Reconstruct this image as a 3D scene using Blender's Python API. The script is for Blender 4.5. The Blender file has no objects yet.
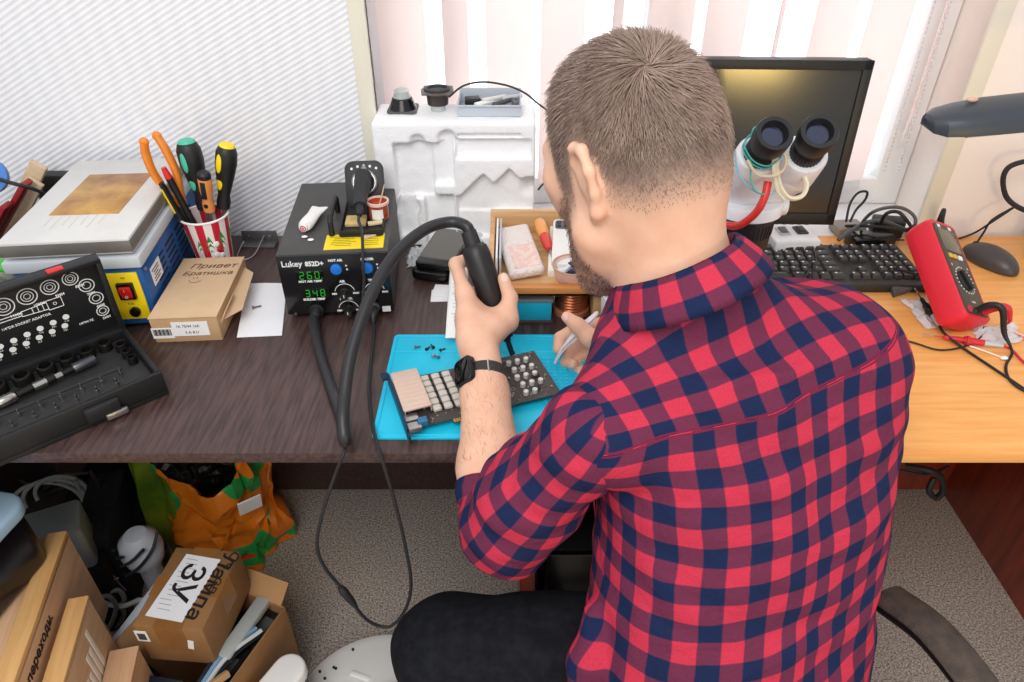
import bpy, bmesh, math, random
import numpy as np
from mathutils import Vector, Matrix, noise
C = bpy.context.scene.collection
R = math.radians
PI = math.pi
random.seed(7)
SC = bpy.context.scene
# ------------------------------------------------------------------ camera
CAMZ, PITCH, F = 1.44, R(36.0), 717.0
cp, sp = math.cos(PITCH), math.sin(PITCH)
cam_d = bpy.data.cameras.new('camera'); cam = bpy.data.objects.new('camera', cam_d); C.objects.link(cam)
cam.location = (0, 0, CAMZ); cam.rotation_euler = (R(90) - PITCH, 0, 0)
cam_d.sensor_width = 36; cam_d.lens = F / 1024 * 36; cam_d.clip_start = 0.02
SC.camera = cam

def Pz(px, py, z):
    "point of the photograph at height z"
    a = (px - 512) / F; b = (341 - py) / F
    d = Vector((a, cp + b * sp, -sp + b * cp))
    return Vector((0, 0, CAMZ)) + d * ((z - CAMZ) / d.z)
def Py(px, py, Y):
    a = (px - 512) / F; b = (341 - py) / F
    d = Vector((a, cp + b * sp, -sp + b * cp))
    return Vector((0, 0, CAMZ)) + d * (Y / d.y)

# ------------------------------------------------------------------ materials
def lin(c):
    return tuple(((v / 255) / 12.92 if v / 255 <= 0.04045 else ((v / 255 + 0.055) / 1.055) ** 2.4) for v in c)
def mat(name, rgb, rough=0.5, metal=0.0, spec=0.5, noise_amt=0.0, noise_scale=40.0, bump=0.0, bump_scale=80.0,
        rgb2=None, stretch=None, alpha=1.0, trans=0.0, emit=None, emit_s=0.0, coat=0.0, sss=0.0, wave=None):
    m = bpy.data.materials.new(name); m.use_nodes = True
    nt = m.node_tree; b = nt.nodes['Principled BSDF']
    base = lin(rgb) + (1,)
    b.inputs['Base Color'].default_value = base
    b.inputs['Roughness'].default_value = rough
    b.inputs['Metallic'].default_value = metal
    b.inputs['Specular IOR Level'].default_value = spec
    b.inputs['Alpha'].default_value = alpha
    b.inputs['Transmission Weight'].default_value = trans
    b.inputs['Coat Weight'].default_value = coat
    if sss:
        b.inputs['Subsurface Weight'].default_value = sss
        b.inputs['Subsurface Radius'].default_value = (0.010, 0.004, 0.002)
        b.inputs['Subsurface Scale'].default_value = 0.5
    if emit:
        b.inputs['Emission Color'].default_value = lin(emit) + (1,)
        b.inputs['Emission Strength'].default_value = emit_s
    vec = None
    if noise_amt or bump or rgb2:
        tc = nt.nodes.new('ShaderNodeTexCoord'); vec = tc.outputs['Object']
        if stretch:
            mp = nt.nodes.new('ShaderNodeMapping'); mp.inputs['Scale'].default_value = stretch
            nt.links.new(vec, mp.inputs['Vector']); vec = mp.outputs['Vector']
    if noise_amt or rgb2:
        n = nt.nodes.new('ShaderNodeTexNoise'); n.inputs['Scale'].default_value = noise_scale
        n.inputs['Detail'].default_value = 4; n.inputs['Roughness'].default_value = 0.6
        nt.links.new(vec, n.inputs['Vector'])
        mx = nt.nodes.new('ShaderNodeMix'); mx.data_type = 'RGBA'
        rp = nt.nodes.new('ShaderNodeMapRange'); rp.inputs[1].default_value = 0.35; rp.inputs[2].default_value = 0.65
        nt.links.new(n.outputs['Fac'], rp.inputs[0])
        nt.links.new(rp.outputs[0], mx.inputs[0])
        c2 = lin(rgb2) + (1,) if rgb2 else tuple(max(0, v * (1 - noise_amt)) for v in base[:3]) + (1,)
        mx.inputs[6].default_value = base; mx.inputs[7].default_value = c2
        nt.links.new(mx.outputs[2], b.inputs['Base Color'])
    if bump:
        n2 = nt.nodes.new('ShaderNodeTexNoise'); n2.inputs['Scale'].default_value = bump_scale; n2.inputs['Detail'].default_value = 3
        nt.links.new(vec, n2.inputs['Vector'])
        bp = nt.nodes.new('ShaderNodeBump'); bp.inputs['Strength'].default_value = bump; bp.inputs['Distance'].default_value = 0.004
        nt.links.new(n2.outputs['Fac'], bp.inputs['Height'])
        nt.links.new(bp.outputs['Normal'], b.inputs['Normal'])
    return m

# ------------------------------------------------------------------ mesh builder
def catmull(pts, n=8, closed=False):
    P = [Vector(p) for p in pts]
    if len(P) < 3: return P
    out = []
    L = len(P)
    rng = range(L) if closed else range(L - 1)
    for i in rng:
        if closed:
            p0, p1, p2, p3 = P[(i - 1) % L], P[i], P[(i + 1) % L], P[(i + 2) % L]
        else:
            p0 = P[i - 1] if i > 0 else P[0] * 2 - P[1]
            p1, p2 = P[i], P[i + 1]
            p3 = P[i + 2] if i + 2 < L else P[-1] * 2 - P[-2]
        for k in range(n):
            t = k / n
            out.append(0.5 * ((2 * p1) + (p2 - p0) * t + (2 * p0 - 5 * p1 + 4 * p2 - p3) * t * t + (3 * p1 - p0 - 3 * p2 + p3) * t ** 3))
    if not closed: out.append(P[-1])
    return out

def rot(x=0, y=0, z=0):
    return (Matrix.Rotation(R(z), 4, 'Z') @ Matrix.Rotation(R(y), 4, 'Y') @ Matrix.Rotation(R(x), 4, 'X'))
def T(x, y=None, z=None):
    return Matrix.Translation(Vector(x) if y is None else Vector((x, y, z)))
def look(p, d, up=(0, 0, 1)):
    "matrix at p whose z axis is d"
    z = Vector(d).normalized(); u = Vector(up)
    x = u.cross(z)
    if x.length < 1e-5: x = Vector((1, 0, 0)).cross(z)
    if x.length < 1e-5: x = Vector((0, 1, 0)).cross(z)
    x.normalize(); y = z.cross(x)
    m = Matrix((x, y, z)).transposed().to_4x4(); m.translation = Vector(p)
    return m

ROOTM = {}
class MB:
    def __init__(s, M=None): s.bm = bmesh.new(); s.M = M or Matrix()
    def _add(s, bm2):
        me = bpy.data.meshes.new('tmp'); bm2.to_mesh(me); bm2.free()
        s.bm.from_mesh(me); bpy.data.meshes.remove(me)
    def box(s, c, size, M=None, bev=0.0, seg=2, taper=None):
        b = bmesh.new(); bmesh.ops.create_cube(b, size=1)
        for v in b.verts:
            k = 1.0
            if taper and v.co.z > 0: k = taper
            v.co = Vector((v.co.x * size[0] * k, v.co.y * size[1] * k, v.co.z * size[2]))
        if bev: bmesh.ops.bevel(b, geom=b.edges[:], offset=bev, segments=seg, affect='EDGES', profile=0.5)
        m = s.M @ T(c) @ (M or Matrix())
        bmesh.ops.transform(b, matrix=m, verts=b.verts); s._add(b); return s
    def prism(s, pts, z0, z1, M=None, bev=0.0, seg=2):
        b = bmesh.new()
        vs = [b.verts.new((p[0], p[1], z0)) for p in pts]
        f = b.faces.new(vs); r = bmesh.ops.extrude_face_region(b, geom=[f])
        for g in r['geom']:
            if isinstance(g, bmesh.types.BMVert): g.co.z = z1
        bmesh.ops.recalc_face_normals(b, faces=b.faces)
        if bev:
            es = [e for e in b.edges if abs(e.verts[0].co.z - e.verts[1].co.z) < 1e-7]
            bmesh.ops.bevel(b, geom=es, offset=bev, segments=seg, affect='EDGES', profile=0.5)
        bmesh.ops.transform(b, matrix=s.M @ (M or Matrix()), verts=b.verts); s._add(b); return s
    def rbox(s, c, size, r, M=None, bev=0.0, n=6):
        "box with rounded vertical edges"
        return s.prism(rrect(size[0], size[1], r, n), -size[2] / 2, size[2] / 2, T(c) @ (M or Matrix()), bev)
    def loft(s, rings, caps=True, closed=False):
        b = bmesh.new(); rows = [[b.verts.new(Vector(p)) for p in r] for r in rings]
        n = len(rows[0])
        for i in range(len(rows) - (0 if closed else 1)):
            A, B = rows[i], rows[(i + 1) % len(rows)]
            for j in range(n):
                b.faces.new((A[j], A[(j + 1) % n], B[(j + 1) % n], B[j]))
        if caps and not closed:
            b.faces.new(rows[0][::-1]); b.faces.new(rows[-1])
        bmesh.ops.recalc_face_normals(b, faces=b.faces)
        bmesh.ops.transform(b, matrix=s.M, verts=b.verts); s._add(b); return s
    def lathe(s, prof, M=None, n=28):
        b = bmesh.new(); rows = []
        for (r, z) in prof:
            if r < 1e-6: rows.append([b.verts.new((0, 0, z))])
            else: rows.append([b.verts.new((r * math.cos(2 * PI * j / n), r * math.sin(2 * PI * j / n), z)) for j in range(n)])
        for A, B in zip(rows[:-1], rows[1:]):
            for j in range(n):
                k = (j + 1) % n
                if len(A) == 1 and len(B) == 1: continue
                if len(A) == 1: b.faces.new((A[0], B[k], B[j]))
                elif len(B) == 1: b.faces.new((A[j], A[k], B[0]))
                else: b.faces.new((A[j], A[k], B[k], B[j]))
        bmesh.ops.recalc_face_normals(b, faces=b.faces)
        bmesh.ops.transform(b, matrix=s.M @ (M or Matrix()), verts=b.verts); s._add(b); return s
    def cyl(s, p1, p2, r1, r2=None, n=20, bev=0.0):
        p1, p2 = Vector(p1), Vector(p2); r2 = r1 if r2 is None else r2
        L = (p2 - p1).length
        pr = [(0, 0), (r1, 0), (r2, L), (0, L)]
        if bev: pr = [(0, 0), (r1 - bev, 0), (r1 - bev * .3, bev * .3), (r1, bev), (r2, L - bev), (r2 - bev * .3, L - bev * .3), (r2 - bev, L), (0, L)]
        return s.lathe(pr, look(p1, p2 - p1), n)
    def tube(s, pts, r, n=8, sm=6, closed=False, flat=1.0):
        P = catmull(pts, sm, closed) if sm > 1 else [Vector(p) for p in pts]
        m = len(P); rr = r if isinstance(r, (list, tuple)) else None
        rings = []; up = None
        for i in range(m):
            if closed: t = P[(i + 1) % m] - P[i - 1]
            else: t = P[min(i + 1, m - 1)] - P[max(i - 1, 0)]
            if t.length < 1e-9: t = Vector((0, 0, 1))
            t.normalize()
            if up is None:
                up = Vector((0, 0, 1)) if abs(t.z) < 0.9 else Vector((1, 0, 0))
            x = up.cross(t); 
            if x.length < 1e-6: x = Vector((1, 0, 0)).cross(t)
            x.normalize(); y = t.cross(x); up = y
            if rr:
                f = i / (m - 1) * (len(rr) - 1); k = min(int(f), len(rr) - 2); rad = rr[k] + (rr[k + 1] - rr[k]) * (f - k)
            else: rad = r
            rings.append([P[i] + x * (rad * math.cos(2 * PI * j / n)) + y * (rad * flat * math.sin(2 * PI * j / n)) for j in range(n)])
        return s.loft(rings, True, closed)
    def ball(s, c, r, sc=(1, 1, 1), M=None, u=20, v=12):
        b = bmesh.new(); bmesh.ops.create_uvsphere(b, u_segments=u, v_segments=v, radius=r)
        bmesh.ops.transform(b, matrix=s.M @ T(c) @ (M or Matrix()) @ Matrix.Diagonal((sc[0], sc[1], sc[2], 1)), verts=b.verts); s._add(b); return s
    def torus(s, c, Rr, r, M=None, n=32, k=8, arc=(0, 360)):
        full = abs(arc[1] - arc[0]) >= 360
        m = n if full else n + 1
        pts = [Vector((Rr * math.cos(R(arc[0] + (arc[1] - arc[0]) * i / n)), Rr * math.sin(R(arc[0] + (arc[1] - arc[0]) * i / n)), 0)) for i in range(m)]
        mm = T(c) @ (M or Matrix())
        return s.tube([mm @ p for p in pts], r, k, 1, full)
    def grid(s, fn, nu, nv, thick=0.0):
        "sheet: fn(u,v) -> point, u,v in 0..1"
        b = bmesh.new(); V = [[b.verts.new(fn(i / nu, j / nv)) for j in range(nv + 1)] for i in range(nu + 1)]
        for i in range(nu):
            for j in range(nv):
                b.faces.new((V[i][j], V[i + 1][j], V[i + 1][j + 1], V[i][j + 1]))
        if thick:
            bmesh.ops.recalc_face_normals(b, faces=b.faces)
            bmesh.ops.solidify(b, geom=b.faces[:], thickness=thick)
        bmesh.ops.transform(b, matrix=s.M, verts=b.verts); s._add(b); return s
    def text(s, txt, size, M, ext=0.0003, sx=1.0, shear=0.0, align='LEFT', bold=0.0):
        cu = bpy.data.curves.new('t', 'FONT'); cu.body = txt; cu.size = size; cu.extrude = ext; cu.align_x = align
        cu.shear = shear; cu.offset = bold; cu.resolution_u = 2
        o = bpy.data.objects.new('t', cu); C.objects.link(o)
        bpy.context.view_layer.update()
        me = bpy.data.meshes.new_from_object(o.evaluated_get(bpy.context.evaluated_depsgraph_get()))
        b = bmesh.new(); b.from_mesh(me); bpy.data.meshes.remove(me)
        bpy.data.objects.remove(o); bpy.data.curves.remove(cu)
        bmesh.ops.transform(b, matrix=s.M @ M @ Matrix.Diagonal((sx, 1, 1, 1)), verts=b.verts); s._add(b); return s
    def build(s, name, m, parent=None, world=False, sharp=38, kind=None, label=None):
        if parent is not None and world:
            bmesh.ops.transform(s.bm, matrix=ROOTM[parent.name].inverted(), verts=s.bm.verts)
        me = bpy.data.meshes.new(name); s.bm.to_mesh(me); s.bm.free()
        for p in me.polygons: p.use_smooth = True
        me.set_sharp_from_angle(angle=R(sharp))
        me.materials.append(m)
        o = bpy.data.objects.new(name, me); C.objects.link(o)
        if parent is not None: o.parent = parent
        if kind: o['kind'] = kind
        if label: o['label'] = label
        return o
def rrect(w, h, r, n=6):
    out = []
    for cx, cy, a0 in ((w / 2 - r, h / 2 - r, 0), (-w / 2 + r, h / 2 - r, 90), (-w / 2 + r, -h / 2 + r, 180), (w / 2 - r, -h / 2 + r, 270)):
        for i in range(n + 1):
            a = R(a0 + 90 * i / n); out.append((cx + r * math.cos(a), cy + r * math.sin(a)))
    return out

def thing(name, label, cat, loc=(0, 0, 0), rz=0.0, group=None, M=None):
    o = bpy.data.objects.new(name, None); C.objects.link(o)
    o.empty_display_size = 0.05
    m = M if M is not None else T(loc) @ rot(z=rz)
    o.matrix_basis = m
    ROOTM[o.name] = m.copy()
    o['label'] = label; o['category'] = cat
    if group: o['group'] = group
    return o
def single(mb, name, m, label, cat, loc=(0, 0, 0), rz=0.0, group=None, world=False, sharp=38, M=None, kind=None):
    "a thing that is one mesh"
    mm = M if M is not None else T(loc) @ rot(z=rz)
    if world: bmesh.ops.transform(mb.bm, matrix=mm.inverted(), verts=mb.bm.verts)
    o = mb.build(name, m, None, sharp=sharp)
    o.matrix_basis = mm; ROOTM[o.name] = mm.copy()
    o['label'] = label; o['category'] = cat
    if group: o['group'] = group
    if kind: o['kind'] = kind
    return o
def copy_tree(o, M, label, group=None):
    c = o.copy(); C.objects.link(c); c.matrix_basis = M; c['label'] = label; ROOTM[c.name] = M.copy()
    if group: c['group'] = group
    for ch in list(o.children):
        d = ch.copy(); C.objects.link(d); d.parent = c
        for g in list(ch.children):
            e = g.copy(); C.objects.link(e); e.parent = d
    return c
def struct(mb, name, m, parent=None, sharp=38):
    o = mb.build(name, m, parent, sharp=sharp)
    if parent is None: o['kind'] = 'structure'
    return o
ORD = ['first', 'second', 'third', 'fourth', 'fifth', 'sixth', 'seventh', 'eighth', 'ninth', 'tenth', 'eleventh', 'twelfth', 'thirteenth', 'fourteenth']
# ------------------------------------------------------------------ world and lights
W = bpy.data.worlds.new('world'); SC.world = W; W.use_nodes = True
bgn = W.node_tree.nodes['Background']; bgn.inputs[0].default_value = (0.93, 0.96, 1.0, 1); bgn.inputs[1].default_value = 0.85
def area(name, loc, target, size, power, col=(1, 1, 1), sy=None):
    l = bpy.data.lights.new(name, 'AREA'); l.energy = power; l.color = col; l.size = size
    if sy: l.shape = 'RECTANGLE'; l.size_y = sy
    o = bpy.data.objects.new(name, l); C.objects.link(o)
    o.matrix_basis = look(loc, Vector(loc) - Vector(target)); return o
area('overhead_fill', (-0.3, -0.7, 2.6), (0.0, 0.8, 0.8), 1.4, 48, (1.0, 0.96, 0.92))  # added soft fill from above and behind, brightens the upright faces
area('window_daylight', (0.3, 2.6, 1.3), (0.3, 1.3, 1.1), 4.0, 92, (1, 1, 1), 4.0)
area('warm_reflection_light', (1.02, -1.35, 0.86), (0.40, 1.2, 1.05), 0.34, 9, (1.0, 0.70, 0.22), 0.22)  # unseen warm light, added to give the monitor screen its yellow reflection
SC.view_settings.view_transform = 'Standard'; SC.view_settings.look = 'None'
SC.view_settings.gamma = 1.0; SC.view_settings.use_curve_mapping = False
SC.view_settings.exposure = -0.22

# ------------------------------------------------------------------ setting materials
def wallpaper(name, rgb, rgb2, sx, sy, bump=0.5):
    "woven diagonal glass-fibre wallpaper"
    m = mat(name, rgb, 0.75, spec=0.2); nt = m.node_tree; b = nt.nodes['Principled BSDF']
    tc = nt.nodes.new('ShaderNodeTexCoord'); mp = nt.nodes.new('ShaderNodeMapping')
    mp.inputs['Rotation'].default_value = (0, R(28), 0)
    nt.links.new(tc.outputs['Object'], mp.inputs['Vector'])
    w = nt.nodes.new('ShaderNodeTexWave'); w.wave_type = 'BANDS'; w.bands_direction = 'Z'
    w.inputs['Scale'].default_value = sx; w.inputs['Distortion'].default_value = 0.6; w.inputs['Detail Scale'].default_value = 8
    nt.links.new(mp.outputs['Vector'], w.inputs['Vector'])
    mp2 = nt.nodes.new('ShaderNodeMapping'); nt.links.new(tc.outputs['Object'], mp2.inputs['Vector'])
    w2 = nt.nodes.new('ShaderNodeTexWave'); w2.wave_type = 'BANDS'; w2.bands_direction = 'X'; w2.inputs['Scale'].default_value = sy
    w2.inputs['Distortion'].default_value = 1.0
    nt.links.new(mp2.outputs['Vector'], w2.inputs['Vector'])
    mul = nt.nodes.new('ShaderNodeMath'); mul.operation = 'MULTIPLY_ADD'; mul.inputs[1].default_value = 0.35
    nt.links.new(w2.outputs['Fac'], mul.inputs[0]); nt.links.new(w.outputs['Fac'], mul.inputs[2])
    mx = nt.nodes.new('ShaderNodeMix'); mx.data_type = 'RGBA'
    mx.inputs[6].default_value = lin(rgb2) + (1,); mx.inputs[7].default_value = lin(rgb) + (1,)
    nt.links.new(mul.outputs[0], mx.inputs[0]); nt.links.new(mx.outputs[2], b.inputs['Base Color'])
    bp = nt.nodes.new('ShaderNodeBump'); bp.inputs['Strength'].default_value = bump; bp.inputs['Distance'].default_value = 0.002
    nt.links.new(mul.outputs[0], bp.inputs['Height']); nt.links.new(bp.outputs['Normal'], b.inputs['Normal'])
    return m
def wood(name, rgb, rgb2, rough=0.4, axis=0, scale=1.0, fine=1.0, coat=0.0):
    s = [9 * scale] * 3; s[axis] = 0.7 * scale
    m = mat(name, rgb, rough, noise_amt=0.3, rgb2=rgb2, noise_scale=6 * fine, stretch=s, coat=coat)
    return m
M_wallL = wallpaper('woven_wallpaper', (241, 242, 247), (226, 228, 234), 34, 9)
M_wallR = mat('cream_wall_paint', (249, 239, 231), 0.8, spec=0.2, bump=0.25, bump_scale=60)
M_white = mat('white_frame_plastic', (240, 240, 240), 0.35)
M_cream = mat('cream_frame_paint', (236, 232, 214), 0.4)
def carpet():
    m = mat('speckled_carpet', (170, 157, 146), 0.95, spec=0.1, bump=0.8, bump_scale=420); nt = m.node_tree; b = nt.nodes['Principled BSDF']
    tc = nt.nodes.new('ShaderNodeTexCoord')
    n = nt.nodes.new('ShaderNodeTexNoise'); n.inputs['Scale'].default_value = 240; n.inputs['Detail'].default_value = 3; n.inputs['Roughness'].default_value = .7
    nt.links.new(tc.outputs['Object'], n.inputs['Vector'])
    cr = nt.nodes.new('ShaderNodeValToRGB'); e = cr.color_ramp.elements
    e[0].position = 0.34; e[0].color = lin((88, 78, 74)) + (1,); e[1].position = 0.62; e[1].color = lin((212, 203, 194)) + (1,)
    x = cr.color_ramp.elements.new(0.46); x.color = lin((160, 149, 139)) + (1,)
    nt.links.new(n.outputs['Fac'], cr.inputs[0]); nt.links.new(cr.outputs[0], b.inputs['Base Color'])
    return m
M_carpet = carpet()
WY = 1.353                         # back wall face
XL, XR = -0.283, 0.868             # the window recess
struct(MB().box((0, 0.4, -0.02), (4.4, 3.4, 0.04)), 'floor', M_carpet)
struct(MB().box(((-2.2 + XL) / 2, WY + 0.11, 1.2), (XL + 2.2, 0.22, 2.4)), 'wall_left', M_wallL)
struct(MB().box(((2.2 + XR) / 2, WY + 0.11, 1.2), (2.2 - XR, 0.22, 2.4)), 'wall_right', M_wallR)
struct(MB().box(((XL + XR) / 2, WY + 0.11, 0.355), (XR - XL, 0.22, 0.71)), 'wall_back', M_wallL)
struct(MB().box(((XL + XR) / 2, WY + 0.11, 2.3), (XR - XL, 0.22, 0.2)), 'wall_top', M_wallL)
struct(MB().box(((XL + XR) / 2, WY + 0.10, 0.7245), (XR - XL - .002, 0.24, 0.027), bev=0.004), 'trim_1', M_white)      # window board
# trims on the recess edges
struct(MB().box((XL + 0.012, WY - 0.004, 1.47), (0.030, 0.012, 1.46), bev=0.003), 'trim_2', M_cream)
struct(MB().box((XR - 0.012, WY - 0.004, 1.47), (0.034, 0.012, 1.46), bev=0.003), 'trim_3', M_cream)
# window
wb = MB()
xa, xb, za, zb, wy = XL + .002, XR - .002, 0.7385, 2.195, WY + 0.165
for x in (xa + .03, (xa + xb) / 2, xb - .03): wb.box((x, wy, (za + zb) / 2), (0.06, 0.05, zb - za), bev=0.004)
for z in (za + .03, zb - .03): wb.box(((xa + xb) / 2, wy, z), (xb - xa - .002, 0.046, 0.06), bev=0.004)
win = struct(wb, 'window_1', M_white)
M_glass = mat('window_glass', (250, 252, 255), 0.0, trans=1.0, spec=0.3)
M_glass.node_tree.nodes['Principled BSDF'].inputs['IOR'].default_value = 1.05
for i, (x0, x1) in enumerate(((xa + .06, (xa + xb) / 2 - .03), ((xa + xb) / 2 + .03, xb - .06))):
    MB().box(((x0 + x1) / 2, wy, (za + zb) / 2), (x1 - x0, 0.004, zb - za - .12)).build('window_pane', M_glass, win)
# vertical blind
def slat_mat():
    m = bpy.data.materials.new('blind_fabric'); m.use_nodes = True; nt = m.node_tree
    b = nt.nodes['Principled BSDF']; b.inputs['Base Color'].default_value = lin((248, 239, 237)) + (1,); b.inputs['Roughness'].default_value = .8
    tr = nt.nodes.new('ShaderNodeBsdfTranslucent'); tr.inputs['Color'].default_value = lin((252, 241, 238)) + (1,)
    mx = nt.nodes.new('ShaderNodeMixShader'); mx.inputs[0].default_value = 0.62
    nt.links.new(b.outputs[0], mx.inputs[1]); nt.links.new(tr.outputs[0], mx.inputs[2])
    nt.links.new(mx.outputs[0], nt.nodes['Material Output'].inputs['Surface'])
    return m
M_slat = slat_mat()
by = WY + 0.085
bl = thing('vertical_blind', 'pale pink vertical fabric blind hanging in the bright window behind the monitor', 'blind', ((XL + XR) / 2, by, 2.14))
MB().box((0, 0, 0.02), (XR - XL - .02, 0.04, 0.035), bev=.004).build('head_rail', M_white, bl)
for i in range(11):
    x = XL + 0.075 + i * 0.1015
    a = (8, 62, 12, 20, 70, 14, 18, 66, 15, 10, 58)[i]
    zb_ = 0.79 if i < 10 else 0.905
    b = MB(T(x - (XL + XR) / 2, 0, 0) @ rot(z=a))
    b.grid(lambda u, v, z0=zb_: Vector(((u - .5) * .089, .004 * math.sin(u * PI), -0.0 - v * (2.14 - z0))), 6, 8, 0.0009)
    sl = b.build('slat', M_slat, bl)
    MB(T(x - (XL + XR) / 2, 0, 0) @ rot(z=a)).box((0, .001, -(2.14 - zb_) + .014), (.084, .003, .026), bev=.001).build('slat_weight', M_white, bl)
M_chain = mat('white_plastic_bead', (205, 205, 210), 0.4)
for k in range(2):
    ch = MB(); x0 = XR - .085 - k * .028
    for i in range(150): ch.ball((x0 + .004 * math.sin(i * .05), by - 0.052, 2.13 - i * 0.0085), 0.0021, u=6, v=4)
    ch.tube([(x0 + .004 * math.sin(i * .05), by - .052, 2.13 - i * .0085) for i in range(0, 150, 3)], .0006, 4, 1)
    single(ch, 'blind_chain', M_chain, ('white bead chain of the blind nearest the right edge of the window', 'white bead chain of the blind, left of its twin')[k], 'blind chain', (x0, by - .052, .86), world=True, group='blind chains')

# ------------------------------------------------------------------ desks
M_wenge = wood('dark_wenge_laminate', (86, 64, 60), (54, 40, 38), 0.36, 1, 1.6, 2.0)
M_wenge_e = wood('dark_wenge_edge', (92, 64, 58), (66, 45, 42), 0.4, 0, 1.0, 2.0)
M_beech = wood('orange_beech_laminate', (247, 182, 108), (236, 162, 86), 0.33, 0, 1.0, 1.5)
M_beech_e = wood('orange_beech_edge', (214, 140, 76), (196, 122, 64), 0.4, 0)
M_mahog = wood('red_mahogany_panel', (150, 62, 38), (112, 42, 28), 0.35, 2)
DZ, DY0, DY1 = 0.74, 0.708, 1.343
XJ = 0.30
d1 = thing('desk', 'long dark wenge desk with the blue repair mat and soldering station on it', 'desk', (-0.45, 1.02, 0))
MB().box((0, 0, DZ - .0095), (1.5 - .001, DY1 - DY0, 0.019), bev=.0015).build('desktop', M_wenge, d1)
MB().box((0, DY0 - 1.02 - .001, DZ - .0095), (1.5, 0.002, 0.017)).build('edge_band', M_wenge_e, d1)
MB().box((0.475, -0.01, (DZ - .0195) / 2), (0.025, 0.58, DZ - .0195), bev=.001).build('side_panel', M_mahog, d1)
MB().box((-0.735, 0, (DZ - .0195) / 2), (0.025, 0.58, DZ - .0195), bev=.001).build('side_panel', M_wenge, d1)
MB().box((-0.13, 0.29, 0.36), (1.18, 0.018, 0.70), bev=.001).build('back_panel', M_wenge, d1)  # carried down to the floor, its dark colour standing in for shade there
d2 = thing('desk', 'orange beech desk on the right carrying the monitor and keyboard', 'desk', (0.95, 1.02, 0))
MB().box((0, 0, DZ - .0095), (1.3 - .002, DY1 - DY0, 0.019), bev=.0015).build('desktop', M_beech, d2)
MB().box((0, DY0 - 1.02 - .001, DZ - .0095), (1.3 - .004, 0.002, 0.017)).build('edge_band', M_beech_e, d2)
MB().box((0.20, 0.01, (DZ - .0195) / 2), (0.022, 0.60, DZ - .0195), bev=.001).build('side_panel', M_mahog, d2)
MB().box((-0.615, 0.01, (DZ - .0195) / 2), (0.022, 0.60, DZ - .0195), bev=.001).build('side_panel', M_mahog, d2)
MB().box((-0.2, 0.29, 0.36), (.78, 0.018, 0.70), bev=.001).build('back_panel', M_mahog, d2)
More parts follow.
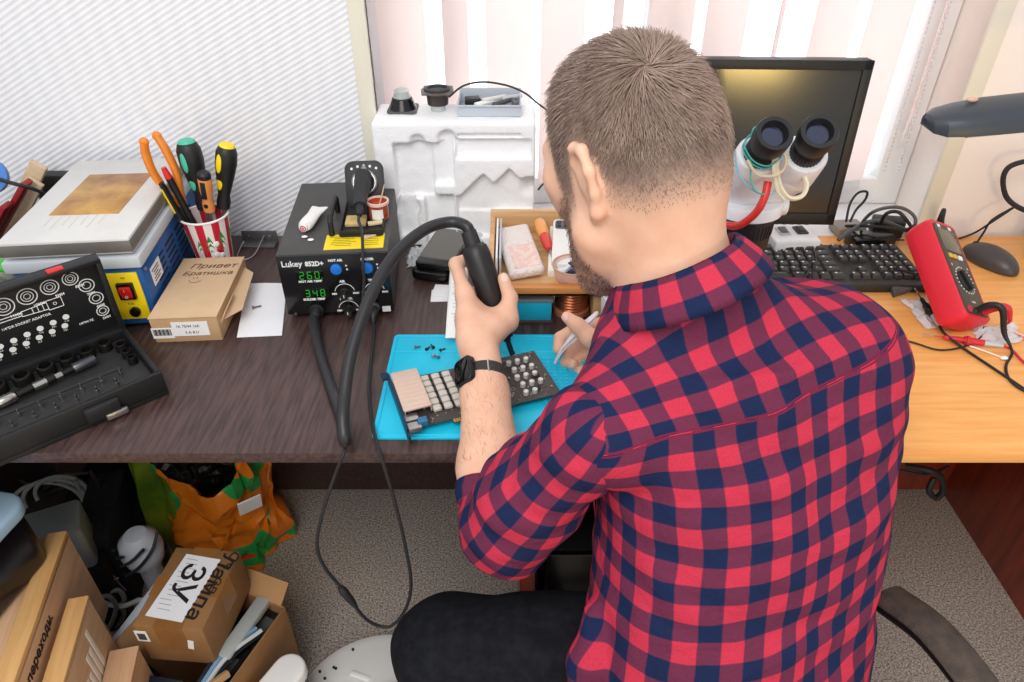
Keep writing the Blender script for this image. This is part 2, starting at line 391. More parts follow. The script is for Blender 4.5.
# ------------------------------------------------------------------ signed-distance modelling (for the person and soft things)
class SDF:
    def __init__(s, lo, hi, h):
        s.lo = np.array(lo, float); s.h = h
        s.n = np.ceil((np.array(hi) - s.lo) / h).astype(int) + 1
        s.d = np.full(s.n, 0.5, np.float32)
    def _win(s, lo, hi):
        a = np.maximum(np.floor((np.array(lo) - s.lo) / s.h).astype(int), 0)
        b = np.minimum(np.ceil((np.array(hi) - s.lo) / s.h).astype(int) + 1, s.n)
        if np.any(b <= a): return None
        sl = tuple(slice(i, j) for i, j in zip(a, b))
        ax = [s.lo[k] + s.h * np.arange(a[k], b[k]) for k in range(3)]
        X, Y, Z = np.meshgrid(*ax, indexing='ij')
        return sl, X, Y, Z
    def merge(s, sl, v, k, sub=False):
        A = s.d[sl]
        if sub:
            if k <= 0: s.d[sl] = np.maximum(A, -v); return
            h = np.maximum(k - np.abs(A + v), 0) / k
            s.d[sl] = np.maximum(A, -v) + h * h * k * .25
        else:
            if k <= 0: s.d[sl] = np.minimum(A, v); return
            h = np.maximum(k - np.abs(A - v), 0) / k
            s.d[sl] = np.minimum(A, v) - h * h * k * .25
    def cone(s, p1, r1, p2, r2, k=0.01, sub=False):
        p1, p2 = np.array(p1, float), np.array(p2, float); m = max(r1, r2) + k + 3 * s.h
        w = s._win(np.minimum(p1, p2) - m, np.maximum(p1, p2) + m)
        if w is None: return
        sl, X, Y, Z = w
        d = p2 - p1; L2 = max(float(d @ d), 1e-12)
        t = np.clip(((X - p1[0]) * d[0] + (Y - p1[1]) * d[1] + (Z - p1[2]) * d[2]) / L2, 0, 1)
        v = np.sqrt((X - p1[0] - t * d[0]) ** 2 + (Y - p1[1] - t * d[1]) ** 2 + (Z - p1[2] - t * d[2]) ** 2) - (r1 + (r2 - r1) * t)
        s.merge(sl, v.astype(np.float32), k, sub)
    def chain(s, pts, rs, k=0.006):
        for i in range(len(pts) - 1): s.cone(pts[i], rs[i], pts[i + 1], rs[i + 1], k)
    def ell(s, c, rad, M=None, k=0.01, sub=False):
        c = np.array(c, float); m = max(rad) + k + 3 * s.h
        w = s._win(c - m, c + m)
        if w is None: return
        sl, X, Y, Z = w
        X, Y, Z = X - c[0], Y - c[1], Z - c[2]
        A = np.array(M.to_3x3()).T if M is not None else np.eye(3)
        q = [A[i, 0] * X + A[i, 1] * Y + A[i, 2] * Z for i in range(3)]
        k0 = np.sqrt(sum((q[i] / rad[i]) ** 2 for i in range(3))); k1 = np.sqrt(sum((q[i] / rad[i] ** 2) ** 2 for i in range(3)))
        v = k0 * (k0 - 1) / np.maximum(k1, 1e-6)
        s.merge(sl, v.astype(np.float32), k, sub)
    def field(s, lo, hi, fn, k=0.01, sub=False):
        w = s._win(lo, hi)
        if w is None: return
        sl, X, Y, Z = w
        s.merge(sl, fn(X, Y, Z).astype(np.float32), k, sub)
    def mesh(s, relax=2):
        "surface nets -> vertex array, quad array"
        d = s.d; n = s.n
        ins = d < 0
        c = [ins[i:n[0] - 1 + i, j:n[1] - 1 + j, k:n[2] - 1 + k] for i in (0, 1) for j in (0, 1) for k in (0, 1)]
        anyi = c[0].copy(); alli = c[0].copy()
        for q in c[1:]: anyi |= q; alli &= q
        act = anyi & ~alli
        I = np.argwhere(act); idx = np.full(act.shape, -1, np.int64); idx[act] = np.arange(len(I))
        off = np.array([(i, j, k) for i in (0, 1) for j in (0, 1) for k in (0, 1)])
        val = np.stack([d[I[:, 0] + o[0], I[:, 1] + o[1], I[:, 2] + o[2]] for o in off], 1).astype(float)
        acc = np.zeros((len(I), 3)); cnt = np.zeros(len(I))
        for a in range(8):
            for b in range(a + 1, 8):
                if np.abs(off[a] - off[b]).sum() != 1: continue
                m = (val[:, a] < 0) != (val[:, b] < 0)
                t = val[m, a] / (val[m, a] - val[m, b])
                acc[m] += off[a] + t[:, None] * (off[b] - off[a]); cnt[m] += 1
        V = s.lo + s.h * (I + acc / cnt[:, None])
        quads = []
        for ax in range(3):
            u, w = (ax + 1) % 3, (ax + 2) % 3
            sa = [slice(None)] * 3; sb = [slice(None)] * 3
            sa[ax] = slice(0, n[ax] - 1); sb[ax] = slice(1, n[ax])
            for sgn in (0, 1):
                A, B = ins[tuple(sa)], ins[tuple(sb)]
                m = (A & ~B) if sgn == 0 else (~A & B)
                E = np.argwhere(m)
                ok = (E[:, u] > 0) & (E[:, w] > 0) & (E[:, u] < n[u] - 1) & (E[:, w] < n[w] - 1)
                E = E[ok]
                q = []
                for du, dw in ((-1, -1), (0, -1), (0, 0), (-1, 0)):
                    G = E.copy(); G[:, u] += du; G[:, w] += dw
                    q.append(idx[G[:, 0], G[:, 1], G[:, 2]])
                q = np.stack(q, 1)
                quads.append(q if sgn == 0 else q[:, ::-1])
        Q = np.concatenate(quads)
        for _ in range(relax):
            S = np.zeros_like(V); N = np.zeros(len(V))
            for a, b in ((0, 1), (1, 2), (2, 3), (3, 0)):
                for p, q in ((a, b), (b, a)):
                    np.add.at(S, Q[:, p], V[Q[:, q]]); np.add.at(N, Q[:, p], 1)
            V = 0.5 * V + 0.5 * S / np.maximum(N, 1)[:, None]
        return V, Q
def sample_normals(V, Q):
    a = V[Q[:, 2]] - V[Q[:, 0]]; b = V[Q[:, 3]] - V[Q[:, 1]]
    fn = np.cross(a, b); N = np.zeros_like(V)
    for i in range(4): np.add.at(N, Q[:, i], fn)
    return N / np.maximum(np.linalg.norm(N, axis=1), 1e-9)[:, None]
def npmesh(name, V, Q, m, parent=None, uv=None, attrs=None, base=None):
    "numpy mesh -> object (world coordinates in, local out)"
    if parent is not None:
        iv = np.array(ROOTM[parent.name].inverted()); V = V @ iv[:3, :3].T + iv[:3, 3]
    elif base is not None: V = V - np.array(base)
    me = bpy.data.meshes.new(name)
    me.vertices.add(len(V)); me.vertices.foreach_set('co', V.astype(np.float32).ravel())
    k = Q.shape[1]
    me.loops.add(Q.size); me.loops.foreach_set('vertex_index', Q.astype(np.int32).ravel())
    me.polygons.add(len(Q)); me.polygons.foreach_set('loop_start', np.arange(0, Q.size, k, dtype=np.int32))
    me.polygons.foreach_set('use_smooth', np.ones(len(Q), bool))
    me.update(calc_edges=True); me.validate()
    if uv is not None:
        l = me.uv_layers.new(name='cloth'); l.data.foreach_set('uv', uv[Q.ravel()].astype(np.float32).ravel() if len(uv) == len(V) else uv.astype(np.float32).ravel())
    for nm, arr in (attrs or {}).items():
        at = me.attributes.new(nm, 'FLOAT', 'POINT'); at.data.foreach_set('value', arr.astype(np.float32))
    me.materials.append(m)
    o = bpy.data.objects.new(name, me); C.objects.link(o)
    if parent is not None: o.parent = parent
    elif base is not None: o.location = base; ROOTM[o.name] = T(base)
    return o
v3 = lambda *a: np.array(a, float)
def nrm(a): return a / np.linalg.norm(a)

# ------------------------------------------------------------------ pose
TF = nrm(v3(-.315, .949, 0)); TS = v3(TF[1], -TF[0], 0)                 # the way the chest faces, its right
SHL, SHR = v3(.074, .545, .918), v3(.370, .652, .936)
C7 = v3(.180, .605, 1.055)
ELL_, WRL = v3(-.020, .583, .734), v3(-.044, .820, .830)
ELR, WRR = v3(.455, .775, .800), v3(.170, .862, .803)
HC = v3(.119, .690, 1.158)                                             # between the ears
HY, HP = R(37), R(22)                                                  # head turned left, bowed
hf = v3(-math.sin(HY) * math.cos(HP), math.cos(HY) * math.cos(HP), -math.sin(HP))
hs = v3(math.cos(HY), math.sin(HY), 0); hu = np.cross(hs, hf)
HM = Matrix((Vector(hs), Vector(hf), Vector(hu))).transposed()
def H(s_, f_, u_): return HC + (hs * s_ + hf * f_ + hu * u_) * 1.0
# torso slices: z, centre x, centre y, half width, half depth
SL = np.array([(.44, .285, .500, .165, .120), (.52, .285, .505, .180, .128), (.62, .280, .535, .178, .125), (.72, .283, .580, .176, .122), (.82, .282, .612, .176, .118),
               (.90, .272, .632, .174, .112), (.96, .258, .640, .165, .098), (1.02, .240, .640, .12, .075)])
def trunk(grow, z0, z1):
    def fn(X, Y, Z):
        g = [np.interp(Z, SL[:, 0], SL[:, i]) for i in (1, 2, 3, 4)]
        u = (X - g[0]) * TS[0] + (Y - g[1]) * TS[1]; w = (X - g[0]) * TF[0] + (Y - g[1]) * TF[1]
        a, b = g[2] + grow, g[3] + grow
        e = (np.abs(u / a) ** 2.35 + np.abs(w / b) ** 2.35) ** (1 / 2.35)
        v = (e - 1) * np.minimum(a, b)
        return np.maximum(v, np.maximum(z0 - Z, Z - z1))
    return fn

# ------------------------------------------------------------------ body: head, neck, chest, arms and hands in one surface
B = SDF((-.16, .36, .40), (.58, 1.08, 1.36), 0.0026)
B.field((.0, .3, .40), (.55, .85, 1.06), trunk(-.022, .45, 1.0), 0.02)
B.cone(SHL, .034, SHR, .034, .008); B.cone(C7 + v3(-.005, .03, -.02), .038, SHL, .022, .008); B.cone(C7 + v3(-.005, .03, -.02), .052, SHR, .030, .008)
# neck
NK0 = C7 + v3(-.006, .042, -.01); NK1 = H(0, -.018, -.058)
B.cone(NK0, .056, NK1, .056, .03); B.cone(C7 + v3(-.002, .032, -.005), .040, H(.0, -.055, -.034), .040, .03)
# skull and face
B.ell(H(0, -.006, .022), (.0705, .097, .097), HM, .02)
B.ell(H(0, -.030, -.004), (.067, .073, .072), HM, .03)
B.ell(H(0, .028, -.030), (.057, .058, .086), HM, .03)
for q in (-1, 1):
    B.cone(H(q * .057, .008, -.055), .017, H(q * .020, .070, -.118), .016, .03)          # jaw
    B.cone(H(q * .044, .056, .000), .018, H(q * .028, .072, -.02), .017, .02)            # cheek
    B.ell(H(q * .030, .082, .016), (.016, .012, .012), HM, .008, True)                   # eye socket
    B.ell(H(q * .030, .068, .014), (.0125, .0125, .0125), HM, .003)                      # eyeball
    B.cone(H(q * .018, .080, .030), .007, H(q * .044, .068, .031), .006, .012)           # brow
    # ear
    e = lambda f_, u_, o_: H(q * (.0700 + o_), f_ - .024, u_ * 1.06)
    B.ell(e(-.004, -.004, .004), (.006, .013, .026), HM, .010)
    B.chain([e(.010, -.004, .003), e(.012, .018, .008), e(.002, .032, .014), e(-.013, .030, .018), e(-.019, .012, .019), e(-.015, -.008, .014), e(-.006, -.026, .008), e(.004, -.034, .004)],
            [.0035, .0042, .0048, .005, .005, .0045, .0065, .005], .006)
    B.chain([e(.0, -.016, .006), e(-.009, .000, .012), e(-.006, .018, .011)], [.003, .0035, .003], .005)
B.cone(H(0, .074, -.124), .018, H(0, .058, -.09), .04, .02)                             # chin
B.cone(H(0, .080, .020), .008, H(0, .091, -.020), .009, .012); B.ell(H(0, .088, -.026), (.015, .011, .009), HM, .008)   # nose
for q in (-1, 1): B.ell(H(q * .013, .092, -.028), (.007, .009, .007), HM, .006)
B.cone(H(-.018, .083, -.060), .006, H(.018, .083, -.060), .006, .006); B.cone(H(-.016, .082, -.070), .007, H(.016, .082, -.070), .007, .006)   # lips
B.cone(H(-.020, .0915, -.0655), .002, H(.020, .0915, -.0655), .002, .003, True)
# arms
B.cone(SHL, .036, ELL_, .040, .008); B.cone(SHR, .036, ELR, .040, .008)
def forearm(e, w, flat):
    d = w - e
    B.cone(e, .038, e + d * .30, .041, .02); B.cone(e + d * .30, .041, e + d * .72, .032, .02); B.cone(e + d * .72, .031, w, .0255, .015)
forearm(ELL_, WRL, 0); forearm(ELR, WRR, 0)

# left hand round the hot-air handle
HT = v3(.001, .886, .770); HTOP = v3(-.060, .964, .924)                # nozzle tip and top of the handle
HA = nrm(HTOP - HT); HL = nrm(v3(-1, 0, 0) - HA * float(HA @ v3(-1, 0, 0))); HCm = -np.cross(HA, HL)
if HCm[1] > 0: HCm = -HCm
def G(t, ang, r):
    a = R(ang); return HT + HA * t + (HCm * math.cos(a) + HL * math.sin(a)) * r
# knuckles, finger joints wrapped round the far side of the handle
fing = [(.114, .160, .010), (.093, .108, .0098), (.074, .080, .0094), (.058, .058, .0084)]
MC = []
for i, (t0, t1, r) in enumerate(fing):
    mcp = G(t0, 58, .042); pip = G(t1, 112, .0385); dip = G(t1 + .002, 168, .0315); tip = G(t1 - .002, 208, .0300)
    MC.append(mcp)
    B.chain([mcp, pip, dip, tip], [r * 1.18, r * 1.04, r * .92, r * .80], .004)
    B.ell(pip, (r * 1.12,) * 3, None, .004)
WL2 = WRL + v3(-.004, .012, .008)
for i, m in enumerate(MC):
    w = WL2 + (HL * (.010) + HCm * 0.0) + (HA * (.012 - .011 * i)) * .9
    B.cone(w, .019, m, (.0135, .0135, .013, .012)[i], .012)
for a in range(3): B.cone((MC[a] + WL2) / 2 + HL * .004, .014, (MC[a + 1] + WL2) / 2 + HL * .004, .014, .014)
# thumb: leaves the side of the palm, lies along the handle
TH0 = WL2 + v3(.016, .016, .002); TH1 = G(.058, -16, .034); TH2 = G(.086, -54, .0328); TH3 = G(.117, -62, .0300)
B.cone(WL2 + v3(.004, .004, 0), .020, TH1, .0145, .015); B.cone(TH1, .0138, TH2, .0116, .006); B.cone(TH2, .0114, TH3, .0092, .004)
B.cone(TH1, .014, MC[0] - HA * .030, .012, .022)                       # web between thumb and first finger
B.cone((TH1 + WL2) / 2, .017, (MC[1] + WL2) / 2, .016, .02)
_nn = nrm(HCm * .9 - HL * .35)
NAILS = [(TH3 + _nn * .0088 + HA * .001, _nn, HA)]

# right hand holding the tweezers like a pen
TW0 = np.array(Pz(553, 359, .7665)); TW1 = np.array(Pz(598, 312, .842)); TWd = nrm(TW1 - TW0)
gp = TW0 + TWd * .040                                                 # where the fingertips pinch
def PX(px, py, Y): return np.array(Py(px, py, Y))
WR2 = PX(618, 352, .872)
mR = [PX(604, 326, .925), PX(606, 343, .922), PX(606, 358, .912), PX(604, 371, .898)]
for m, r in zip(mR, (.0135, .0135, .013, .012)): B.cone(WR2, .021, m, r, .012)
for a in range(3): B.cone(mR[a], .013, mR[a + 1], .012, .010)
# thumb on the near side
tb = [PX(606, 352, .868), PX(590, 338, .868), PX(578, 326, .880), PX(567, 317, .893)]
B.chain(tb, [.019, .0145, .0118, .0090], .006)
NAILS.append((PX(566, 317, .892), v3(-.45, -.75, .5), nrm(tb[3] - tb[2])))
# first finger reaches over the far side and points down at the tips
B.chain([mR[0], PX(578, 327, .930), PX(560, 338, .915), PX(558, 349, .897)], [.0125, .0108, .0098, .0084], .004)
# second, third and little finger curl beneath
B.chain([mR[1], PX(584, 342, .938), PX(570, 352, .920), PX(566, 363, .895), PX(573, 364, .880)], [.0125, .0108, .0100, .0090, .0086], .004)
B.chain([mR[2], PX(589, 354, .925), PX(577, 362, .905), PX(575, 370, .885), PX(583, 371, .874)], [.012, .0104, .0095, .0088, .0084], .004)
B.chain([mR[3], PX(593, 368, .905), PX(586, 374, .890), PX(588, 378, .874), PX(594, 376, .866)], [.011, .0092, .0085, .0078, .0074], .004)
NAILS += [(PX(571, 367, .878), v3(-.1, -.8, -.2), v3(.4, 0, -.9)), (PX(580, 374, .870), v3(-.1, -.8, -.2), v3(.4, 0, -.9))]
V, Q = B.mesh(2)
VN = sample_normals(V, Q)
# attributes: stubble and nails (real differences of the surface's own colour)
rel = V - HC
ls, lf, lu = rel @ hs, rel @ hf, rel @ hu
def ss(a, b, x): t = np.clip((x - a) / (b - a), 0, 1); return t * t * (3 - 2 * t)
inhead = (np.abs(ls) < .1) & (np.abs(lf) < .14) & (lu > -.155) & (lu < .2) & (V[:, 2] > .98)
hairline = np.interp(lf, [-.12, -.07, -.042, -.024, .000, .010, .026, .042, .060, .080], [-.026, -.032, -.018, .018, .018, -.024, -.024, .040, .056, .080])      # height of the hair's lower edge
hairm = ss(-.024, .034, lu - hairline) * inhead
hairm *= 1 - ss(.001, .006, np.abs(ls) - .0718) * (lf > -.055) * (lu < .045)           # not on the ear
jawl = np.interp(lf, [0, .02, .06, .1], [.03, -.01, -.035, -.045])
beard = ss(.012, .030, lf) * ss(-.012, .012, jawl - lu) * inhead * (lu > -.150) * (1 - ss(.004, .010, np.abs(ls) - .070))
beard *= 1 - ss(-.02, .02, -.095 - lu + .4 * lf - .02) * .4
nail = np.zeros(len(V))
for c, n_, ax in NAILS:
    n_ = nrm(n_); ax = nrm(ax - n_ * float(ax @ n_)); sd = np.cross(n_, ax)
    rr = V - c
    a = (rr @ ax) / .0062; b = (rr @ sd) / .0055; nd = (VN @ n_)
    nail = np.maximum(nail, ((a ** 2 + b ** 2) < 1) * (nd > .55) * (np.linalg.norm(rr, axis=1) < .014))
def skin_mat():
    m = mat('skin', (226, 176, 150), 0.5, spec=0.35, sss=0.12); nt = m.node_tree; b = nt.nodes['Principled BSDF']
    tc = nt.nodes.new('ShaderNodeTexCoord')
    n = nt.nodes.new('ShaderNodeTexNoise'); n.inputs['Scale'].default_value = 45; n.inputs['Detail'].default_value = 5
    nt.links.new(tc.outputs['Object'], n.inputs['Vector'])
    def mixc(fac, a, bcol, soft=None):
        mx = nt.nodes.new('ShaderNodeMix'); mx.data_type = 'RGBA'
        nt.links.new(fac, mx.inputs[0])
        if isinstance(a, tuple): mx.inputs[6].default_value = lin(a) + (1,)
        else: nt.links.new(a, mx.inputs[6])
        mx.inputs[7].default_value = lin(bcol) + (1,); return mx.outputs[2]
    c = mixc(n.outputs['Fac'], (238, 196, 170), (222, 168, 140))
    def at(nm):
        a = nt.nodes.new('ShaderNodeAttribute'); a.attribute_name = nm; return a.outputs['Fac']
    n2 = nt.nodes.new('ShaderNodeTexNoise'); n2.inputs['Scale'].default_value = 900; n2.inputs['Detail'].default_value = 2
    nt.links.new(tc.outputs['Object'], n2.inputs['Vector'])
    def times(a, bnode, lo=.5):
        mr = nt.nodes.new('ShaderNodeMapRange'); mr.inputs[1].default_value = .35; mr.inputs[2].default_value = .6; mr.inputs[3].default_value = lo; mr.inputs[4].default_value = 1
        nt.links.new(bnode, mr.inputs[0])
        mu = nt.nodes.new('ShaderNodeMath'); mu.operation = 'MULTIPLY'; nt.links.new(a, mu.inputs[0]); nt.links.new(mr.outputs[0], mu.inputs[1]); return mu.outputs[0]
    c = mixc(times(at('hair_roots'), n2.outputs['Fac'], .8), c, (122, 104, 94))
    c = mixc(times(at('beard_roots'), n2.outputs['Fac'], .45), c, (92, 68, 58))
    c = mixc(at('nail'), c, (244, 206, 194))
    nt.links.new(c, b.inputs['Base Color'])
    bp = nt.nodes.new('ShaderNodeBump'); bp.inputs['Strength'].default_value = .22; bp.inputs['Distance'].default_value = .0012
    n3 = nt.nodes.new('ShaderNodeTexNoise'); n3.inputs['Scale'].default_value = 160; n3.inputs['Detail'].default_value = 4
    nt.links.new(tc.outputs['Object'], n3.inputs['Vector']); nt.links.new(n3.outputs['Fac'], bp.inputs['Height'])
    nt.links.new(bp.outputs['Normal'], b.inputs['Normal'])
    return m
man = npmesh('person', V, Q, skin_mat(), base=(.285, .50, .47), attrs={'hair_roots': hairm, 'beard_roots': beard, 'nail': nail})
man['label'] = 'person in red and navy checked shirt bent over the desk with tweezers in hand'
man['category'] = 'person'

# ------------------------------------------------------------------ hair
def strands(name, pts, nor, dirs, lens, wid, m, parent, rnd, lift, curl=.35, seg=3):
    n = len(pts); Vs = []; 
    side = np.cross(nor, dirs); side /= np.maximum(np.linalg.norm(side, axis=1), 1e-6)[:, None]
    ring = []
    for k in range(seg + 1):
        t = k / seg
        c = pts + dirs * (lens * t)[:, None] + nor * (lens * lift * (t - curl * t * t * 1.6))[:, None]
        w = wid * (1 - .75 * t)
        ring.append((c - side * w[:, None], c + nor * (w * .7)[:, None], c + side * w[:, None]))
    VV = np.stack([np.stack(r, 1) for r in ring], 1)                   # n, seg+1, 3, 3
    base = np.arange(n)[:, None] * (3 * (seg + 1))
    F = []
    for k in range(seg):
        for a in range(3):
            b = (a + 1) % 3
            F.append(np.stack([base[:, 0] + 3 * k + a, base[:, 0] + 3 * k + b, base[:, 0] + 3 * (k + 1) + b, base[:, 0] + 3 * (k + 1) + a], 1))
    F = np.concatenate(F)
    tone = np.repeat(rnd, 3 * (seg + 1))
    return npmesh(name, VV.reshape(-1, 3), F, m, parent, attrs={'tone': tone})
def hair_mat(name, c0, c1):
    m = mat(name, c0, .55, spec=.3); nt = m.node_tree; b = nt.nodes['Principled BSDF']
    a = nt.nodes.new('ShaderNodeAttribute'); a.attribute_name = 'tone'
    mx = nt.nodes.new('ShaderNodeMix'); mx.data_type = 'RGBA'; mx.inputs[6].default_value = lin(c0) + (1,); mx.inputs[7].default_value = lin(c1) + (1,)
    nt.links.new(a.outputs['Fac'], mx.inputs[0]); nt.links.new(mx.outputs[2], b.inputs['Base Color']); return m
rng = np.random.default_rng(3)
cand = np.where(hairm > .26)[0]
pick = rng.choice(cand, 26000)
keep = rng.random(len(pick)) < np.clip(hairm[pick] * 1.3, .1, 1); pick = pick[keep]
pts = V[pick] + rng.normal(0, .0011, (len(pick), 3)); nr = VN[pick]
whorl = H(-.022, -.066, .086)
d = pts - whorl; d -= nr * np.sum(d * nr, 1)[:, None]; d /= np.maximum(np.linalg.norm(d, axis=1), 1e-6)[:, None]
sw = np.cross(nr, d); dist = np.linalg.norm(pts - whorl, axis=1)
d = d + sw * (0.55 * np.exp(-dist / .05))[:, None] + rng.normal(0, .17, d.shape)
d -= nr * np.sum(d * nr, 1)[:, None]; d /= np.linalg.norm(d, axis=1)[:, None]
hl = lu[pick] - hairline[pick]
top = ss(.035, .13, hl)
ln = (.0016 + .0190 * top + .004 * ss(.01, .05, hl)) * (.75 + .5 * rng.random(len(pick)))
cl = np.array([noise.noise(Vector(p) * 55) for p in pts]) * .5 + .5
tone = np.clip(.18 + .5 * cl + .35 * rng.random(len(pick)) - .10 * (1 - top), 0, 1)
strands('hair', pts, nr, d, ln, .00026 + .00038 * ss(.02, .07, hl), hair_mat('short_brown_hair', (84, 66, 58), (196, 170, 156)), man, tone, 0.5)
cand = np.where(beard > .3)[0]; pick = rng.choice(cand, 3000)
pts = V[pick] + rng.normal(0, .001, (len(pick), 3)); nr = VN[pick]
d = np.tile(-hu * .9 + hf * .25, (len(pick), 1)) + rng.normal(0, .3, (len(pick), 3)); d -= nr * np.sum(d * nr, 1)[:, None]; d /= np.linalg.norm(d, axis=1)[:, None]
strands('beard', pts, nr, d, .0032 * (.6 + .8 * rng.random(len(pick))), np.full(len(pick), .00042), hair_mat('short_brown_beard', (78, 56, 48), (150, 118, 100)), man, rng.random(len(pick)), .8)
# fine fair hair on the near forearm
ff = V - ELL_; fd = nrm(WRL - ELL_); along = ff @ fd
cand = np.where((along > .07) & (along < .20) & (np.linalg.norm(ff - along[:, None] * fd, axis=1) < .05) & (V[:, 2] > .73))[0]
pick = rng.choice(cand, 500); pts = V[pick]; nr = VN[pick]
d = np.tile(fd, (len(pick), 1)) + rng.normal(0, .45, (len(pick), 3)); d -= nr * np.sum(d * nr, 1)[:, None]; d /= np.linalg.norm(d, axis=1)[:, None]
strands('arm_hair', pts, nr, d, .009 * (.6 + .6 * rng.random(len(pick))), np.full(len(pick), .00016), hair_mat('fine_arm_hair', (150, 110, 80), (196, 150, 116)), man, rng.random(len(pick)), .35)

# ------------------------------------------------------------------ checked shirt
PER = .0450
def plaid(name):
    m = mat(name, (205, 40, 70), .85, spec=.15); nt = m.node_tree; b = nt.nodes['Principled BSDF']
    uvn = nt.nodes.new('ShaderNodeUVMap'); uvn.uv_map = 'cloth'
    tc = nt.nodes.new('ShaderNodeTexCoord')
    nz = nt.nodes.new('ShaderNodeTexNoise'); nz.inputs['Scale'].default_value = 14; nz.inputs['Detail'].default_value = 2
    nt.links.new(tc.outputs['Object'], nz.inputs['Vector'])
    sc = nt.nodes.new('ShaderNodeVectorMath'); sc.operation = 'MULTIPLY_ADD'
    sc.inputs[1].default_value = (.006, .006, 0); nt.links.new(nz.outputs['Color'], sc.inputs[0])
    uv2 = nt.nodes.new('ShaderNodeUVMap'); uv2.uv_map = 'yoke_cloth'
    ya_ = nt.nodes.new('ShaderNodeAttribute'); ya_.attribute_name = 'yoke'
    gy = nt.nodes.new('ShaderNodeMath'); gy.operation = 'GREATER_THAN'; gy.inputs[1].default_value = .0001; nt.links.new(ya_.outputs['Fac'], gy.inputs[0])
    mxv = nt.nodes.new('ShaderNodeMix'); mxv.data_type = 'VECTOR'; nt.links.new(gy.outputs[0], mxv.inputs[0])
    nt.links.new(uvn.outputs[0], mxv.inputs[4]); nt.links.new(uv2.outputs[0], mxv.inputs[5]); nt.links.new(mxv.outputs[1], sc.inputs[2])
    sx = nt.nodes.new('ShaderNodeSeparateXYZ'); nt.links.new(sc.outputs[0], sx.inputs[0])
    def stripe(o):
        a = nt.nodes.new('ShaderNodeMath'); a.operation = 'DIVIDE'; a.inputs[1].default_value = PER; nt.links.new(o, a.inputs[0])
        p = nt.nodes.new('ShaderNodeMath'); p.operation = 'PINGPONG'; p.inputs[1].default_value = .5; nt.links.new(a.outputs[0], p.inputs[0])
        g = nt.nodes.new('ShaderNodeMapRange'); g.inputs[1].default_value = .235; g.inputs[2].default_value = .265; nt.links.new(p.outputs[0], g.inputs[0])
        return g.outputs[0]
    ad = nt.nodes.new('ShaderNodeMath'); ad.operation = 'ADD'
    nt.links.new(stripe(sx.outputs[0]), ad.inputs[0]); nt.links.new(stripe(sx.outputs[1]), ad.inputs[1])
    hf_ = nt.nodes.new('ShaderNodeMath'); hf_.operation = 'MULTIPLY'; hf_.inputs[1].default_value = .5; nt.links.new(ad.outputs[0], hf_.inputs[0])
    cr = nt.nodes.new('ShaderNodeValToRGB'); e = cr.color_ramp.elements
    e[0].position = 0; e[0].color = lin((192, 52, 76)) + (1,); e[1].position = 1; e[1].color = lin((25, 37, 73)) + (1,)
    x = cr.color_ramp.elements.new(.5); x.color = lin((104, 43, 70)) + (1,)
    nt.links.new(hf_.outputs[0], cr.inputs[0])
    n4 = nt.nodes.new('ShaderNodeTexNoise'); n4.inputs['Scale'].default_value = 500; n4.inputs['Detail'].default_value = 2
    nt.links.new(uvn.outputs[0], n4.inputs['Vector'])
    mr = nt.nodes.new('ShaderNodeMapRange'); mr.inputs[3].default_value = .75; mr.inputs[4].default_value = 1.25; nt.links.new(n4.outputs['Fac'], mr.inputs[0])
    mu = nt.nodes.new('ShaderNodeMix'); mu.data_type = 'RGBA'; mu.blend_type = 'MULTIPLY'; mu.inputs[0].default_value = 1
    nt.links.new(cr.outputs[0], mu.inputs[6]); nt.links.new(mr.outputs[0], mu.inputs[7]); nt.links.new(mu.outputs[2], b.inputs['Base Color'])
    # two rows of stitching along the yoke
    ab = nt.nodes.new('ShaderNodeMath'); ab.operation = 'ABSOLUTE'; nt.links.new(ya_.outputs['Fac'], ab.inputs[0])
    b1 = nt.nodes.new('ShaderNodeMath'); b1.operation = 'COMPARE'; b1.inputs[1].default_value = .0018; b1.inputs[2].default_value = .0009; nt.links.new(ab.outputs[0], b1.inputs[0])
    ms_ = nt.nodes.new('ShaderNodeMix'); ms_.data_type = 'RGBA'; nt.links.new(b1.outputs[0], ms_.inputs[0]); nt.links.new(mu.outputs[2], ms_.inputs[6]); ms_.inputs[7].default_value = lin((120, 30, 58)) + (1,)
    nt.links.new(ms_.outputs[2], b.inputs['Base Color'])
    n3 = nt.nodes.new('ShaderNodeTexNoise'); n3.inputs['Scale'].default_value = 16; n3.inputs['Detail'].default_value = 4; n3.inputs['Distortion'].default_value = .8
    nt.links.new(tc.outputs['Object'], n3.inputs['Vector'])
    bp = nt.nodes.new('ShaderNodeBump'); bp.inputs['Strength'].default_value = .55; bp.inputs['Distance'].default_value = .014
    nt.links.new(n3.outputs['Fac'], bp.inputs['Height']); nt.links.new(bp.outputs['Normal'], b.inputs['Normal'])
    return m
M_shirt = plaid('checked_cotton')
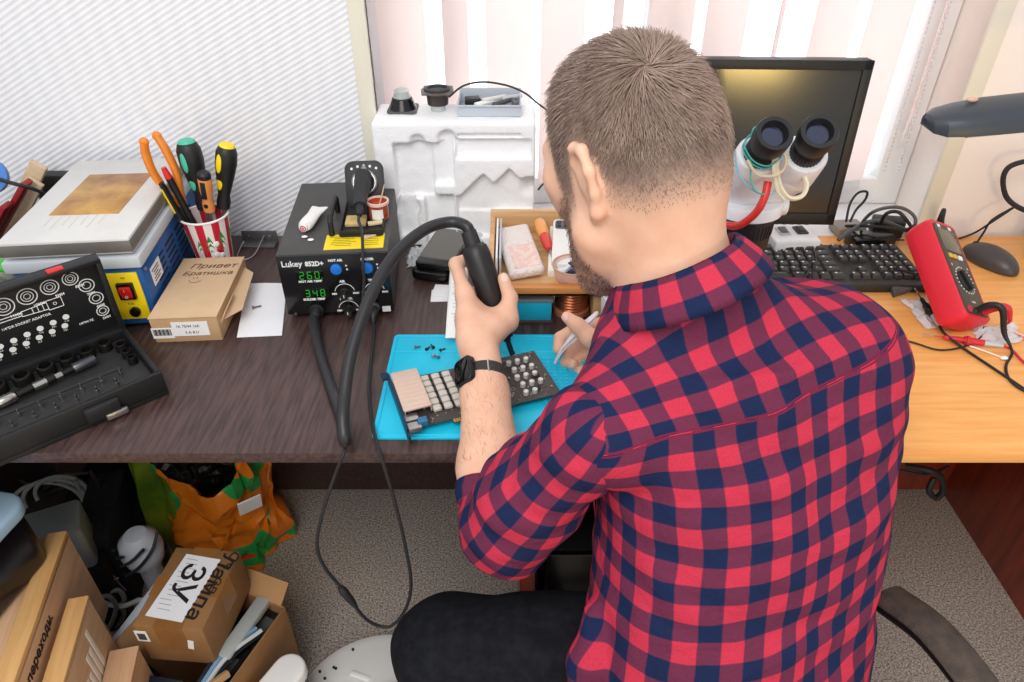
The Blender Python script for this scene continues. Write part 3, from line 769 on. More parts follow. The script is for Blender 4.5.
# arc-length table round the trunk
_t = np.linspace(-PI, PI, 721)
def ell_arc(a, b):
    e = 2 / 2.35
    x = a * np.sign(np.sin(_t)) * np.abs(np.sin(_t)) ** e; y = -b * np.sign(np.cos(_t)) * np.abs(np.cos(_t)) ** e
    L = np.concatenate([[0], np.cumsum(np.hypot(np.diff(x), np.diff(y)))]); return L - L[360]
ARC = ell_arc(.186, .126)
CY0 = v3(.262, .635, 0)
def torso_uv(P):
    g = [np.interp(P[:, 2], SL[:, 0], SL[:, i]) for i in (1, 2, 3, 4)]
    u0 = (P[:, 0] - g[0]) * TS[0] + (P[:, 1] - g[1]) * TS[1]; w0 = (P[:, 0] - g[0]) * TF[0] + (P[:, 1] - g[1]) * TF[1]
    th = np.arctan2(u0 / g[2], -w0 / g[3])
    u_low = np.interp(th, _t, ARC)
    # over the shoulders: straight across
    uc = (P[:, 0] - .262) * TS[0] + (P[:, 1] - .635) * TS[1]; wc = (P[:, 0] - .262) * TF[0] + (P[:, 1] - .635) * TF[1]
    z0 = .90; up = np.maximum(P[:, 2] - z0, 0)
    ang = np.arctan2(up, np.maximum(-wc + .03, 1e-4))
    v_up = .145 * np.where(wc > .03, PI / 2 + (wc - .03) / .145, ang)
    v = np.where(P[:, 2] < z0, P[:, 2] - z0, v_up) - .12 * u_low
    k = ss(.88, .97, P[:, 2])
    return np.stack([u_low * (1 - k) + uc * 1.08 * k, v], 1)
S = SDF((-.02, .36, .44), (.56, .84, 1.13), 0.003)
S.field((-.02, .3, .44), (.56, .84, 1.10), trunk(.008, .455, 1.0), 0.02)
S.cone(SHL + v3(.016, .006, .002), .049, SHR + v3(.004, .0, -.010), .058, .03)
nb = C7 + v3(.0, .035, -.028)
S.cone(nb + v3(-.004, 0, -.004), .061, SHL + v3(.028, .008, -.006), .048, .025); S.cone(nb, .062, SHR + v3(-.01, -.0, -.004), .056, .05)
S.cone(SHR, .060, SHR + (ELR - SHR) * .4, .056, .05)
S.cone(nb + v3(.03, .02, -.09), .08, nb + v3(.06, .0, -.16), .09, .06)
_t0, _t1, _t2 = [np.array(Py(*q)) for q in ((592, 612, .505), (588, 660, .475), (586, 730, .44))]
S.chain([_t0, _t1, _t2], [.012, .022, .026], .02)
# gathered folds
def folds(V, N, amp, f=1.0):
    k = np.array([noise.noise(Vector((p[0] * 9 * f + p[2] * 6, p[1] * 9 * f, p[2] * 16 * f))) + .5 * noise.noise(Vector((p[0] * 22 * f + p[2] * 12, p[1] * 20, p[2] * 34 * f))) for p in V])
    return V + N * (amp * k)[:, None]
# neck opening and hem
w = S._win((-.02, .36, .44), (.56, .84, 1.13)); sl, X, Y, Z = w
nd = nrm(NK1 - NK0); 
S.cone(NK0 + nd * .034, .064, NK0 + nd * .12, .080, .0, True)
V2, Q2 = S.mesh(3); N2 = sample_normals(V2, Q2)
V2 = folds(V2, N2, .0060)
# yoke seam: a doubled band standing just proud of the back
from mathutils.bvhtree import BVHTree
bvh = BVHTree.FromPolygons([Vector(p) for p in V2], [tuple(q) for q in Q2])
def on_shirt(p, d, off=.0):
    h = bvh.ray_cast(Vector(p), Vector(d)); return (h[0] + h[1] * off) if h[0] is not None else None
def cam_hit(px, py, off=0.0):
    a = (px - 512) / F; b = (341 - py) / F
    d = Vector((a, cp + b * sp, -sp + b * cp)).normalized()
    return on_shirt((0, 0, CAMZ), d, off)
_uv = torso_uv(V2)
ya, yb = np.array(cam_hit(592, 455)), np.array(cam_hit(896, 336)); yn = nrm(np.cross(yb - ya, np.cross(yb - ya, v3(0, 0, 1)) * -1)); yn = nrm(v3(0, 0, 1) - nrm(yb - ya) * nrm(yb - ya)[2])
_yd = np.where(V2[:, 2] > .84, (V2 - ya) @ yn, -1.0)
shirt = npmesh('shirt', V2, Q2, M_shirt, man, uv=_uv, attrs={'yoke': _yd})
_l = shirt.data.uv_layers.new(name='yoke_cloth'); _u2 = np.stack([_uv[:, 0] * .98 + .26 * _uv[:, 1] + .013, _uv[:, 1] + .022], 1)
_l.data.foreach_set('uv', _u2[Q2.ravel()].astype(np.float32).ravel())
ROOTM['shirt'] = ROOTM[man.name]
M_thread = mat('crimson_seam_thread', (150, 34, 66), .8)
def seam(pix, name, w=.0022):
    P = [cam_hit(x, y, .0006) for x, y in pix]; P = [p for p in P if p is not None]
    if len(P) < 3: return
    b = MB(T(0, 0, 0)); b.tube(P, w, 6, 4, flat=.5); b.build(name, M_thread, shirt_node, world=True)
shirt_node = man
# yoke seam and armhole seam
seam([(590, 462), (592, 485), (596, 515), (600, 545), (604, 575)], 'armhole_seam')
# ------------------------------------------------------------------ sleeves
def sleeve(name, sh, el, wr, cuff, rs, lo, hi, openr):
    D = SDF(lo, hi, .003)
    d = wr - el; ce = el + d * cuff
    D.cone(sh, rs[0], el + (sh - el) * .35, rs[1], .03); D.cone(el + (sh - el) * .35, rs[1], el, rs[2], .03)
    D.cone(el, rs[2], ce, rs[3], .03)
    fd = nrm(d)
    D.field(lo, hi, lambda X, Y, Z: np.maximum(((X - ce[0]) * fd[0] + (Y - ce[1]) * fd[1] + (Z - ce[2]) * fd[2]) * -1, np.sqrt((X - ce[0]) ** 2 + (Y - ce[1]) ** 2 + (Z - ce[2]) ** 2) - .078), 0, True)
    D.cone(ce - fd * .02, openr, ce + fd * .05, openr, 0, True)
    Vv, Qq = D.mesh(2); Nn = sample_normals(Vv, Qq)
    Vv = folds(Vv, Nn, .0065, 1.25)
    # cloth coordinates along and round the arm
    ax = nrm(el - sh); L1 = np.linalg.norm(el - sh); r1 = Vv - sh; a1 = r1 @ ax
    r2 = Vv - el; a2 = r2 @ fd
    k = ss(-.03, .03, a2 - (L1 - a1) * .4)
    up = nrm(np.cross(ax, v3(.2, .3, 1)));  vp = np.cross(ax, up)
    q = r1 - a1[:, None] * ax; th = np.arctan2(q @ up, q @ vp)
    along = a1 + np.maximum(a2, 0) * .7
    return npmesh(name, Vv, Qq, M_shirt, man, uv=np.stack([th * .062, along], 1))
shL = SHL + v3(.006, .004, .004)
sleeve('sleeve', shL, ELL_ + v3(.012, .0, .004), WRL, .13, (.052, .057, .056, .049), (-.16, .40, .60), (.20, .80, 1.05), .042)
sleeve('sleeve', SHR + v3(-.01, 0, -.01), ELR, WRR, .45, (.058, .058, .055, .048), (.20, .50, .70), (.56, .92, 1.05), .040)
# rolled cuff on the near arm
fdL = nrm(WRL - ELL_)
def roll(c, ax, r, w, t, name):
    m = look(c, ax); rings = []
    n = 40
    for (rr, z) in ((r, -w), (r + t, -w * .8), (r + t * 1.25, 0), (r + t, w * .8), (r, w), (r - t * .5, w * .7), (r - t * .5, -w * .7)):
        rings.append([m @ Vector(((rr + .0025 * math.sin(3 * a + z * 80)) * math.cos(a), (rr + .0025 * math.cos(2 * a + 1)) * math.sin(a), z + .004 * math.sin(2 * a))) for a in [2 * PI * j / n for j in range(n)]])
    rows = np.array([[list(p) for p in rg] for rg in rings]); m_ = len(rings)
    Vv = rows.reshape(-1, 3); Qq = np.array([(i * n + j, i * n + (j + 1) % n, ((i + 1) % m_) * n + (j + 1) % n, ((i + 1) % m_) * n + j) for i in range(m_) for j in range(n)])
    uv = np.array([(2 * r * PI * j / n, 1.1 * i * w / 2) for i in range(m_) for j in range(n)])
    return npmesh(name, Vv, Qq, M_shirt, man, uv=uv)
roll(ELL_ + v3(.004, 0, .002) + fdL * .036, fdL + v3(.12, 0, .1), .0445, .017, .006, 'cuff')
# ------------------------------------------------------------------ collar: a stand with the leaf folded over it
def collar():
    n = 64; prof = [(.001, -.012), (.0, .006), (.001, .018), (.004, .024), (.009, .022), (.014, .014), (.021, .002), (.026, -.010), (.0285, -.0185), (.026, -.018), (.021, -.010), (.012, .004), (.006, .010), (.004, -.006)]
    base = C7 + v3(-.004, .036, .004)
    ax = nrm(v3(-.40, .30, .86))
    fx = nrm(TF - ax * float(TF @ ax)); sx_ = np.cross(fx, ax)
    Vv = []; uv = []
    for i, (o, z) in enumerate(prof):
        L = sum(math.hypot(prof[k][0] - prof[k - 1][0], prof[k][1] - prof[k - 1][1]) for k in range(1, i + 1))
        for j in range(n):
            a = R(-168 + 336 * j / (n - 1))                            # 0 at the nape, open in front
            w = abs(a) / R(168)
            r = .0615 + .003 * math.cos(2 * a) + o * (1 + .15 * w)
            p = base + (-fx * math.cos(a) * 1.0 + sx_ * math.sin(a) * .98) * r + ax * (z * (1 - .12 * w) - .012 * w * w)
            Vv.append(p); uv.append((a * .09, L * 1.0 + .3))
    m_ = len(prof)
    Qq = np.array([(i * n + j, i * n + j + 1, ((i + 1) % m_) * n + j + 1, ((i + 1) % m_) * n + j) for i in range(m_) for j in range(n - 1)])
    return npmesh('collar', np.array(Vv), Qq, M_shirt, man, uv=np.array(uv))
collar()
# ------------------------------------------------------------------ trousers and shoes
M_denim = mat('black_trousers', (13, 14, 19), .85, spec=.2, rgb2=(24, 26, 33), noise_scale=60, bump=.35, bump_scale=45)
D = SDF((-.30, .30, .05), (.66, 1.10, .66), .004)
D.ell((.285, .50, .53), (.18, .14, .10), None, .05)
KL = np.array(Py(452, 654, .57)); KR = v3(.40, .93, .54)
HLp, HRp = v3(.20, .53, .53), v3(.36, .56, .53)
D.cone(HLp, .088, KL, .076, .05); D.ell(KL, (.078, .072, .070), None, .03)
D.cone(KL, .066, v3(.02, .60, .12), .05, .03); D.cone(HRp, .088, KR, .070, .05); D.cone(KR, .064, v3(.42, .90, .12), .05, .03)
Vv, Qq = D.mesh(2); Vv = folds(Vv, sample_normals(Vv, Qq), .006, .8)
npmesh('trousers', Vv, Qq, M_denim, man)
M_shoe = mat('black_shoe', (24, 24, 26), .4)
for a, d in ((v3(.02, .60, .05), v3(-.35, .93, 0)), (v3(.42, .90, .05), v3(.05, 1, 0))):
    D = SDF(a + v3(-.22, -.22, -.06), a + v3(.22, .30, .10), .005); d = nrm(d)
    D.cone(a, .042, a + d * .15 + v3(0, 0, -.010), .036, .03); D.cone(a + v3(0, 0, .05), .043, a, .045, .02); D.cone(a - d * .03, .042, a, .045, .02)
    D.field(a - .25, a + .32, lambda X, Y, Z: .004 - Z, 0, True) if False else None
    Vv, Qq = D.mesh(2); Vv[:, 2] = np.maximum(Vv[:, 2], .002)
    npmesh('shoe', Vv, Qq, M_shoe, man)

# ------------------------------------------------------------------ wristwatch
M_strap = mat('black_woven_strap', (40, 38, 38), .8, rgb2=(70, 66, 64), noise_scale=900, bump=.5, bump_scale=700)
M_case = mat('dark_grey_aluminium', (58, 56, 58), .3, .7)
M_screen = mat('black_glass', (8, 8, 10), .08, spec=.6)
M_chrome = mat('polished_steel', (200, 200, 204), .22, 1.0)
wc = WRL + (ELL_ - WRL) * .185
wn = nrm(v3(-.66, -.62, .42)); wn = nrm(wn - fdL * float(wn @ fdL))
WM = Matrix((Vector(np.cross(fdL, wn)), Vector(fdL), Vector(wn))).transposed().to_4x4(); WM.translation = Vector(wc)
wt = thing('wristwatch', 'black square smartwatch with a woven strap on the left wrist', 'watch', M=WM)
rings = []
for (o, y) in ((.0, -.0105), (.0022, -.0105), (.0022, .0105), (.0, .0105)):
    rings.append([(( .0300 + o) * math.sin(a), y, (.0290 + o) * math.cos(a)) for a in [2 * PI * j / 48 for j in range(48)]])
MB().loft(rings, False, True).build('strap', M_strap, wt)
MB().box((.027, 0, .013), (.0028, .0235, .006), M=rot(y=25), bev=.0008).build('strap_buckle', M_chrome, wt)
cs = MB().prism(rrect(.035, .040, .0085), .0285, .0385, bev=.002, seg=3).build('case', M_case, wt)
MB().prism(rrect(.0305, .0355, .008), .0384, .0392, bev=.0004).build('screen', M_screen, cs)
MB().cyl((.0168, .008, .0335), (.0192, .008, .0335), .0034, bev=.0006).build('crown', M_case, cs)

# ------------------------------------------------------------------ office chair
M_blackp = mat('black_plastic', (26, 26, 28), .45, bump=.1, bump_scale=300)
M_fab = mat('black_seat_fabric', (28, 28, 31), .9, rgb2=(38, 38, 42), noise_scale=300)
M_armw = mat('brown_worn_arm_pad', (86, 72, 62), .5, rgb2=(60, 52, 48), noise_scale=60, bump=.5, bump_scale=700)
cx = thing('office_chair', 'black office chair with curved armrests under the seated person', 'chair', (.275, .44, 0), 12)
MB().prism(rrect(.46, .45, .12, 8), .405, .44, bev=.015, seg=3).build('seat', M_fab, cx)
MB().cyl((0, 0, .10), (0, 0, .39), .028, n=20).build('gas_column', M_blackp, cx)
MB().prism(rrect(.2, .2, .03), .385, .405).build('seat_plate', M_blackp, cx)
for k in range(5):
    a = R(72 * k + 18)
    lg = MB().loft([[(math.cos(a) * r - math.sin(a) * w, math.sin(a) * r + math.cos(a) * w, z) for (w, z) in ((-h, z0), (h, z0), (h, z1), (-h, z1))] for r, h, z0, z1 in ((.02, .028, .07, .125), (.29, .018, .062, .085))]).build('leg', M_blackp, cx)
    MB().torus((math.cos(a) * .28, math.sin(a) * .28, .028), .018, .010, rot(x=90), 20, 8).build('caster', M_blackp, lg)
# low back out of the photograph's frame, and the two arms
MB().loft([[(x, -.235 - .02 * (1 - (x / .2) ** 2) + dy, z) for x in np.linspace(-.2, .2, 9)] + [(x, -.265 - .02 * (1 - (x / .2) ** 2) + dy, z) for x in np.linspace(.2, -.2, 9)] for z, dy in ((.47, .0), (.52, -.01), (.57, -.02))]).build('backrest', M_fab, cx)
for q in (-1, 1):
    pts = [(q * .235, -.15, .42), (q * .275, -.19, .46), (q * .285, -.17, .54), (q * .280, -.08, .585), (q * .272, .02, .595), (q * .262, .095, .572)] if q > 0 else [(q * .235, -.16, .42), (q * .275, -.21, .50), (q * .285, -.20, .60), (q * .285, -.14, .65), (q * .285, -.10, .655)]
    ar = MB().tube(pts, .018, 12, 8, flat=1.0).build('armrest', M_blackp, cx)
    pad = [(p[0], p[1], p[2] + .014) for p in pts[-4:]]
    MB().tube(pad, .026, 14, 8, flat=.42).build('arm_pad', M_armw, ar)
# ------------------------------------------------------------------ shared materials
M_black = mat('matt_black_plastic', (24, 25, 28), .5, bump=.08, bump_scale=400)
M_blackg = mat('glossy_black_plastic', (16, 16, 18), .2)
M_rubber = mat('black_rubber', (34, 34, 37), .6)
M_steel = mat('brushed_steel', (176, 176, 176), .32, .9, bump=.1, bump_scale=200)
M_alu = mat('worn_aluminium', (226, 225, 222), .45, .25, noise_amt=.10, noise_scale=9)
M_print = mat('white_print', (236, 236, 236), .6)
M_inkb = mat('black_marker_ink', (26, 24, 24), .7)
M_paper = mat('white_paper', (240, 241, 246), .8, noise_amt=.04, noise_scale=20)
M_card = mat('brown_cardboard', (194, 158, 120), .85, noise_amt=.14, noise_scale=14, bump=.1, bump_scale=120)
M_carde = mat('cardboard_light', (212, 180, 144), .85, noise_amt=.12, noise_scale=14)
M_yellow = mat('yellow_plastic', (248, 218, 20), .45)
M_blueb = mat('blue_enamel', (22, 88, 158), .4, noise_amt=.15, noise_scale=18)
M_red = mat('red_plastic', (214, 30, 34), .35)
M_orange = mat('orange_plastic', (236, 138, 44), .4, noise_amt=.1, noise_scale=30)
M_teal = mat('teal_plastic', (70, 190, 160), .4)
M_grayp = mat('light_grey_plastic', (196, 202, 208), .45)
M_dgray = mat('dark_grey_metal', (92, 92, 94), .45, .4)
M_copper = mat('copper', (196, 120, 80), .35, .9)
M_green = mat('green_print', (30, 150, 70), .6)
M_redp = mat('red_print', (206, 34, 62), .6)
M_whitep = mat('white_card', (242, 242, 240), .6)

# ------------------------------------------------------------------ preheater with the yellow front
hp = thing('preheating_station', 'blue metal heating box with yellow front and scorched aluminium plate on top', 'heating station', (-.695, .993, DZ), 6)
w, d = .196, .33
b = MB().box((0, d / 2, .064), (w, d, .110), bev=.004)
for x in (-.08, .08):
    for y in (.03, d - .03): b.cyl((x, y, .0), (x, y, .012), .010, n=14)
b.build('housing', M_blueb, hp)
MB().box((0, -.0015, .066), (w - .018, .004, .088), bev=.001).build('front_panel', M_yellow, hp)
sw = MB().box((.066, -.006, .078), (.026, .008, .030), bev=.0015).build('power_switch', M_blackg, hp)
MB().box((.066, -.0095, .078), (.018, .008, .021), M=rot(x=9), bev=.002).build('rocker', M_red, sw)
pr = MB(); fm = T(0, -.0107, 0) @ rot(x=90)
pr.text('I', .007, T(.066, -.0146, .081) @ rot(x=99), align='CENTER').text('O', .007, T(.066, -.0130, .0685) @ rot(x=99), align='CENTER')
pr.build('switch_marks', M_print, sw)
kb = MB().cyl((.068, -.003, .038), (.068, -.010, .038), .0085, bev=.001).cyl((.068, -.010, .038), (.068, -.012, .038), .0045).build('fuse_holder', M_blackg, hp)
pt = MB()
pt.text('POWER', .006, T(-.086, -.0036, .082) @ rot(x=90), sx=1.2).text('ON', .0045, T(.062, -.0036, .100) @ rot(x=90)).text('FUSE', .0045, T(.060, -.0036, .051) @ rot(x=90))
pt.build('panel_lettering', M_inkb, hp)
vt = MB()
for r_ in range(6):
    for c_ in range(4):
        vt.box((w / 2 + .0004, .075 + c_ * .062, .040 + r_ * .011), (.0012, .046, .0032))
vt.build('vent_slots', mat('dark_slot', (8, 22, 48), .7), hp)
lb = MB().box((w / 2 + .0007, .050, .082), (.001, .046, .032), M=rot(x=0)).build('data_label', M_paper, hp)
lt = MB()
for i in range(5): lt.box((w / 2 + .0014, .046 + .003 * (i % 2), .092 - i * .005), (.0004, .032 - .006 * (i % 3), .0016))
lt.build('label_print', M_inkb, lb)
for y, z in ((.012, .020), (.012, .108), (.14, .02), (.27, .02)): MB().cyl((w / 2, y, z), (w / 2 + .002, y, z), .0035, n=10).build('screw', M_steel, hp)
MB().box((-.001, d / 2 - .001, .130), (w + .012, d + .012, .020), bev=.003).build('upper_frame', M_grayp, hp)
pl = MB().box((-.002, d / 2 - .002, .1595), (w + .002, d + .006, .027), bev=.0025).build('hot_plate', M_alu, hp)
MB().box((-.002, d / 2 - .002, .1590), (w + .0028, d + .0068, .020), bev=.0008).build('plate_edge', mat('machined_grey_edge', (138, 134, 128), .4, .4, noise_amt=.2, noise_scale=12), pl)
M_tape = mat('scorched_polyimide_tape', (214, 168, 84), .35, rgb2=(150, 96, 50), noise_scale=10)
MB().box((.0, .172, .1734), (.112, .168, .0010), M=rot(z=-2), bev=.0004).build('polyimide_tape', M_tape, pl)
dr = MB()
for k in range(7):
    x = -.05 + .014 * k
    dr.tube([(x, .086, .1733), (x - .001, .066 - .004 * (k % 3), .1733), (x - .001, .050 - .012 * (k % 2), .1733)], .0010, 5, 3, flat=.25)
dr.build('resin_drips', mat('resin_stain', (218, 210, 194), .5), pl)

# ------------------------------------------------------------------ open socket set
ss_ = thing('socket_set_case', 'open black plastic socket set case with white drawings inside its raised lid', 'socket set', (-.516, .828, DZ), 42)
L = .345
b = MB()
b.box((-L / 2, .08, .006), (L, .160, .012), bev=.002)
for y in (.004, .156): b.box((-L / 2, y, .024), (L, .008, .036), bev=.002)
for x in (-.004, -L + .004): b.box((x, .08, .024), (.008, .156, .036), bev=.002)
for x in (-.09, -.25):
    b.box((x, -.004, .024), (.046, .012, .022), bev=.002)
b.build('tray', M_black, ss_)
ins = MB().box((-L / 2, .08, .020), (L - .017, .143, .016), bev=.002)
ins.box((-L / 2 - .02, .034, .029), (L - .075, .046, .006), bev=.002)
ins.box((-L / 2 - .01, .075, .0285), (L - .055, .014, .004), bev=.001)
ins.build('insert', mat('charcoal_insert', (44, 44, 46), .6), ss_)
MB().box((-.075, -.009, .012), (.030, .006, .010), M=rot(z=0), bev=.002).build('latch', M_steel, ss_)
MB().box((-.255, -.009, .012), (.030, .006, .010), bev=.002).build('latch', M_steel, ss_)
LM = T(0, .160, .036) @ rot(x=3)
LH = .136
ld = MB(LM)
ld.box((-L / 2, .012, LH / 2), (L, .006, LH), bev=.001)
for z in (.004, LH - .004): ld.box((-L / 2, .003, z), (L, .020, .008), bev=.002)
for x in (-.004, -L + .004): ld.box((x, .003, LH / 2), (.008, .020, LH - .012), bev=.002)
lid = ld.build('lid', M_black, ss_)
MB(LM).box((-.060, .001, LH + .0005), (.022, .012, .003), bev=.001).build('red_clip', M_red, lid)
dw = MB(LM @ T(0, .0085, 0) @ rot(x=90))                                # x along the lid, y up, facing the tray
def ring(x, y, r, wd=.0007):
    dw.lathe([(r - wd, 0), (r + wd, 0), (r + wd, .0004), (r - wd, .0004), (r - wd, 0)], T(x, y, 0), 28)
def hexa(x, y, r):
    for k in range(6):
        a, c = R(60 * k), R(60 * k + 60)
        p, q = Vector((x + r * math.cos(a), y + r * math.sin(a), .0002)), Vector((x + r * math.cos(c), y + r * math.sin(c), .0002))
        dw.cyl(p, q, .0005, n=4)
bigs = [(-.045, .118, .0112), (-.074, .115, .0125), (-.105, .112, .0135), (-.137, .108, .0145), (-.170, .105, .0155), (-.206, .102, .0165), (-.244, .099, .0175), (-.285, .096, .0185)]
for i, (x, y, r) in enumerate((a_, b_ - .007, c_ * .94) for a_, b_, c_ in bigs):
    ring(x, y, r); ring(x, y, r * .62, .0005); hexa(x, y, r * .36)
    dw.text(('8MM', '9MM', '10MM', '11MM', '12MM', '13MM', '14MM', '15MM')[i], .0062, T(x + .002, y - r - .0075, 0), .0002, bold=.0001)
for i, (x, y, r) in enumerate(((-.028, .092, .0105), (-.022, .066, .0098), (-.020, .041, .0085))):
    ring(x, y, r); ring(x, y, r * .55, .0005)
    dw.text(('7MM', '6MM', '5MM')[i], .0058, T(x - .004, y - r - .007, 0), .0002, bold=.0001)
def line(*ps):
    for p, q in zip(ps[:-1], ps[1:]): dw.cyl((p[0], p[1], .0002), (q[0], q[1], .0002), .0006, n=4)
def drawing(x, y, s_):
    line((x, y - .008), (x - .02 * s_, y - .008), (x - .02 * s_, y + .008), (x, y + .008), (x, y - .008))
    line((x - .02 * s_, y + .006), (x - .055 * s_, y + .004), (x - .055 * s_, y - .004), (x - .02 * s_, y - .006))
    line((x - .055 * s_, y + .0025), (x - .085 * s_, y + .0025), (x - .085 * s_, y - .0025), (x - .055 * s_, y - .0025))
    ring(x - .010 * s_, y, .0022, .0004)
    for k in range(3): line((x - (.026 + .007 * k) * s_, y - .005), (x - (.026 + .007 * k) * s_, y + .005))
drawing(-.066, .080, 1.0); drawing(-.178, .066, 1.1); drawing(-.29, .06, .7)
dw.text('1/4"DR SOCKET ADAPTOR', .0055, T(-.152, .064, 0), .0002, bold=.0001)
dw.text('STAINLESS QUICK CHANGE', .0055, T(-.262, .049, 0), .0002, bold=.0001).text('BIT HOLDER', .0055, T(-.262, .041, 0), .0002, bold=.0001)
dw.text('1/4"PH PZ', .0050, T(-.058, .030, 0), .0002, bold=.0001)
for k in range(11):
    for j in range(2):
        x, y = -.070 - k * .0185 - .006 * j, .052 - .014 * j - k * .0022
        dw.lathe([(0, 0), (.0046, 0), (.0046, .0004), (0, .0004)], T(x, y, 0), 14)
        dw.text(('T10', 'PH1', 'T15', 'PZ1', 'T20', 'SL3', 'T25', 'PH2', 'H4', 'PZ2', 'SL5')[(k + 3 * j) % 11], .0038, T(x - .004, y - .0088, 0), .0002)
dw.build('lid_drawing', M_print, lid)
M_sock = mat('black_chrome_socket', (52, 50, 48), .28, .8)
M_chr = mat('satin_chrome', (186, 184, 178), .25, 1.0)
SM = ROOTM['socket_set_case']
def socket(r, h):
    return MB().lathe([(r * .55, 0), (r, 0), (r, h * .93), (r * .92, h), (r * .66, h), (r * .60, h * .55), (0, h * .5)], n=24)
rows = [(-.040, .136, .0105), (-.066, .135, .0112), (-.094, .134, .0118), (-.124, .133, .0128), (-.156, .132, .0138), (-.190, .131, .0146), (-.226, .130, .0152), (-.264, .130, .0158)]
for i, (x, y, r) in enumerate(rows):
    single(socket(r, .026), 'socket', M_sock, '%s socket from the right in the back row of the open socket set' % ORD[i], 'socket', M=SM @ T(x, y, .0165), group='sockets in the open case')
for i, (x, y, r) in enumerate(((-.021, .118, .0092), (-.0205, .094, .0082), (-.020, .072, .0072))):
    single(socket(r, .022), 'socket', M_sock, '%s socket from the hinge along the right end of the socket set' % ORD[i], 'socket', M=SM @ T(x, y, .0185), group='sockets in the open case')
rt = thing('ratchet_driver', 'chrome driver handle lying across the tray of the open socket set', 'hand tool', M=SM @ T(-.16, .0905, .0335) @ rot(z=8))
MB().cyl((-.13, 0, .004), (-.04, 0, .004), .0032, .0045, n=14).cyl((-.135, 0, .004), (-.128, 0, .004), .0040, n=14).build('shaft', M_chr, rt)
MB().lathe([(0, 0), (.006, 0), (.0085, .008), (.0085, .024), (.0065, .028), (0, .028)], T(-.042, 0, .006) @ rot(y=90), 16).build('chrome_sleeve', M_chr, rt)
MB().lathe([(0, 0), (.006, 0), (.0065, .018), (.0055, .022), (0, .022)], T(-.012, 0, .006) @ rot(y=90), 16).build('collar', M_sock, rt)
MB().cyl((.010, 0, .006), (.028, 0, .006), .0065, n=16).cyl((.040, 0, .006), (.05, 0, .006), .0045, n=8).build('chrome_joint', M_chr, rt)
MB().cyl((.028, 0, .006), (.040, 0, .006), .0072, n=16).cyl((.05, 0, .006), (.066, 0, .006), .0055, n=16).build('knurled_ring', M_sock, rt)
MB().cyl((.066, 0, .006), (.098, 0, .006), .0078, n=20, bev=.001).build('bit_holder', mat('grey_socket_steel', (96, 98, 104), .3, .8), rt)
k = 0
for j in range(2):
    for i in range(8):
        x, y = -.045 - i * .027 - .012 * j, .047 - .020 * j
        mb = MB().cyl((0, 0, 0), (0, 0, .012), .0032, n=6).cyl((0, 0, .012), (0, 0, .0185), .0028, .0012, n=8)
        single(mb, 'screwdriver_bit', M_chr, '%s bit from the right in the %s row of bits in the socket set' % (ORD[i], ('back', 'front')[j]), 'screwdriver bit', M=SM @ T(x, y, .0270), group='bits in the open case')

# ------------------------------------------------------------------ small cardboard box with handwriting
cb = thing('cardboard_box', 'small flat brown cardboard box with pen writing on its lid beside the heating box', 'box', (-.5345, .962, DZ), 4)
w, d, h = .108, .196, .047
MB().box((0, d / 2, h / 2), (w, d, h), bev=.0015).build('carton', M_card, cb)
b = MB().box((0, d / 2, h + .0008), (w + .002, d + .002, .0016), bev=.0006)
b.prism([(w / 2, .012), (w / 2, d - .01), (w / 2 + .020, d - .03), (w / 2 + .028, .045)], 0, .0014, T(0, 0, .030) @ T(0, 0, 0)).build('lid', M_carde, cb)
b = MB(T(w / 2 + .001, 0, 0) @ rot(y=24)); b.prism(rrect(.040, .075, .018), 0, .0014, T(-.012, .050, .022) @ rot(y=90)); b.build('side_flap', M_carde, cb)
tx = MB(T(0, 0, h + .0018))
tx.text('Привет', .022, T(-.034, .158, 0), .0002, shear=.25, sx=1.05).text('Братишка', .0175, T(-.040, .134, 0), .0002, shear=.2, sx=1.05)
tx.torus((-.012, .118, 0), .010, .0005, n=20, k=4, arc=(185, 350)).cyl((-.016, .121, 0), (-.016, .125, 0), .0007, n=5).cyl((-.010, .121, 0), (-.010, .125, 0), .0007, n=5)
tx.build('handwriting', mat('brown_pen_ink', (74, 48, 34), .8), cb)
lb = MB().box((.008, -.0008, .026), (.058, .001, .027)).box((-.038, -.0006, .019), (.034, .001, .020)).build('label', M_paper, cb)
lt = MB(T(0, -.0014, 0) @ rot(x=90)).text('1K 70/44 16A', .0078, T(-.014, .029, 0), .0002, sx=.85).text('3.A 8.U', .0072, T(-.002, .017, 0), .0002)
for i in range(14): lt.box((-.052 + i * .0021, .021, .0002), (.0008 + .0005 * (i % 3), .012, .0003))
lt.build('label_print', M_inkb, lb)

# ------------------------------------------------------------------ sheet of paper with a screw
P0 = [Pz(237, 338, DZ), Pz(282, 336, DZ), Pz(287, 284, DZ), Pz(247, 284, DZ)]
b = MB(); b.grid(lambda u, v: P0[0].lerp(P0[1], u).lerp(P0[3].lerp(P0[2], u), v) + Vector((0, 0, .0012 + .0012 * math.sin(3 * u) * v)), 8, 8, .0004)
single(b, 'paper_sheet', M_paper, 'white sheet of paper lying on the dark desk between box and soldering station', 'paper', (P0[0] + P0[2]) / 2, world=True)
q = Pz(254, 307, DZ + .005)
single(MB().cyl((0, 0, 0), (.011, .005, 0), .0014, n=8).cyl((-.003, -.0013, 0), (0, 0, 0), .0030, n=10), 'screw', M_dgray, 'small dark screw lying on the white sheet of paper', 'screw', q - Vector((0, 0, .0008)))

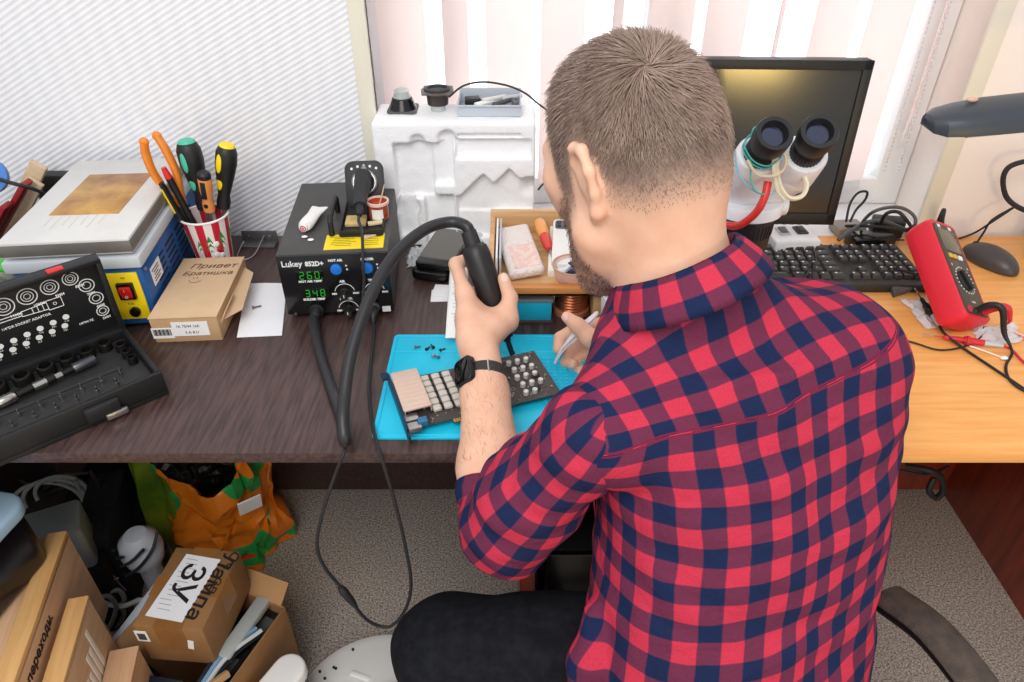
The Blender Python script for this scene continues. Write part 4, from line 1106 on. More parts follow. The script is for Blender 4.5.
# ------------------------------------------------------------------ steel angle and wire hook by the wall
br = thing('steel_bracket', 'grey steel angle plate with a bent wire hook against the wall behind the box', 'bracket', Pz(258, 246, DZ), 0)
MB().box((0, .02, .012), (.072, .003, .024), bev=.0008).box((0, .006, .0018), (.072, .030, .003), bev=.0008).build('angle_plate', M_dgray, br)
MB().cyl((-.02, .0185, .014), (-.02, .0165, .014), .003, n=10).cyl((.022, .0185, .014), (.022, .0165, .014), .003, n=10).build('screw_head', M_steel, br)
MB().tube([(.012, .015, .016), (.010, -.004, .012), (.006, -.045, .004), (-.010, -.062, .003), (-.026, -.048, .003), (-.030, -.012, .004), (-.028, .004, .008)], .0013, 8, 6).build('wire_hook', M_steel, br)

# ------------------------------------------------------------------ paper cup and the tools in it
CUP = Vector((-.572, 1.215, DZ))
cu = thing('paper_cup', 'paper cup with red and white stripes and green fir trees holding hand tools', 'cup', CUP)
hgt, r0, r1 = .108, .030, .0425
def cup_mat():
    m = mat('printed_paper_cup', (240, 236, 232), .5); nt = m.node_tree; bs = nt.nodes['Principled BSDF']
    tc = nt.nodes.new('ShaderNodeTexCoord'); sx = nt.nodes.new('ShaderNodeSeparateXYZ'); nt.links.new(tc.outputs['Object'], sx.inputs[0])
    at = nt.nodes.new('ShaderNodeMath'); at.operation = 'ARCTAN2'; nt.links.new(sx.outputs[0], at.inputs[0]); nt.links.new(sx.outputs[1], at.inputs[1])
    ml = nt.nodes.new('ShaderNodeMath'); ml.operation = 'MULTIPLY_ADD'; ml.inputs[1].default_value = 9 / (2 * PI); ml.inputs[2].default_value = 20.37; nt.links.new(at.outputs[0], ml.inputs[0])
    fr = nt.nodes.new('ShaderNodeMath'); fr.operation = 'FRACT'; nt.links.new(ml.outputs[0], fr.inputs[0])
    gt = nt.nodes.new('ShaderNodeMath'); gt.operation = 'GREATER_THAN'; gt.inputs[1].default_value = .5; nt.links.new(fr.outputs[0], gt.inputs[0])
    mx = nt.nodes.new('ShaderNodeMix'); mx.data_type = 'RGBA'; mx.inputs[6].default_value = lin((242, 236, 234)) + (1,); mx.inputs[7].default_value = lin((204, 26, 58)) + (1,)
    nt.links.new(gt.outputs[0], mx.inputs[0]); nt.links.new(mx.outputs[2], bs.inputs['Base Color']); return m
MB().lathe([(0, .004), (r0 - .001, .004), (r0, 0), (r0 + .001, 0), (r1, hgt), (r1 - .001, hgt), (r0 - .001, .006), (0, .006)], n=48).build('cup_wall', cup_mat(), cu)
MB().torus((0, 0, hgt), r1, .0022, n=48).build('rolled_rim', M_whitep, cu)
tr = MB(); tw = MB(); trd = MB()
def on_cup(a, z, o=.0006):
    r = r0 + (r1 - r0) * z / hgt + o; return Vector((r * math.sin(a), -r * math.cos(a), z))
def cup_tri(mb, a, z, wa, hz):
    for (a1, z1, a2, z2, a3, z3) in ((a - wa, z, a + wa, z, a, z + hz),):
        n = 6
        for i in range(n):
            f0, f1 = i / n, (i + 1) / n
            q = [on_cup(a - wa * (1 - f0), z + hz * f0), on_cup(a + wa * (1 - f0), z + hz * f0), on_cup(a + wa * (1 - f1) + 1e-4, z + hz * f1), on_cup(a - wa * (1 - f1) - 1e-4, z + hz * f1)]
            bm_ = mb.bm; f = bm_.faces.new([bm_.verts.new(v) for v in q])
for a, s_, zb in ((-.75, 1, .030), (-.15, .85, .024), (.35, .9, .030), (.95, 1.0, .028), (1.6, 1, .03), (-1.5, 1, .03)):
    for j in range(3):
        cup_tri(tr, a, zb + .017 * s_ * j, (.40 - .09 * j) * s_, .024 * s_)
n_ = 60
for j in range(n_):
    a0, a1 = 2 * PI * j / n_, 2 * PI * (j + 1) / n_
    f = tr.bm.faces.new([tr.bm.verts.new(v) for v in (on_cup(a0, .002), on_cup(a1, .002), on_cup(a1, .024 + .006 * math.sin(3 * a1)), on_cup(a0, .024 + .006 * math.sin(3 * a0)))])
tr.build('fir_tree_print', M_green, cu)
for a, z in ((.62, .062), (.55, .040), (.80, .036)): tw.ball(on_cup(a, z), .006, (1, .25, 1), M=rot(z=math.degrees(a)), u=12, v=8)
tw.build('snow_print', M_print, cu)
for a, z in ((.72, .050), (.60, .028), (-.5, .026)): trd.ball(on_cup(a, z), .005, (1, .3, 1), M=rot(z=math.degrees(a)), u=12, v=8)
trd.build('red_dot_print', M_redp, cu)
CT = CUP + Vector((0, 0, .03))
def axis(px, py, Y, foot):
    top = Py(px, py, Y); bot = CUP + Vector(foot); return look(bot, top - bot), (top - bot).length
# pliers with two orange handles
pm = CUP + Vector((-.002, .004, .012))
pj = Py(181, 208, 1.215)
pt1, pt2 = Py(144, 142, 1.205), Py(157, 136, 1.235)
pv = thing('pliers', 'steel pliers with two long orange handles in the striped cup', 'pliers', pm)
MB().tube([pj + Vector((.004, .004, .002)), pj.lerp(pm, .4) + Vector((.003, .003, 0)), pm], [.0075, .0065, .0035], 10, 4, flat=.7).tube([pj + Vector((-.004, -.004, .002)), pj.lerp(pm, .4), pm + Vector((-.002, -.002, 0))], [.0075, .0065, .003], 10, 4, flat=.7).cyl(pj + Vector((0, -.012, -.008)), pj + Vector((0, .010, -.004)), .0055, n=14).build('jaws', M_steel, pv, world=True)
for top, bend, o in ((pt1, Py(153, 172, 1.205), -.006), (pt2, Py(176, 172, 1.225), .005)):
    MB().tube([pj + Vector((o, 0, .004)), pj.lerp(bend, .45) + Vector((o * .6, 0, 0)), bend, bend.lerp(top, .6) + Vector((o * .5, 0, 0)), top], [.0088, .0078, .0085, .0092, .0085], 14, 6, flat=.8).ball(top, .0085, (1, .8, 1)).build('handle', M_orange, pv, world=True)
# black and yellow cutter with a red collar
k0, k1 = CUP + Vector((-.014, -.018, .03)), Py(161, 183, 1.185)
kv = thing('utility_knife', 'slim black tool with a yellow inlay and red collar at the left of the cup', 'hand tool', k0)
MB().tube([k0, k0.lerp(k1, .5), k1], [.0060, .0075, .0070], 10, 4, flat=.6).build('handle', M_black, kv, world=True)
kd = (k1 - k0).normalized(); off = Vector((-.002, -.0052, .001))
MB().tube([k0.lerp(k1, .62) + off, k0.lerp(k1, .93) + off], [.0032, .0036], 8, 1, flat=.7).build('yellow_inlay', M_yellow, kv, world=True)
k2 = Py(169, 178, 1.20)
c2 = thing('screwdriver', 'thin dark screwdriver with a red tip behind the orange pliers handle', 'screwdriver', CUP + Vector((-.004, -.008, .02)))
MB().tube([CUP + Vector((-.004, -.008, .02)), k2], [.0055, .0065], 10, 1).build('handle', M_black, c2, world=True)
MB().tube([k2, k2.lerp(CUP + Vector((-.004, -.008, .02)), -.12)], [.0068, .0045], 10, 1).build('red_tip', M_red, c2, world=True)
def big_driver(name, label, px, py, Y, foot, r, acc, cap, Lh):
    m, Lt = axis(px, py, Y, foot)
    t = thing(name, label, 'screwdriver', M=m)
    s0 = Lt - Lh
    MB().cyl((0, 0, 0), (0, 0, s0 + .01), .0030, n=10).build('shaft', M_steel, t)
    prof = [(0, s0), (r * .62, s0), (r * .66, s0 + Lh * .10), (r * .55, s0 + Lh * .22), (r * .78, s0 + Lh * .45), (r, s0 + Lh * .72), (r * .98, s0 + Lh * .88), (r * .78, Lt - .004), (r * .6, Lt - .001), (0, Lt - .001)]
    MB().lathe(prof, n=24).build('handle', M_black, t)
    MB().lathe([(0, Lt - .002), (r * .74, Lt - .002), (r * .6, Lt + .002), (0, Lt + .0035)], n=20).build('end_cap', cap, t)
    # oval inlays towards the camera
    iv = m.to_3x3().inverted(); tc_ = iv @ (Vector((0, -.7, .45))); a = math.atan2(tc_.y, tc_.x)
    for z, hh in ((s0 + Lh * .74, Lh * .15), (s0 + Lh * .42, Lh * .11)):
        for da in (-.30,):
            rr = r * (.93 if z > s0 + Lh * .6 else .68)
            p = Vector((rr * math.cos(a + da), rr * math.sin(a + da), z))
            MB().ball(p, 1, (.0026, .0062, hh), M=rot(z=math.degrees(a + da)), u=14, v=10).build('inlay', acc, t)
    return t
big_driver('screwdriver', 'thick black and green screwdriver upright in the striped cup behind the pliers', 186, 141, 1.235, (.0, .014, .012), .0215, M_teal, M_teal, .128)
big_driver('screwdriver', 'black and yellow screwdriver at the right of the striped cup', 227, 145, 1.230, (.006, .006, .012), .0190, M_yellow, M_yellow, .122)
m, Lt = axis(204, 176, 1.190, (.004, -.006, .012))
t = thing('screwdriver', 'short orange screwdriver with a black band and black end in the middle of the cup', 'screwdriver', M=m)
MB().cyl((0, 0, 0), (0, 0, Lt - .05), .003, n=10).build('shaft', M_steel, t)
MB().lathe([(0, Lt - .07), (.0100, Lt - .07), (.0105, Lt - .055), (.0085, Lt - .045), (.0112, Lt - .03), (.0120, Lt - .008), (.0105, Lt - .002), (0, Lt - .002)], n=20).build('handle', mat('amber_plastic', (222, 142, 78), .4), t)
MB().lathe([(0, Lt - .004), (.0112, Lt - .004), (.0115, Lt + .004), (.0085, Lt + .008), (0, Lt + .009)], n=20).build('end_cap', M_black, t)
iv = m.to_3x3().inverted(); tc_ = iv @ Vector((0, -.8, .4)); a = math.atan2(tc_.y, tc_.x)
MB().box((.0105 * math.cos(a), .0105 * math.sin(a), Lt - .024), (.004, .009, .034), M=rot(z=math.degrees(a)), bev=.0015).build('grip_strip', M_black, t)
MB().cyl((.006 * math.cos(a), .006 * math.sin(a), Lt - .056), (.0112 * math.cos(a), .0112 * math.sin(a), Lt - .056), .004, n=12).build('hanging_hole', M_black, t)

# ------------------------------------------------------------------ things leaning in the corner left of the heating box
def slab(name, label, cat, c, size, rx, ry, rz, m, bev=.002, grp=None):
    return single(MB().box((0, 0, 0), size, bev=bev), name, m, label, cat, M=T(c) @ rot(rx, ry, rz), group=grp)
M_pine = wood('pale_pine', (222, 198, 164), (206, 178, 140), .6, 1)
bx = -.985
slab('wood_offcut', 'pale wooden slat leaning behind the heating box, nearer the wall', 'wood slat', (bx + .020, 1.280, .822), (.030, .012, .235), -6, 38, 0, M_pine, grp='wooden slats')
slab('wood_offcut', 'pale wooden slat leaning behind the heating box, in front of its twin', 'wood slat', (bx + .022, 1.250, .808), (.030, .012, .225), -6, 40, 0, M_pine, grp='wooden slats')
M_redf = mat('dark_red_folder', (150, 24, 34), .4)
slab('folder', 'dark red folder leaning in the corner left of the heating box, upper of two', 'folder', (bx + .030, 1.222, .828), (.010, .030, .21), -4, 42, 0, M_redf, grp='red folders')
slab('folder', 'dark red folder leaning in the corner left of the heating box, lower of two', 'folder', (bx + .012, 1.185, .806), (.010, .030, .19), -4, 40, 0, M_redf, grp='red folders')
slab('binder', 'black ring binder standing in the corner behind the heating box', 'binder', (bx + .10, 1.325, .812), (.10, .03, .142), 0, 0, 0, M_black, .004)
slab('notebook', 'dark notebook leaning beside the red folders at the left edge', 'notebook', (bx + .01, 1.11, .815), (.02, .12, .15), 0, 0, 0, M_black)
single(MB().tube([Py(-40, 168, 1.20), Py(8, 182, 1.17), Py(36, 190, 1.19), Py(70, 206, 1.245)], .0035, 8, 6), 'cable', M_rubber, 'black cable running past the red folders behind the heating box', 'cable', (bx, 1.2, .95), world=True)
tp = MB().lathe([(.018, 0), (.032, 0), (.032, .018), (.018, .018), (.018, 0)], n=32)
single(tp, 'tape_roll', mat('blue_tape', (28, 120, 206), .4), 'roll of bright blue tape at the left edge on the wooden slats', 'tape roll', M=look(Py(-11, 176, 1.225), Vector((.35, -.85, .4))))
slab('green_strip', 'bright green plastic strip poking out under the heating plate at the left', 'plastic strip', Py(12, 262, 1.02) + Vector((-.02, 0, 0)), (.034, .05, .006), 0, 20, 10, mat('bright_green', (70, 190, 60), .4))
b = MB()
b.grid(lambda u, v: Vector((-.905 + .085 * u, .975 + .02 * math.sin(5 * v) + .12 * v, DZ + .012 + .085 * math.sin(PI * u) * (.8 + .2 * math.sin(9 * v)))), 12, 12, .0012)
single(b, 'plastic_bag', mat('grey_green_film', (108, 116, 100), .3, rgb2=(190, 186, 170), noise_scale=30), 'crumpled grey plastic bag at the left edge beside the yellow panel', 'bag', (-.845, 1.03, DZ), world=True)
# ------------------------------------------------------------------ soldering station
st = thing('soldering_station', 'black soldering station with green digits and blue buttons on the dark desk', 'soldering station', (-.2955, 1.036, DZ), 5)
w, d, h0, h1 = .183, .288, .010, .126
SB = mat('black_crackle_steel', (74, 73, 71), .55, bump=.15, bump_scale=500, noise_amt=.25, noise_scale=9)
b = MB().box((0, d / 2, (h0 + h1) / 2), (w, d, h1 - h0), bev=.003)
for x in (-.075, .075):
    for y in (.03, d - .03): b.cyl((x, y, 0), (x, y, .012), .009, n=14)
b.build('housing', SB, st)
MB().box((0, -.0015, (h0 + h1) / 2), (w - .003, .005, h1 - h0 - .003), bev=.001).build('front_panel', M_blackg, st)
FM = T(0, -.0042, 0) @ rot(x=90)                                       # x right, y up
pr = MB(FM)
pr.text('Lukey', .0150, T(-.084, .1055, 0), .0002, sx=.95, bold=.0003).text('852D+', .0118, T(-.0455, .1055, 0), .0002, sx=.9, bold=.0005)
pr.build('brand_lettering', M_print, st)
pr = MB(FM)
def cap(s_, x, y, size=.0058): pr.text(s_, size, T(x, y, 0), .0002, align='CENTER', bold=.0003)
cap('HOT AIR TEMP', -.042, .0745); cap('SOLDER TEMP', -.041, .0390)
cap('HOT AIR', .004, .1120); cap('SOLDER', .056, .1120)
cap('AIR', .010, .0715); cap('HEATER', .012, .0370); cap('MIN', -.006, .0480, .0045); cap('MAX', .030, .0480, .0045); cap('MIN', -.002, .0140, .0045); cap('MAX', .031, .0140, .0045)
cap('TEMP', .060, .0715); cap('MIN', .044, .048, .0045); cap('MAX', .079, .048, .0045)
def arc(cx_, cy_, r, a0, a1): pr.torus((cx_, cy_, .0002), r, .0006, n=20, k=4, arc=(a0, a1))
arc(.012, .052, .0165, 12, 168); arc(.014, .018, .0165, 12, 168); arc(.062, .052, .0165, 12, 168)
pr.box((.078, .0145, 0), (.014, .011, .0004))
pr.build('panel_lettering', M_print, st)
M_led = mat('green_led', (20, 60, 26), .4, emit=(60, 235, 70), emit_s=.42)
M_ledoff = mat('led_window', (6, 16, 10), .1)
def digits(s_, x, y, nm):
    wn_ = MB(FM).box((x + .017, y + .0065, 0), (.046, .019, .001), bev=.0003).build('led_window', M_ledoff, st)
    b = MB(FM @ T(x, y, .0008))
    segs = {'2': 'abged', '6': 'afgedc', '0': 'abcdef', '3': 'abgcd', '4': 'fgbc', '8': 'abcdefg', '5': 'afgcd'}
    geo = {'a': (.004, .013, .0055, .0014), 'g': (.004, .0065, .0055, .0014), 'd': (.004, 0, .0055, .0014), 'f': (.0008, .0098, .0014, .0050), 'b': (.0072, .0098, .0014, .0050), 'e': (.0008, .0033, .0014, .0050), 'c': (.0072, .0033, .0014, .0050)}
    for i, c_ in enumerate(x_ for x_ in s_ if x_ != '.'):
        for g in segs[c_]:
            gx, gy, gw, gh = geo[g]; b.box((gx + i * .0125 + .05 * gy, gy, 0), (gw, gh, .0004))
    if '.' in s_: b.box((.0365, 0, 0), (.0016, .0016, .0004))
    b.build('led_digits', M_led, wn_)
digits('260.', -.0585, .0815, 0); digits('348', -.0545, .0465, 1)
M_blue = mat('blue_button', (32, 118, 214), .35)
for x in (.004, .055):
    bt = MB(FM).cyl((x, .0985, 0), (x, .0985, .006), .0098, .0092, bev=.001).build('power_button', M_blue, st)
dots = MB(FM)
for x, y in ((.0205, .1035), (.0212, .0965), (.0715, .1035), (.072, .0965)):
    MB(FM).cyl((x, y, 0), (x, y, .0008), .0016, n=10).build('indicator_lamp', M_print, st)
M_knob = mat('dark_chrome_knob', (70, 68, 66), .3, .8)
for x, y in ((.012, .052), (.014, .018), (.062, .052)):
    kb = MB(FM @ T(x, y, 0)).lathe([(0, 0), (.0085, 0), (.0085, .0015), (.0060, .002), (.0066, .017), (.0058, .0185), (0, .0185)], n=24).build('knob', M_knob, st)
    MB(FM @ T(x, y, .0186)).box((0, .0025, 0), (.0012, .0055, .0006)).build('knob_pointer', M_print, kb)
# hose socket, cable socket
MB(FM).cyl((-.040, .020, 0), (-.040, .020, .006), .0125, bev=.001).build('hose_socket', M_black, st)
MB(FM).cyl((.059, .022, 0), (.059, .022, .008), .0085, bev=.001).build('cable_socket', M_dgray, st)
MB(FM).cyl((-.077, .0135, 0), (-.077, .0135, .0008), .0025, n=12).build('panel_screw', M_dgray, st)
# top: yellow warning sticker and carrying handle
MB().box((.034, .036, h1 + .0004), (.098, .052, .0008)).build('warning_sticker', M_yellow, st)
yt = MB(T(0, 0, h1 + .001))
for i in range(6): yt.box((.012 + .004 * (i % 2), .052 - i * .006, 0), (.040 - .006 * (i % 3), .0012, .0003))
for i in range(5): yt.box((.062, .050 - i * .007, 0), (.026 - .005 * (i % 2), .0012, .0003))
yt.text('WARNING', .007, T(.026, .054, 0), .0002)
yt.build('sticker_print', mat('grey_print', (120, 108, 40), .7), st)
MB().tube([(-.006, .060, h1), (-.006, .060, h1 + .026), (-.006, .066, h1 + .032), (-.006, .145, h1 + .032), (-.006, .152, h1 + .026), (-.006, .152, h1)], .0048, 10, 1).build('carry_handle', M_black, st)
SMt = ROOTM['soldering_station']
TOPZ = h1 + .0003
# iron stand with the iron in it
sd = thing('iron_stand', 'black pressed steel soldering iron stand on top of the soldering station', 'iron stand', M=SMt @ T(.044, .118, TOPZ))
MB().prism(rrect(.074, .135, .006), 0, .004, bev=.001).build('base_tray', M_black, sd)
MB().box((0, -.0645, .007), (.074, .003, .010), bev=.001).box((-.0355, 0, .006), (.003, .13, .008), bev=.001).box((.0355, 0, .006), (.003, .13, .008), bev=.001).build('tray_rim', M_black, sd)
b = MB(T(0, .052, .003) @ rot(x=62))
b.prism(rrect(.070, .082, .016, 8), 0, .004, T(0, .038, 0), bev=.001)
b.build('back_plate', M_black, sd)
dt = MB(T(0, .052, .003) @ rot(x=62))
for k in range(5): dt.cyl((-.022 + .011 * k, .070 - .0012 * (k - 2) ** 2, .004), (-.022 + .011 * k, .070 - .0012 * (k - 2) ** 2, .0046), .0024, n=10)
dt.build('plate_holes', M_print, sd)
MB(T(0, .052, .003) @ rot(x=62)).torus((0, .040, .008), .0195, .0042, n=32, k=10).build('holder_ring', M_steel, sd)
MB().box((-.012, -.020, .0075), (.036, .034, .007), bev=.002).build('sponge', mat('yellow_sponge', (222, 196, 130), .9, noise_amt=.25, noise_scale=80, bump=.6, bump_scale=200), sd)
DM = SMt @ T(.044, .118, TOPZ)
i0 = DM @ Vector((0, .060, .030)); i1 = Py(361, 168, (DM @ Vector((0, -.005, 0))).y); i1 = DM @ Vector((0.0, .012, .062)); i2 = DM @ Vector((-.001, -.022, .040))
ir = thing('soldering_iron', 'black soldering iron resting in the ring of its stand on the station', 'soldering iron', i2)
ax_ = (i0 - i2)
i0 = DM @ Vector((.0, .058, .058)); i2 = DM @ Vector((-.001, -.028, .037))
MB().tube([i0, i0.lerp(i2, .35), i0.lerp(i2, .7), i2], [.0150, .0145, .0115, .0120], 18, 4).build('grip', M_rubber, ir, world=True)
MB().cyl(i0, i0 + (i0 - i2).normalized() * .022, .0085, .006, n=16).build('ferrule', M_steel, ir, world=True)
i3 = i2 + (i2 - i0).normalized() * .022
MB().tube([i2, i3], [.0085, .0045], 12, 1).build('strain_relief', M_rubber, ir, world=True)
# flux pot
fp = thing('flux_pot', 'small pot of orange-brown flux with a stick in it on the iron stand', 'pot', M=DM @ T(.027, -.004, .0045))
M_amber = mat('amber_flux', (188, 84, 56), .25, rgb2=(160, 62, 40), noise_scale=60)
MB().lathe([(0, 0), (.0165, 0), (.0180, .030), (.0165, .030), (.0160, .024), (0, .024)], n=28).build('pot', M_amber, fp)
MB().lathe([(.0168, .028), (.0195, .028), (.0195, .033), (.0168, .033), (.0168, .028)], n=28).build('rim', mat('clear_rim', (236, 206, 194), .2), fp)
MB().prism([(.0175 * math.cos(a), .0175 * math.sin(a)) for a in [R(-125 + 5 * i) for i in range(14)]] + [(.0181 * math.cos(a), .0181 * math.sin(a)) for a in [R(-60 - 5 * i) for i in range(14)]], .004, .022).build('label', M_whitep, fp)
MB().cyl((.002, .004, .022), (.014, .012, .056), .0012, n=6).build('stick', M_pine, fp)
single(MB().box((0, 0, .003), (.026, .011, .005), bev=.0015), 'sponge_offcut', mat('sponge_crumb', (226, 208, 160), .9, bump=.4), 'small pale sponge offcut beside the flux pot on the iron stand', 'sponge', M=DM @ T(.022, -.030, .0042) @ rot(z=12))
single(MB().box((0, 0, .0016), (.022, .012, .003), bev=.001), 'sponge_offcut', mat('beige_crumb', (214, 190, 168), .9), 'flat beige scrap lying on the right of the yellow warning sticker', 'scrap', M=SMt @ T(.058, .050, TOPZ + .0008) @ rot(z=35))
# crumpled white tube
tbm = SMt @ T(-.046, .112, TOPZ + .001) @ rot(z=-12)
tbq = thing('ointment_tube', 'small flattened white tube with a red ring mark on the soldering station', 'tube', M=tbm)
b = MB(); rings = []
for y, wv, hv in ((-.036, .010, .0085), (-.030, .0125, .0095), (-.012, .0130, .0080), (.012, .0120, .0055), (.034, .0145, .0016), (.042, .0150, .0010)):
    rings.append([(wv * math.cos(a), y + .002 * math.sin(3 * a), .0095 + hv * math.sin(a)) for a in [2 * PI * j / 20 for j in range(20)]])
b.loft(rings).build('tube_body', M_whitep, tbq)
MB().cyl((0, -.036, .0095), (0, -.043, .0095), .0070, n=18, bev=.001).build('cap', M_whitep, tbq)
MB(T(0, -.0432, .0095) @ rot(x=90)).torus((0, 0, 0), .0045, .0009, n=20, k=6).cyl((0, 0, 0), (0, 0, .0006), .0020, n=12).build('red_mark', M_redp, tbq)
for i, (x, y) in enumerate(((-.052, .058), (-.040, .046))):
    single(MB().ball((0, 0, 0), .0045, (1.2, .9, .35), u=10, v=6), 'white_crumb', M_whitep, ('white crumb on the station top nearer the flattened tube', 'white crumb on the station top nearer the front panel')[i], 'crumb', M=SMt @ T(x, y, TOPZ + .0014), group='white crumbs')

# ------------------------------------------------------------------ hot-air hose, handle and the iron cable
Hv = lambda t: Vector(HT + HA * t)
hd = thing('hot_air_gun', 'black hot-air handle with nozzle held in the left hand above the circuit board', 'hot-air tool', M=look(HT, HA))
Lh = float(np.linalg.norm(HTOP - HT))
MB().lathe([(0, 0), (.0042, 0), (.0042, .022), (.0060, .024), (.0062, .030), (0, .030)], n=20).build('nozzle', mat('heat_blued_steel', (44, 50, 62), .35, .8), hd)
MB().lathe([(0, .028), (.0105, .028), (.0128, .034), (.0128, .072), (.0105, .075), (0, .075)], n=28).build('heater_tube', mat('dark_tube_steel', (40, 40, 44), .4, .6), hd)
MB().lathe([(0, .070), (.0125, .070), (.0165, .080), (.0205, .100), (.0208, Lh - .022), (.0195, Lh - .010), (.0150, Lh - .004), (0, Lh - .004)], n=32).build('grip', mat('black_grip', (34, 32, 34), .45), hd)
MB().lathe([(0, Lh - .006), (.0125, Lh - .006), (.0118, Lh + .016), (.0105, Lh + .018), (0, Lh + .018)], n=24).build('strain_relief', M_rubber, hd)
e0 = Hv(Lh + .010); e1 = Hv(Lh + .030)
sock = SMt @ Vector((-.040, -.0102, .020))
hose_pts = [sock, sock + Vector((0, -.010, -.001)), Pz(314, 322, .756), Pz(320, 352, .752), Pz(331, 388, .752), Pz(341, 418, .752), Py(345, 441, .690),
            Py(343, 420, .705), Py(345, 392, .740), Py(352, 350, .790), Py(368, 302, .850), Py(388, 264, .905), Py(408, 242, .940), Py(430, 227, .970), Py(452, 222, .984), e0.lerp(e1, .75), e0]
single(MB().tube(hose_pts, .0088, 14, 8), 'hot_air_hose', mat('ribbed_black_hose', (38, 38, 41), .42), 'thick black hose arching from the station front to the hot-air handle', 'hose', sock, world=True)
# iron cable: from the iron over the front of the station, along the hose, down to the floor and back to its socket
csk = SMt @ Vector((.059, -.0122, .022))
cab = [i3, i3 + Vector((.001, -.014, -.004)), Py(362, 232, 1.055), Py(363, 262, 1.020), Py(364, 285, 1.010), Py(361, 315, .99), Py(356, 350, .965), Py(352, 385, .90), Py(349, 420, .78), Py(345, 448, .690), Py(334, 478, .675), Py(322, 515, .66), Py(317, 545, .65), Py(325, 568, .645), Py(345, 592, .645), Py(366, 619, .64), Py(388, 627, .640), Py(404, 612, .64), Py(411, 585, .645), Py(405, 545, .66), Py(395, 503, .675), Py(383, 462, .690), Py(376, 440, .712), Pz(371, 415, .7455), Pz(369, 385, .7455), Pz(372, 350, .7455), Pz(374, 328, .747), csk + Vector((0, -.022, -.012)), csk + Vector((0, -.010, 0)), csk]
icb = thing('iron_cable', 'thin black cable looping from the soldering station down past the desk edge', 'cable', Py(388, 627, .640))
MB().tube(cab, .0026, 8, 6).build('cord', M_rubber, icb, world=True)
fa, fb = Py(340, 587, .645), Py(356, 607, .6425)
MB().tube([fa, fa.lerp(fb, .2), fa.lerp(fb, .6), fb], [.0040, .0068, .0062, .0034], 12, 3).build('cord_joint', M_rubber, icb, world=True)
MB().tube([csk + Vector((0, -.002, 0)), csk + Vector((0, -.016, -.004)), csk + Vector((0, -.026, -.016))], [.0075, .0068, .0036], 12, 3).build('plug', M_black, icb, world=True)

# ------------------------------------------------------------------ blue repair mat
M_mat = mat('blue_silicone', (22, 200, 236), .5, noise_amt=.06, noise_scale=20)
mc = Vector((-.020, .852, DZ)); MW, MH = .352, .248
ma = thing('repair_mat', 'bright blue silicone repair mat under the circuit board', 'mat', mc)
MB().rbox((0, 0, .0025), (MW, MH, .005), .008, bev=.0012).build('sheet', M_mat, ma)
rb = MB()
zt = .0052
for (x0, y0, x1, y1) in ((-MW / 2 + .006, -MH / 2 + .006, MW / 2 - .006, -MH / 2 + .006), (-MW / 2 + .006, MH / 2 - .006, MW / 2 - .006, MH / 2 - .006), (-MW / 2 + .006, -MH / 2 + .006, -MW / 2 + .006, MH / 2 - .006), (MW / 2 - .006, -MH / 2 + .006, MW / 2 - .006, MH / 2 - .006), (-MW / 2 + .006, .075, MW / 2 - .006, .075), (-.06, .075, -.06, MH / 2 - .006), (.02, .075, .02, MH / 2 - .006)):
    rb.cyl((x0, y0, zt), (x1, y1, zt), .0012, n=6)
rb.build('raised_border', M_mat, ma)
gr = MB()
for i in range(12):
    for j in range(18):
        x, y = .070 + i * .0085, -.088 + j * .0085
        gr.box((x, y, .0058), (.0058, .0058, .0016), bev=.0005, seg=1)
gr.build('small_part_tray', M_mat, ma)
ru = MB()
for i in range(60): ru.box((-.165 + i * .0052, .110, .0053), (.0006, .004 + .003 * (i % 5 == 0), .0004))
ru.build('ruler_print', mat('pale_blue_print', (120, 220, 238), .6), ma)
mz = DZ + .005
for i, (px, py, a) in enumerate(((416, 347, 10), (427, 349, 60), (433, 347, 120), (441, 350, 30), (433, 356, 80), (438, 357, 150))):
    p = Pz(px, py, mz + .0025)
    mb = MB(rot(z=a)).cyl((0, 0, 0), (.0075, 0, 0), .0013, n=8).cyl((-.0025, 0, 0), (0, 0, 0), .0026, .0030, n=12)
    single(mb, 'screw', (M_dgray, M_black, M_black, M_black, M_steel, M_dgray)[i], 'tiny screw on the blue mat left of the hand, %s from the left' % ORD[i], 'screw', p, group='screws on the blue mat')

# ------------------------------------------------------------------ graphics card
g0, g1 = Pz(398, 398, mz + .013), Pz(553, 378, mz + .013)
gl = Pz(392, 372, mz + .013); 
ga = math.degrees(math.atan2((Pz(548, 362, mz) - Pz(410, 405, mz)).y, (Pz(548, 362, mz) - Pz(410, 405, mz)).x))
gc = Pz(475, 388, mz + .012)
gp_ = thing('graphics_card', 'bare grey circuit board with rows of chips lying on the blue mat', 'circuit board', M=T(gc) @ rot(z=20) @ Matrix.Scale(1.13, 4))
GW, GH = .205, .098
M_pcb = mat('dark_grey_board', (66, 60, 58), .45, noise_amt=.25, noise_scale=120)
b = MB()
b.prism([(-GW / 2, -GH / 2), (-.045, -GH / 2), (-.045, -GH / 2 - .007), (.030, -GH / 2 - .007), (.030, -GH / 2), (GW / 2, -GH / 2), (GW / 2, GH / 2), (-GW / 2, GH / 2)], -.0008, .0008)
b.build('board', M_pcb, gp_)
gd = MB()
for i in range(24): gd.box((-.043 + i * .0031, -GH / 2 - .0035, .0009), (.0022, .0062, .0003))
gd.build('edge_contacts', mat('gold_contact', (206, 170, 90), .35, .8), gp_)
b = MB()
for i in range(7):
    for j in range(5): b.box((-.062 + i * .0082 - .001 * j, .040 - j * .0165, .003), (.0068, .0125, .0042), bev=.0006, seg=1) if not (i > 4 and j > 2) else None
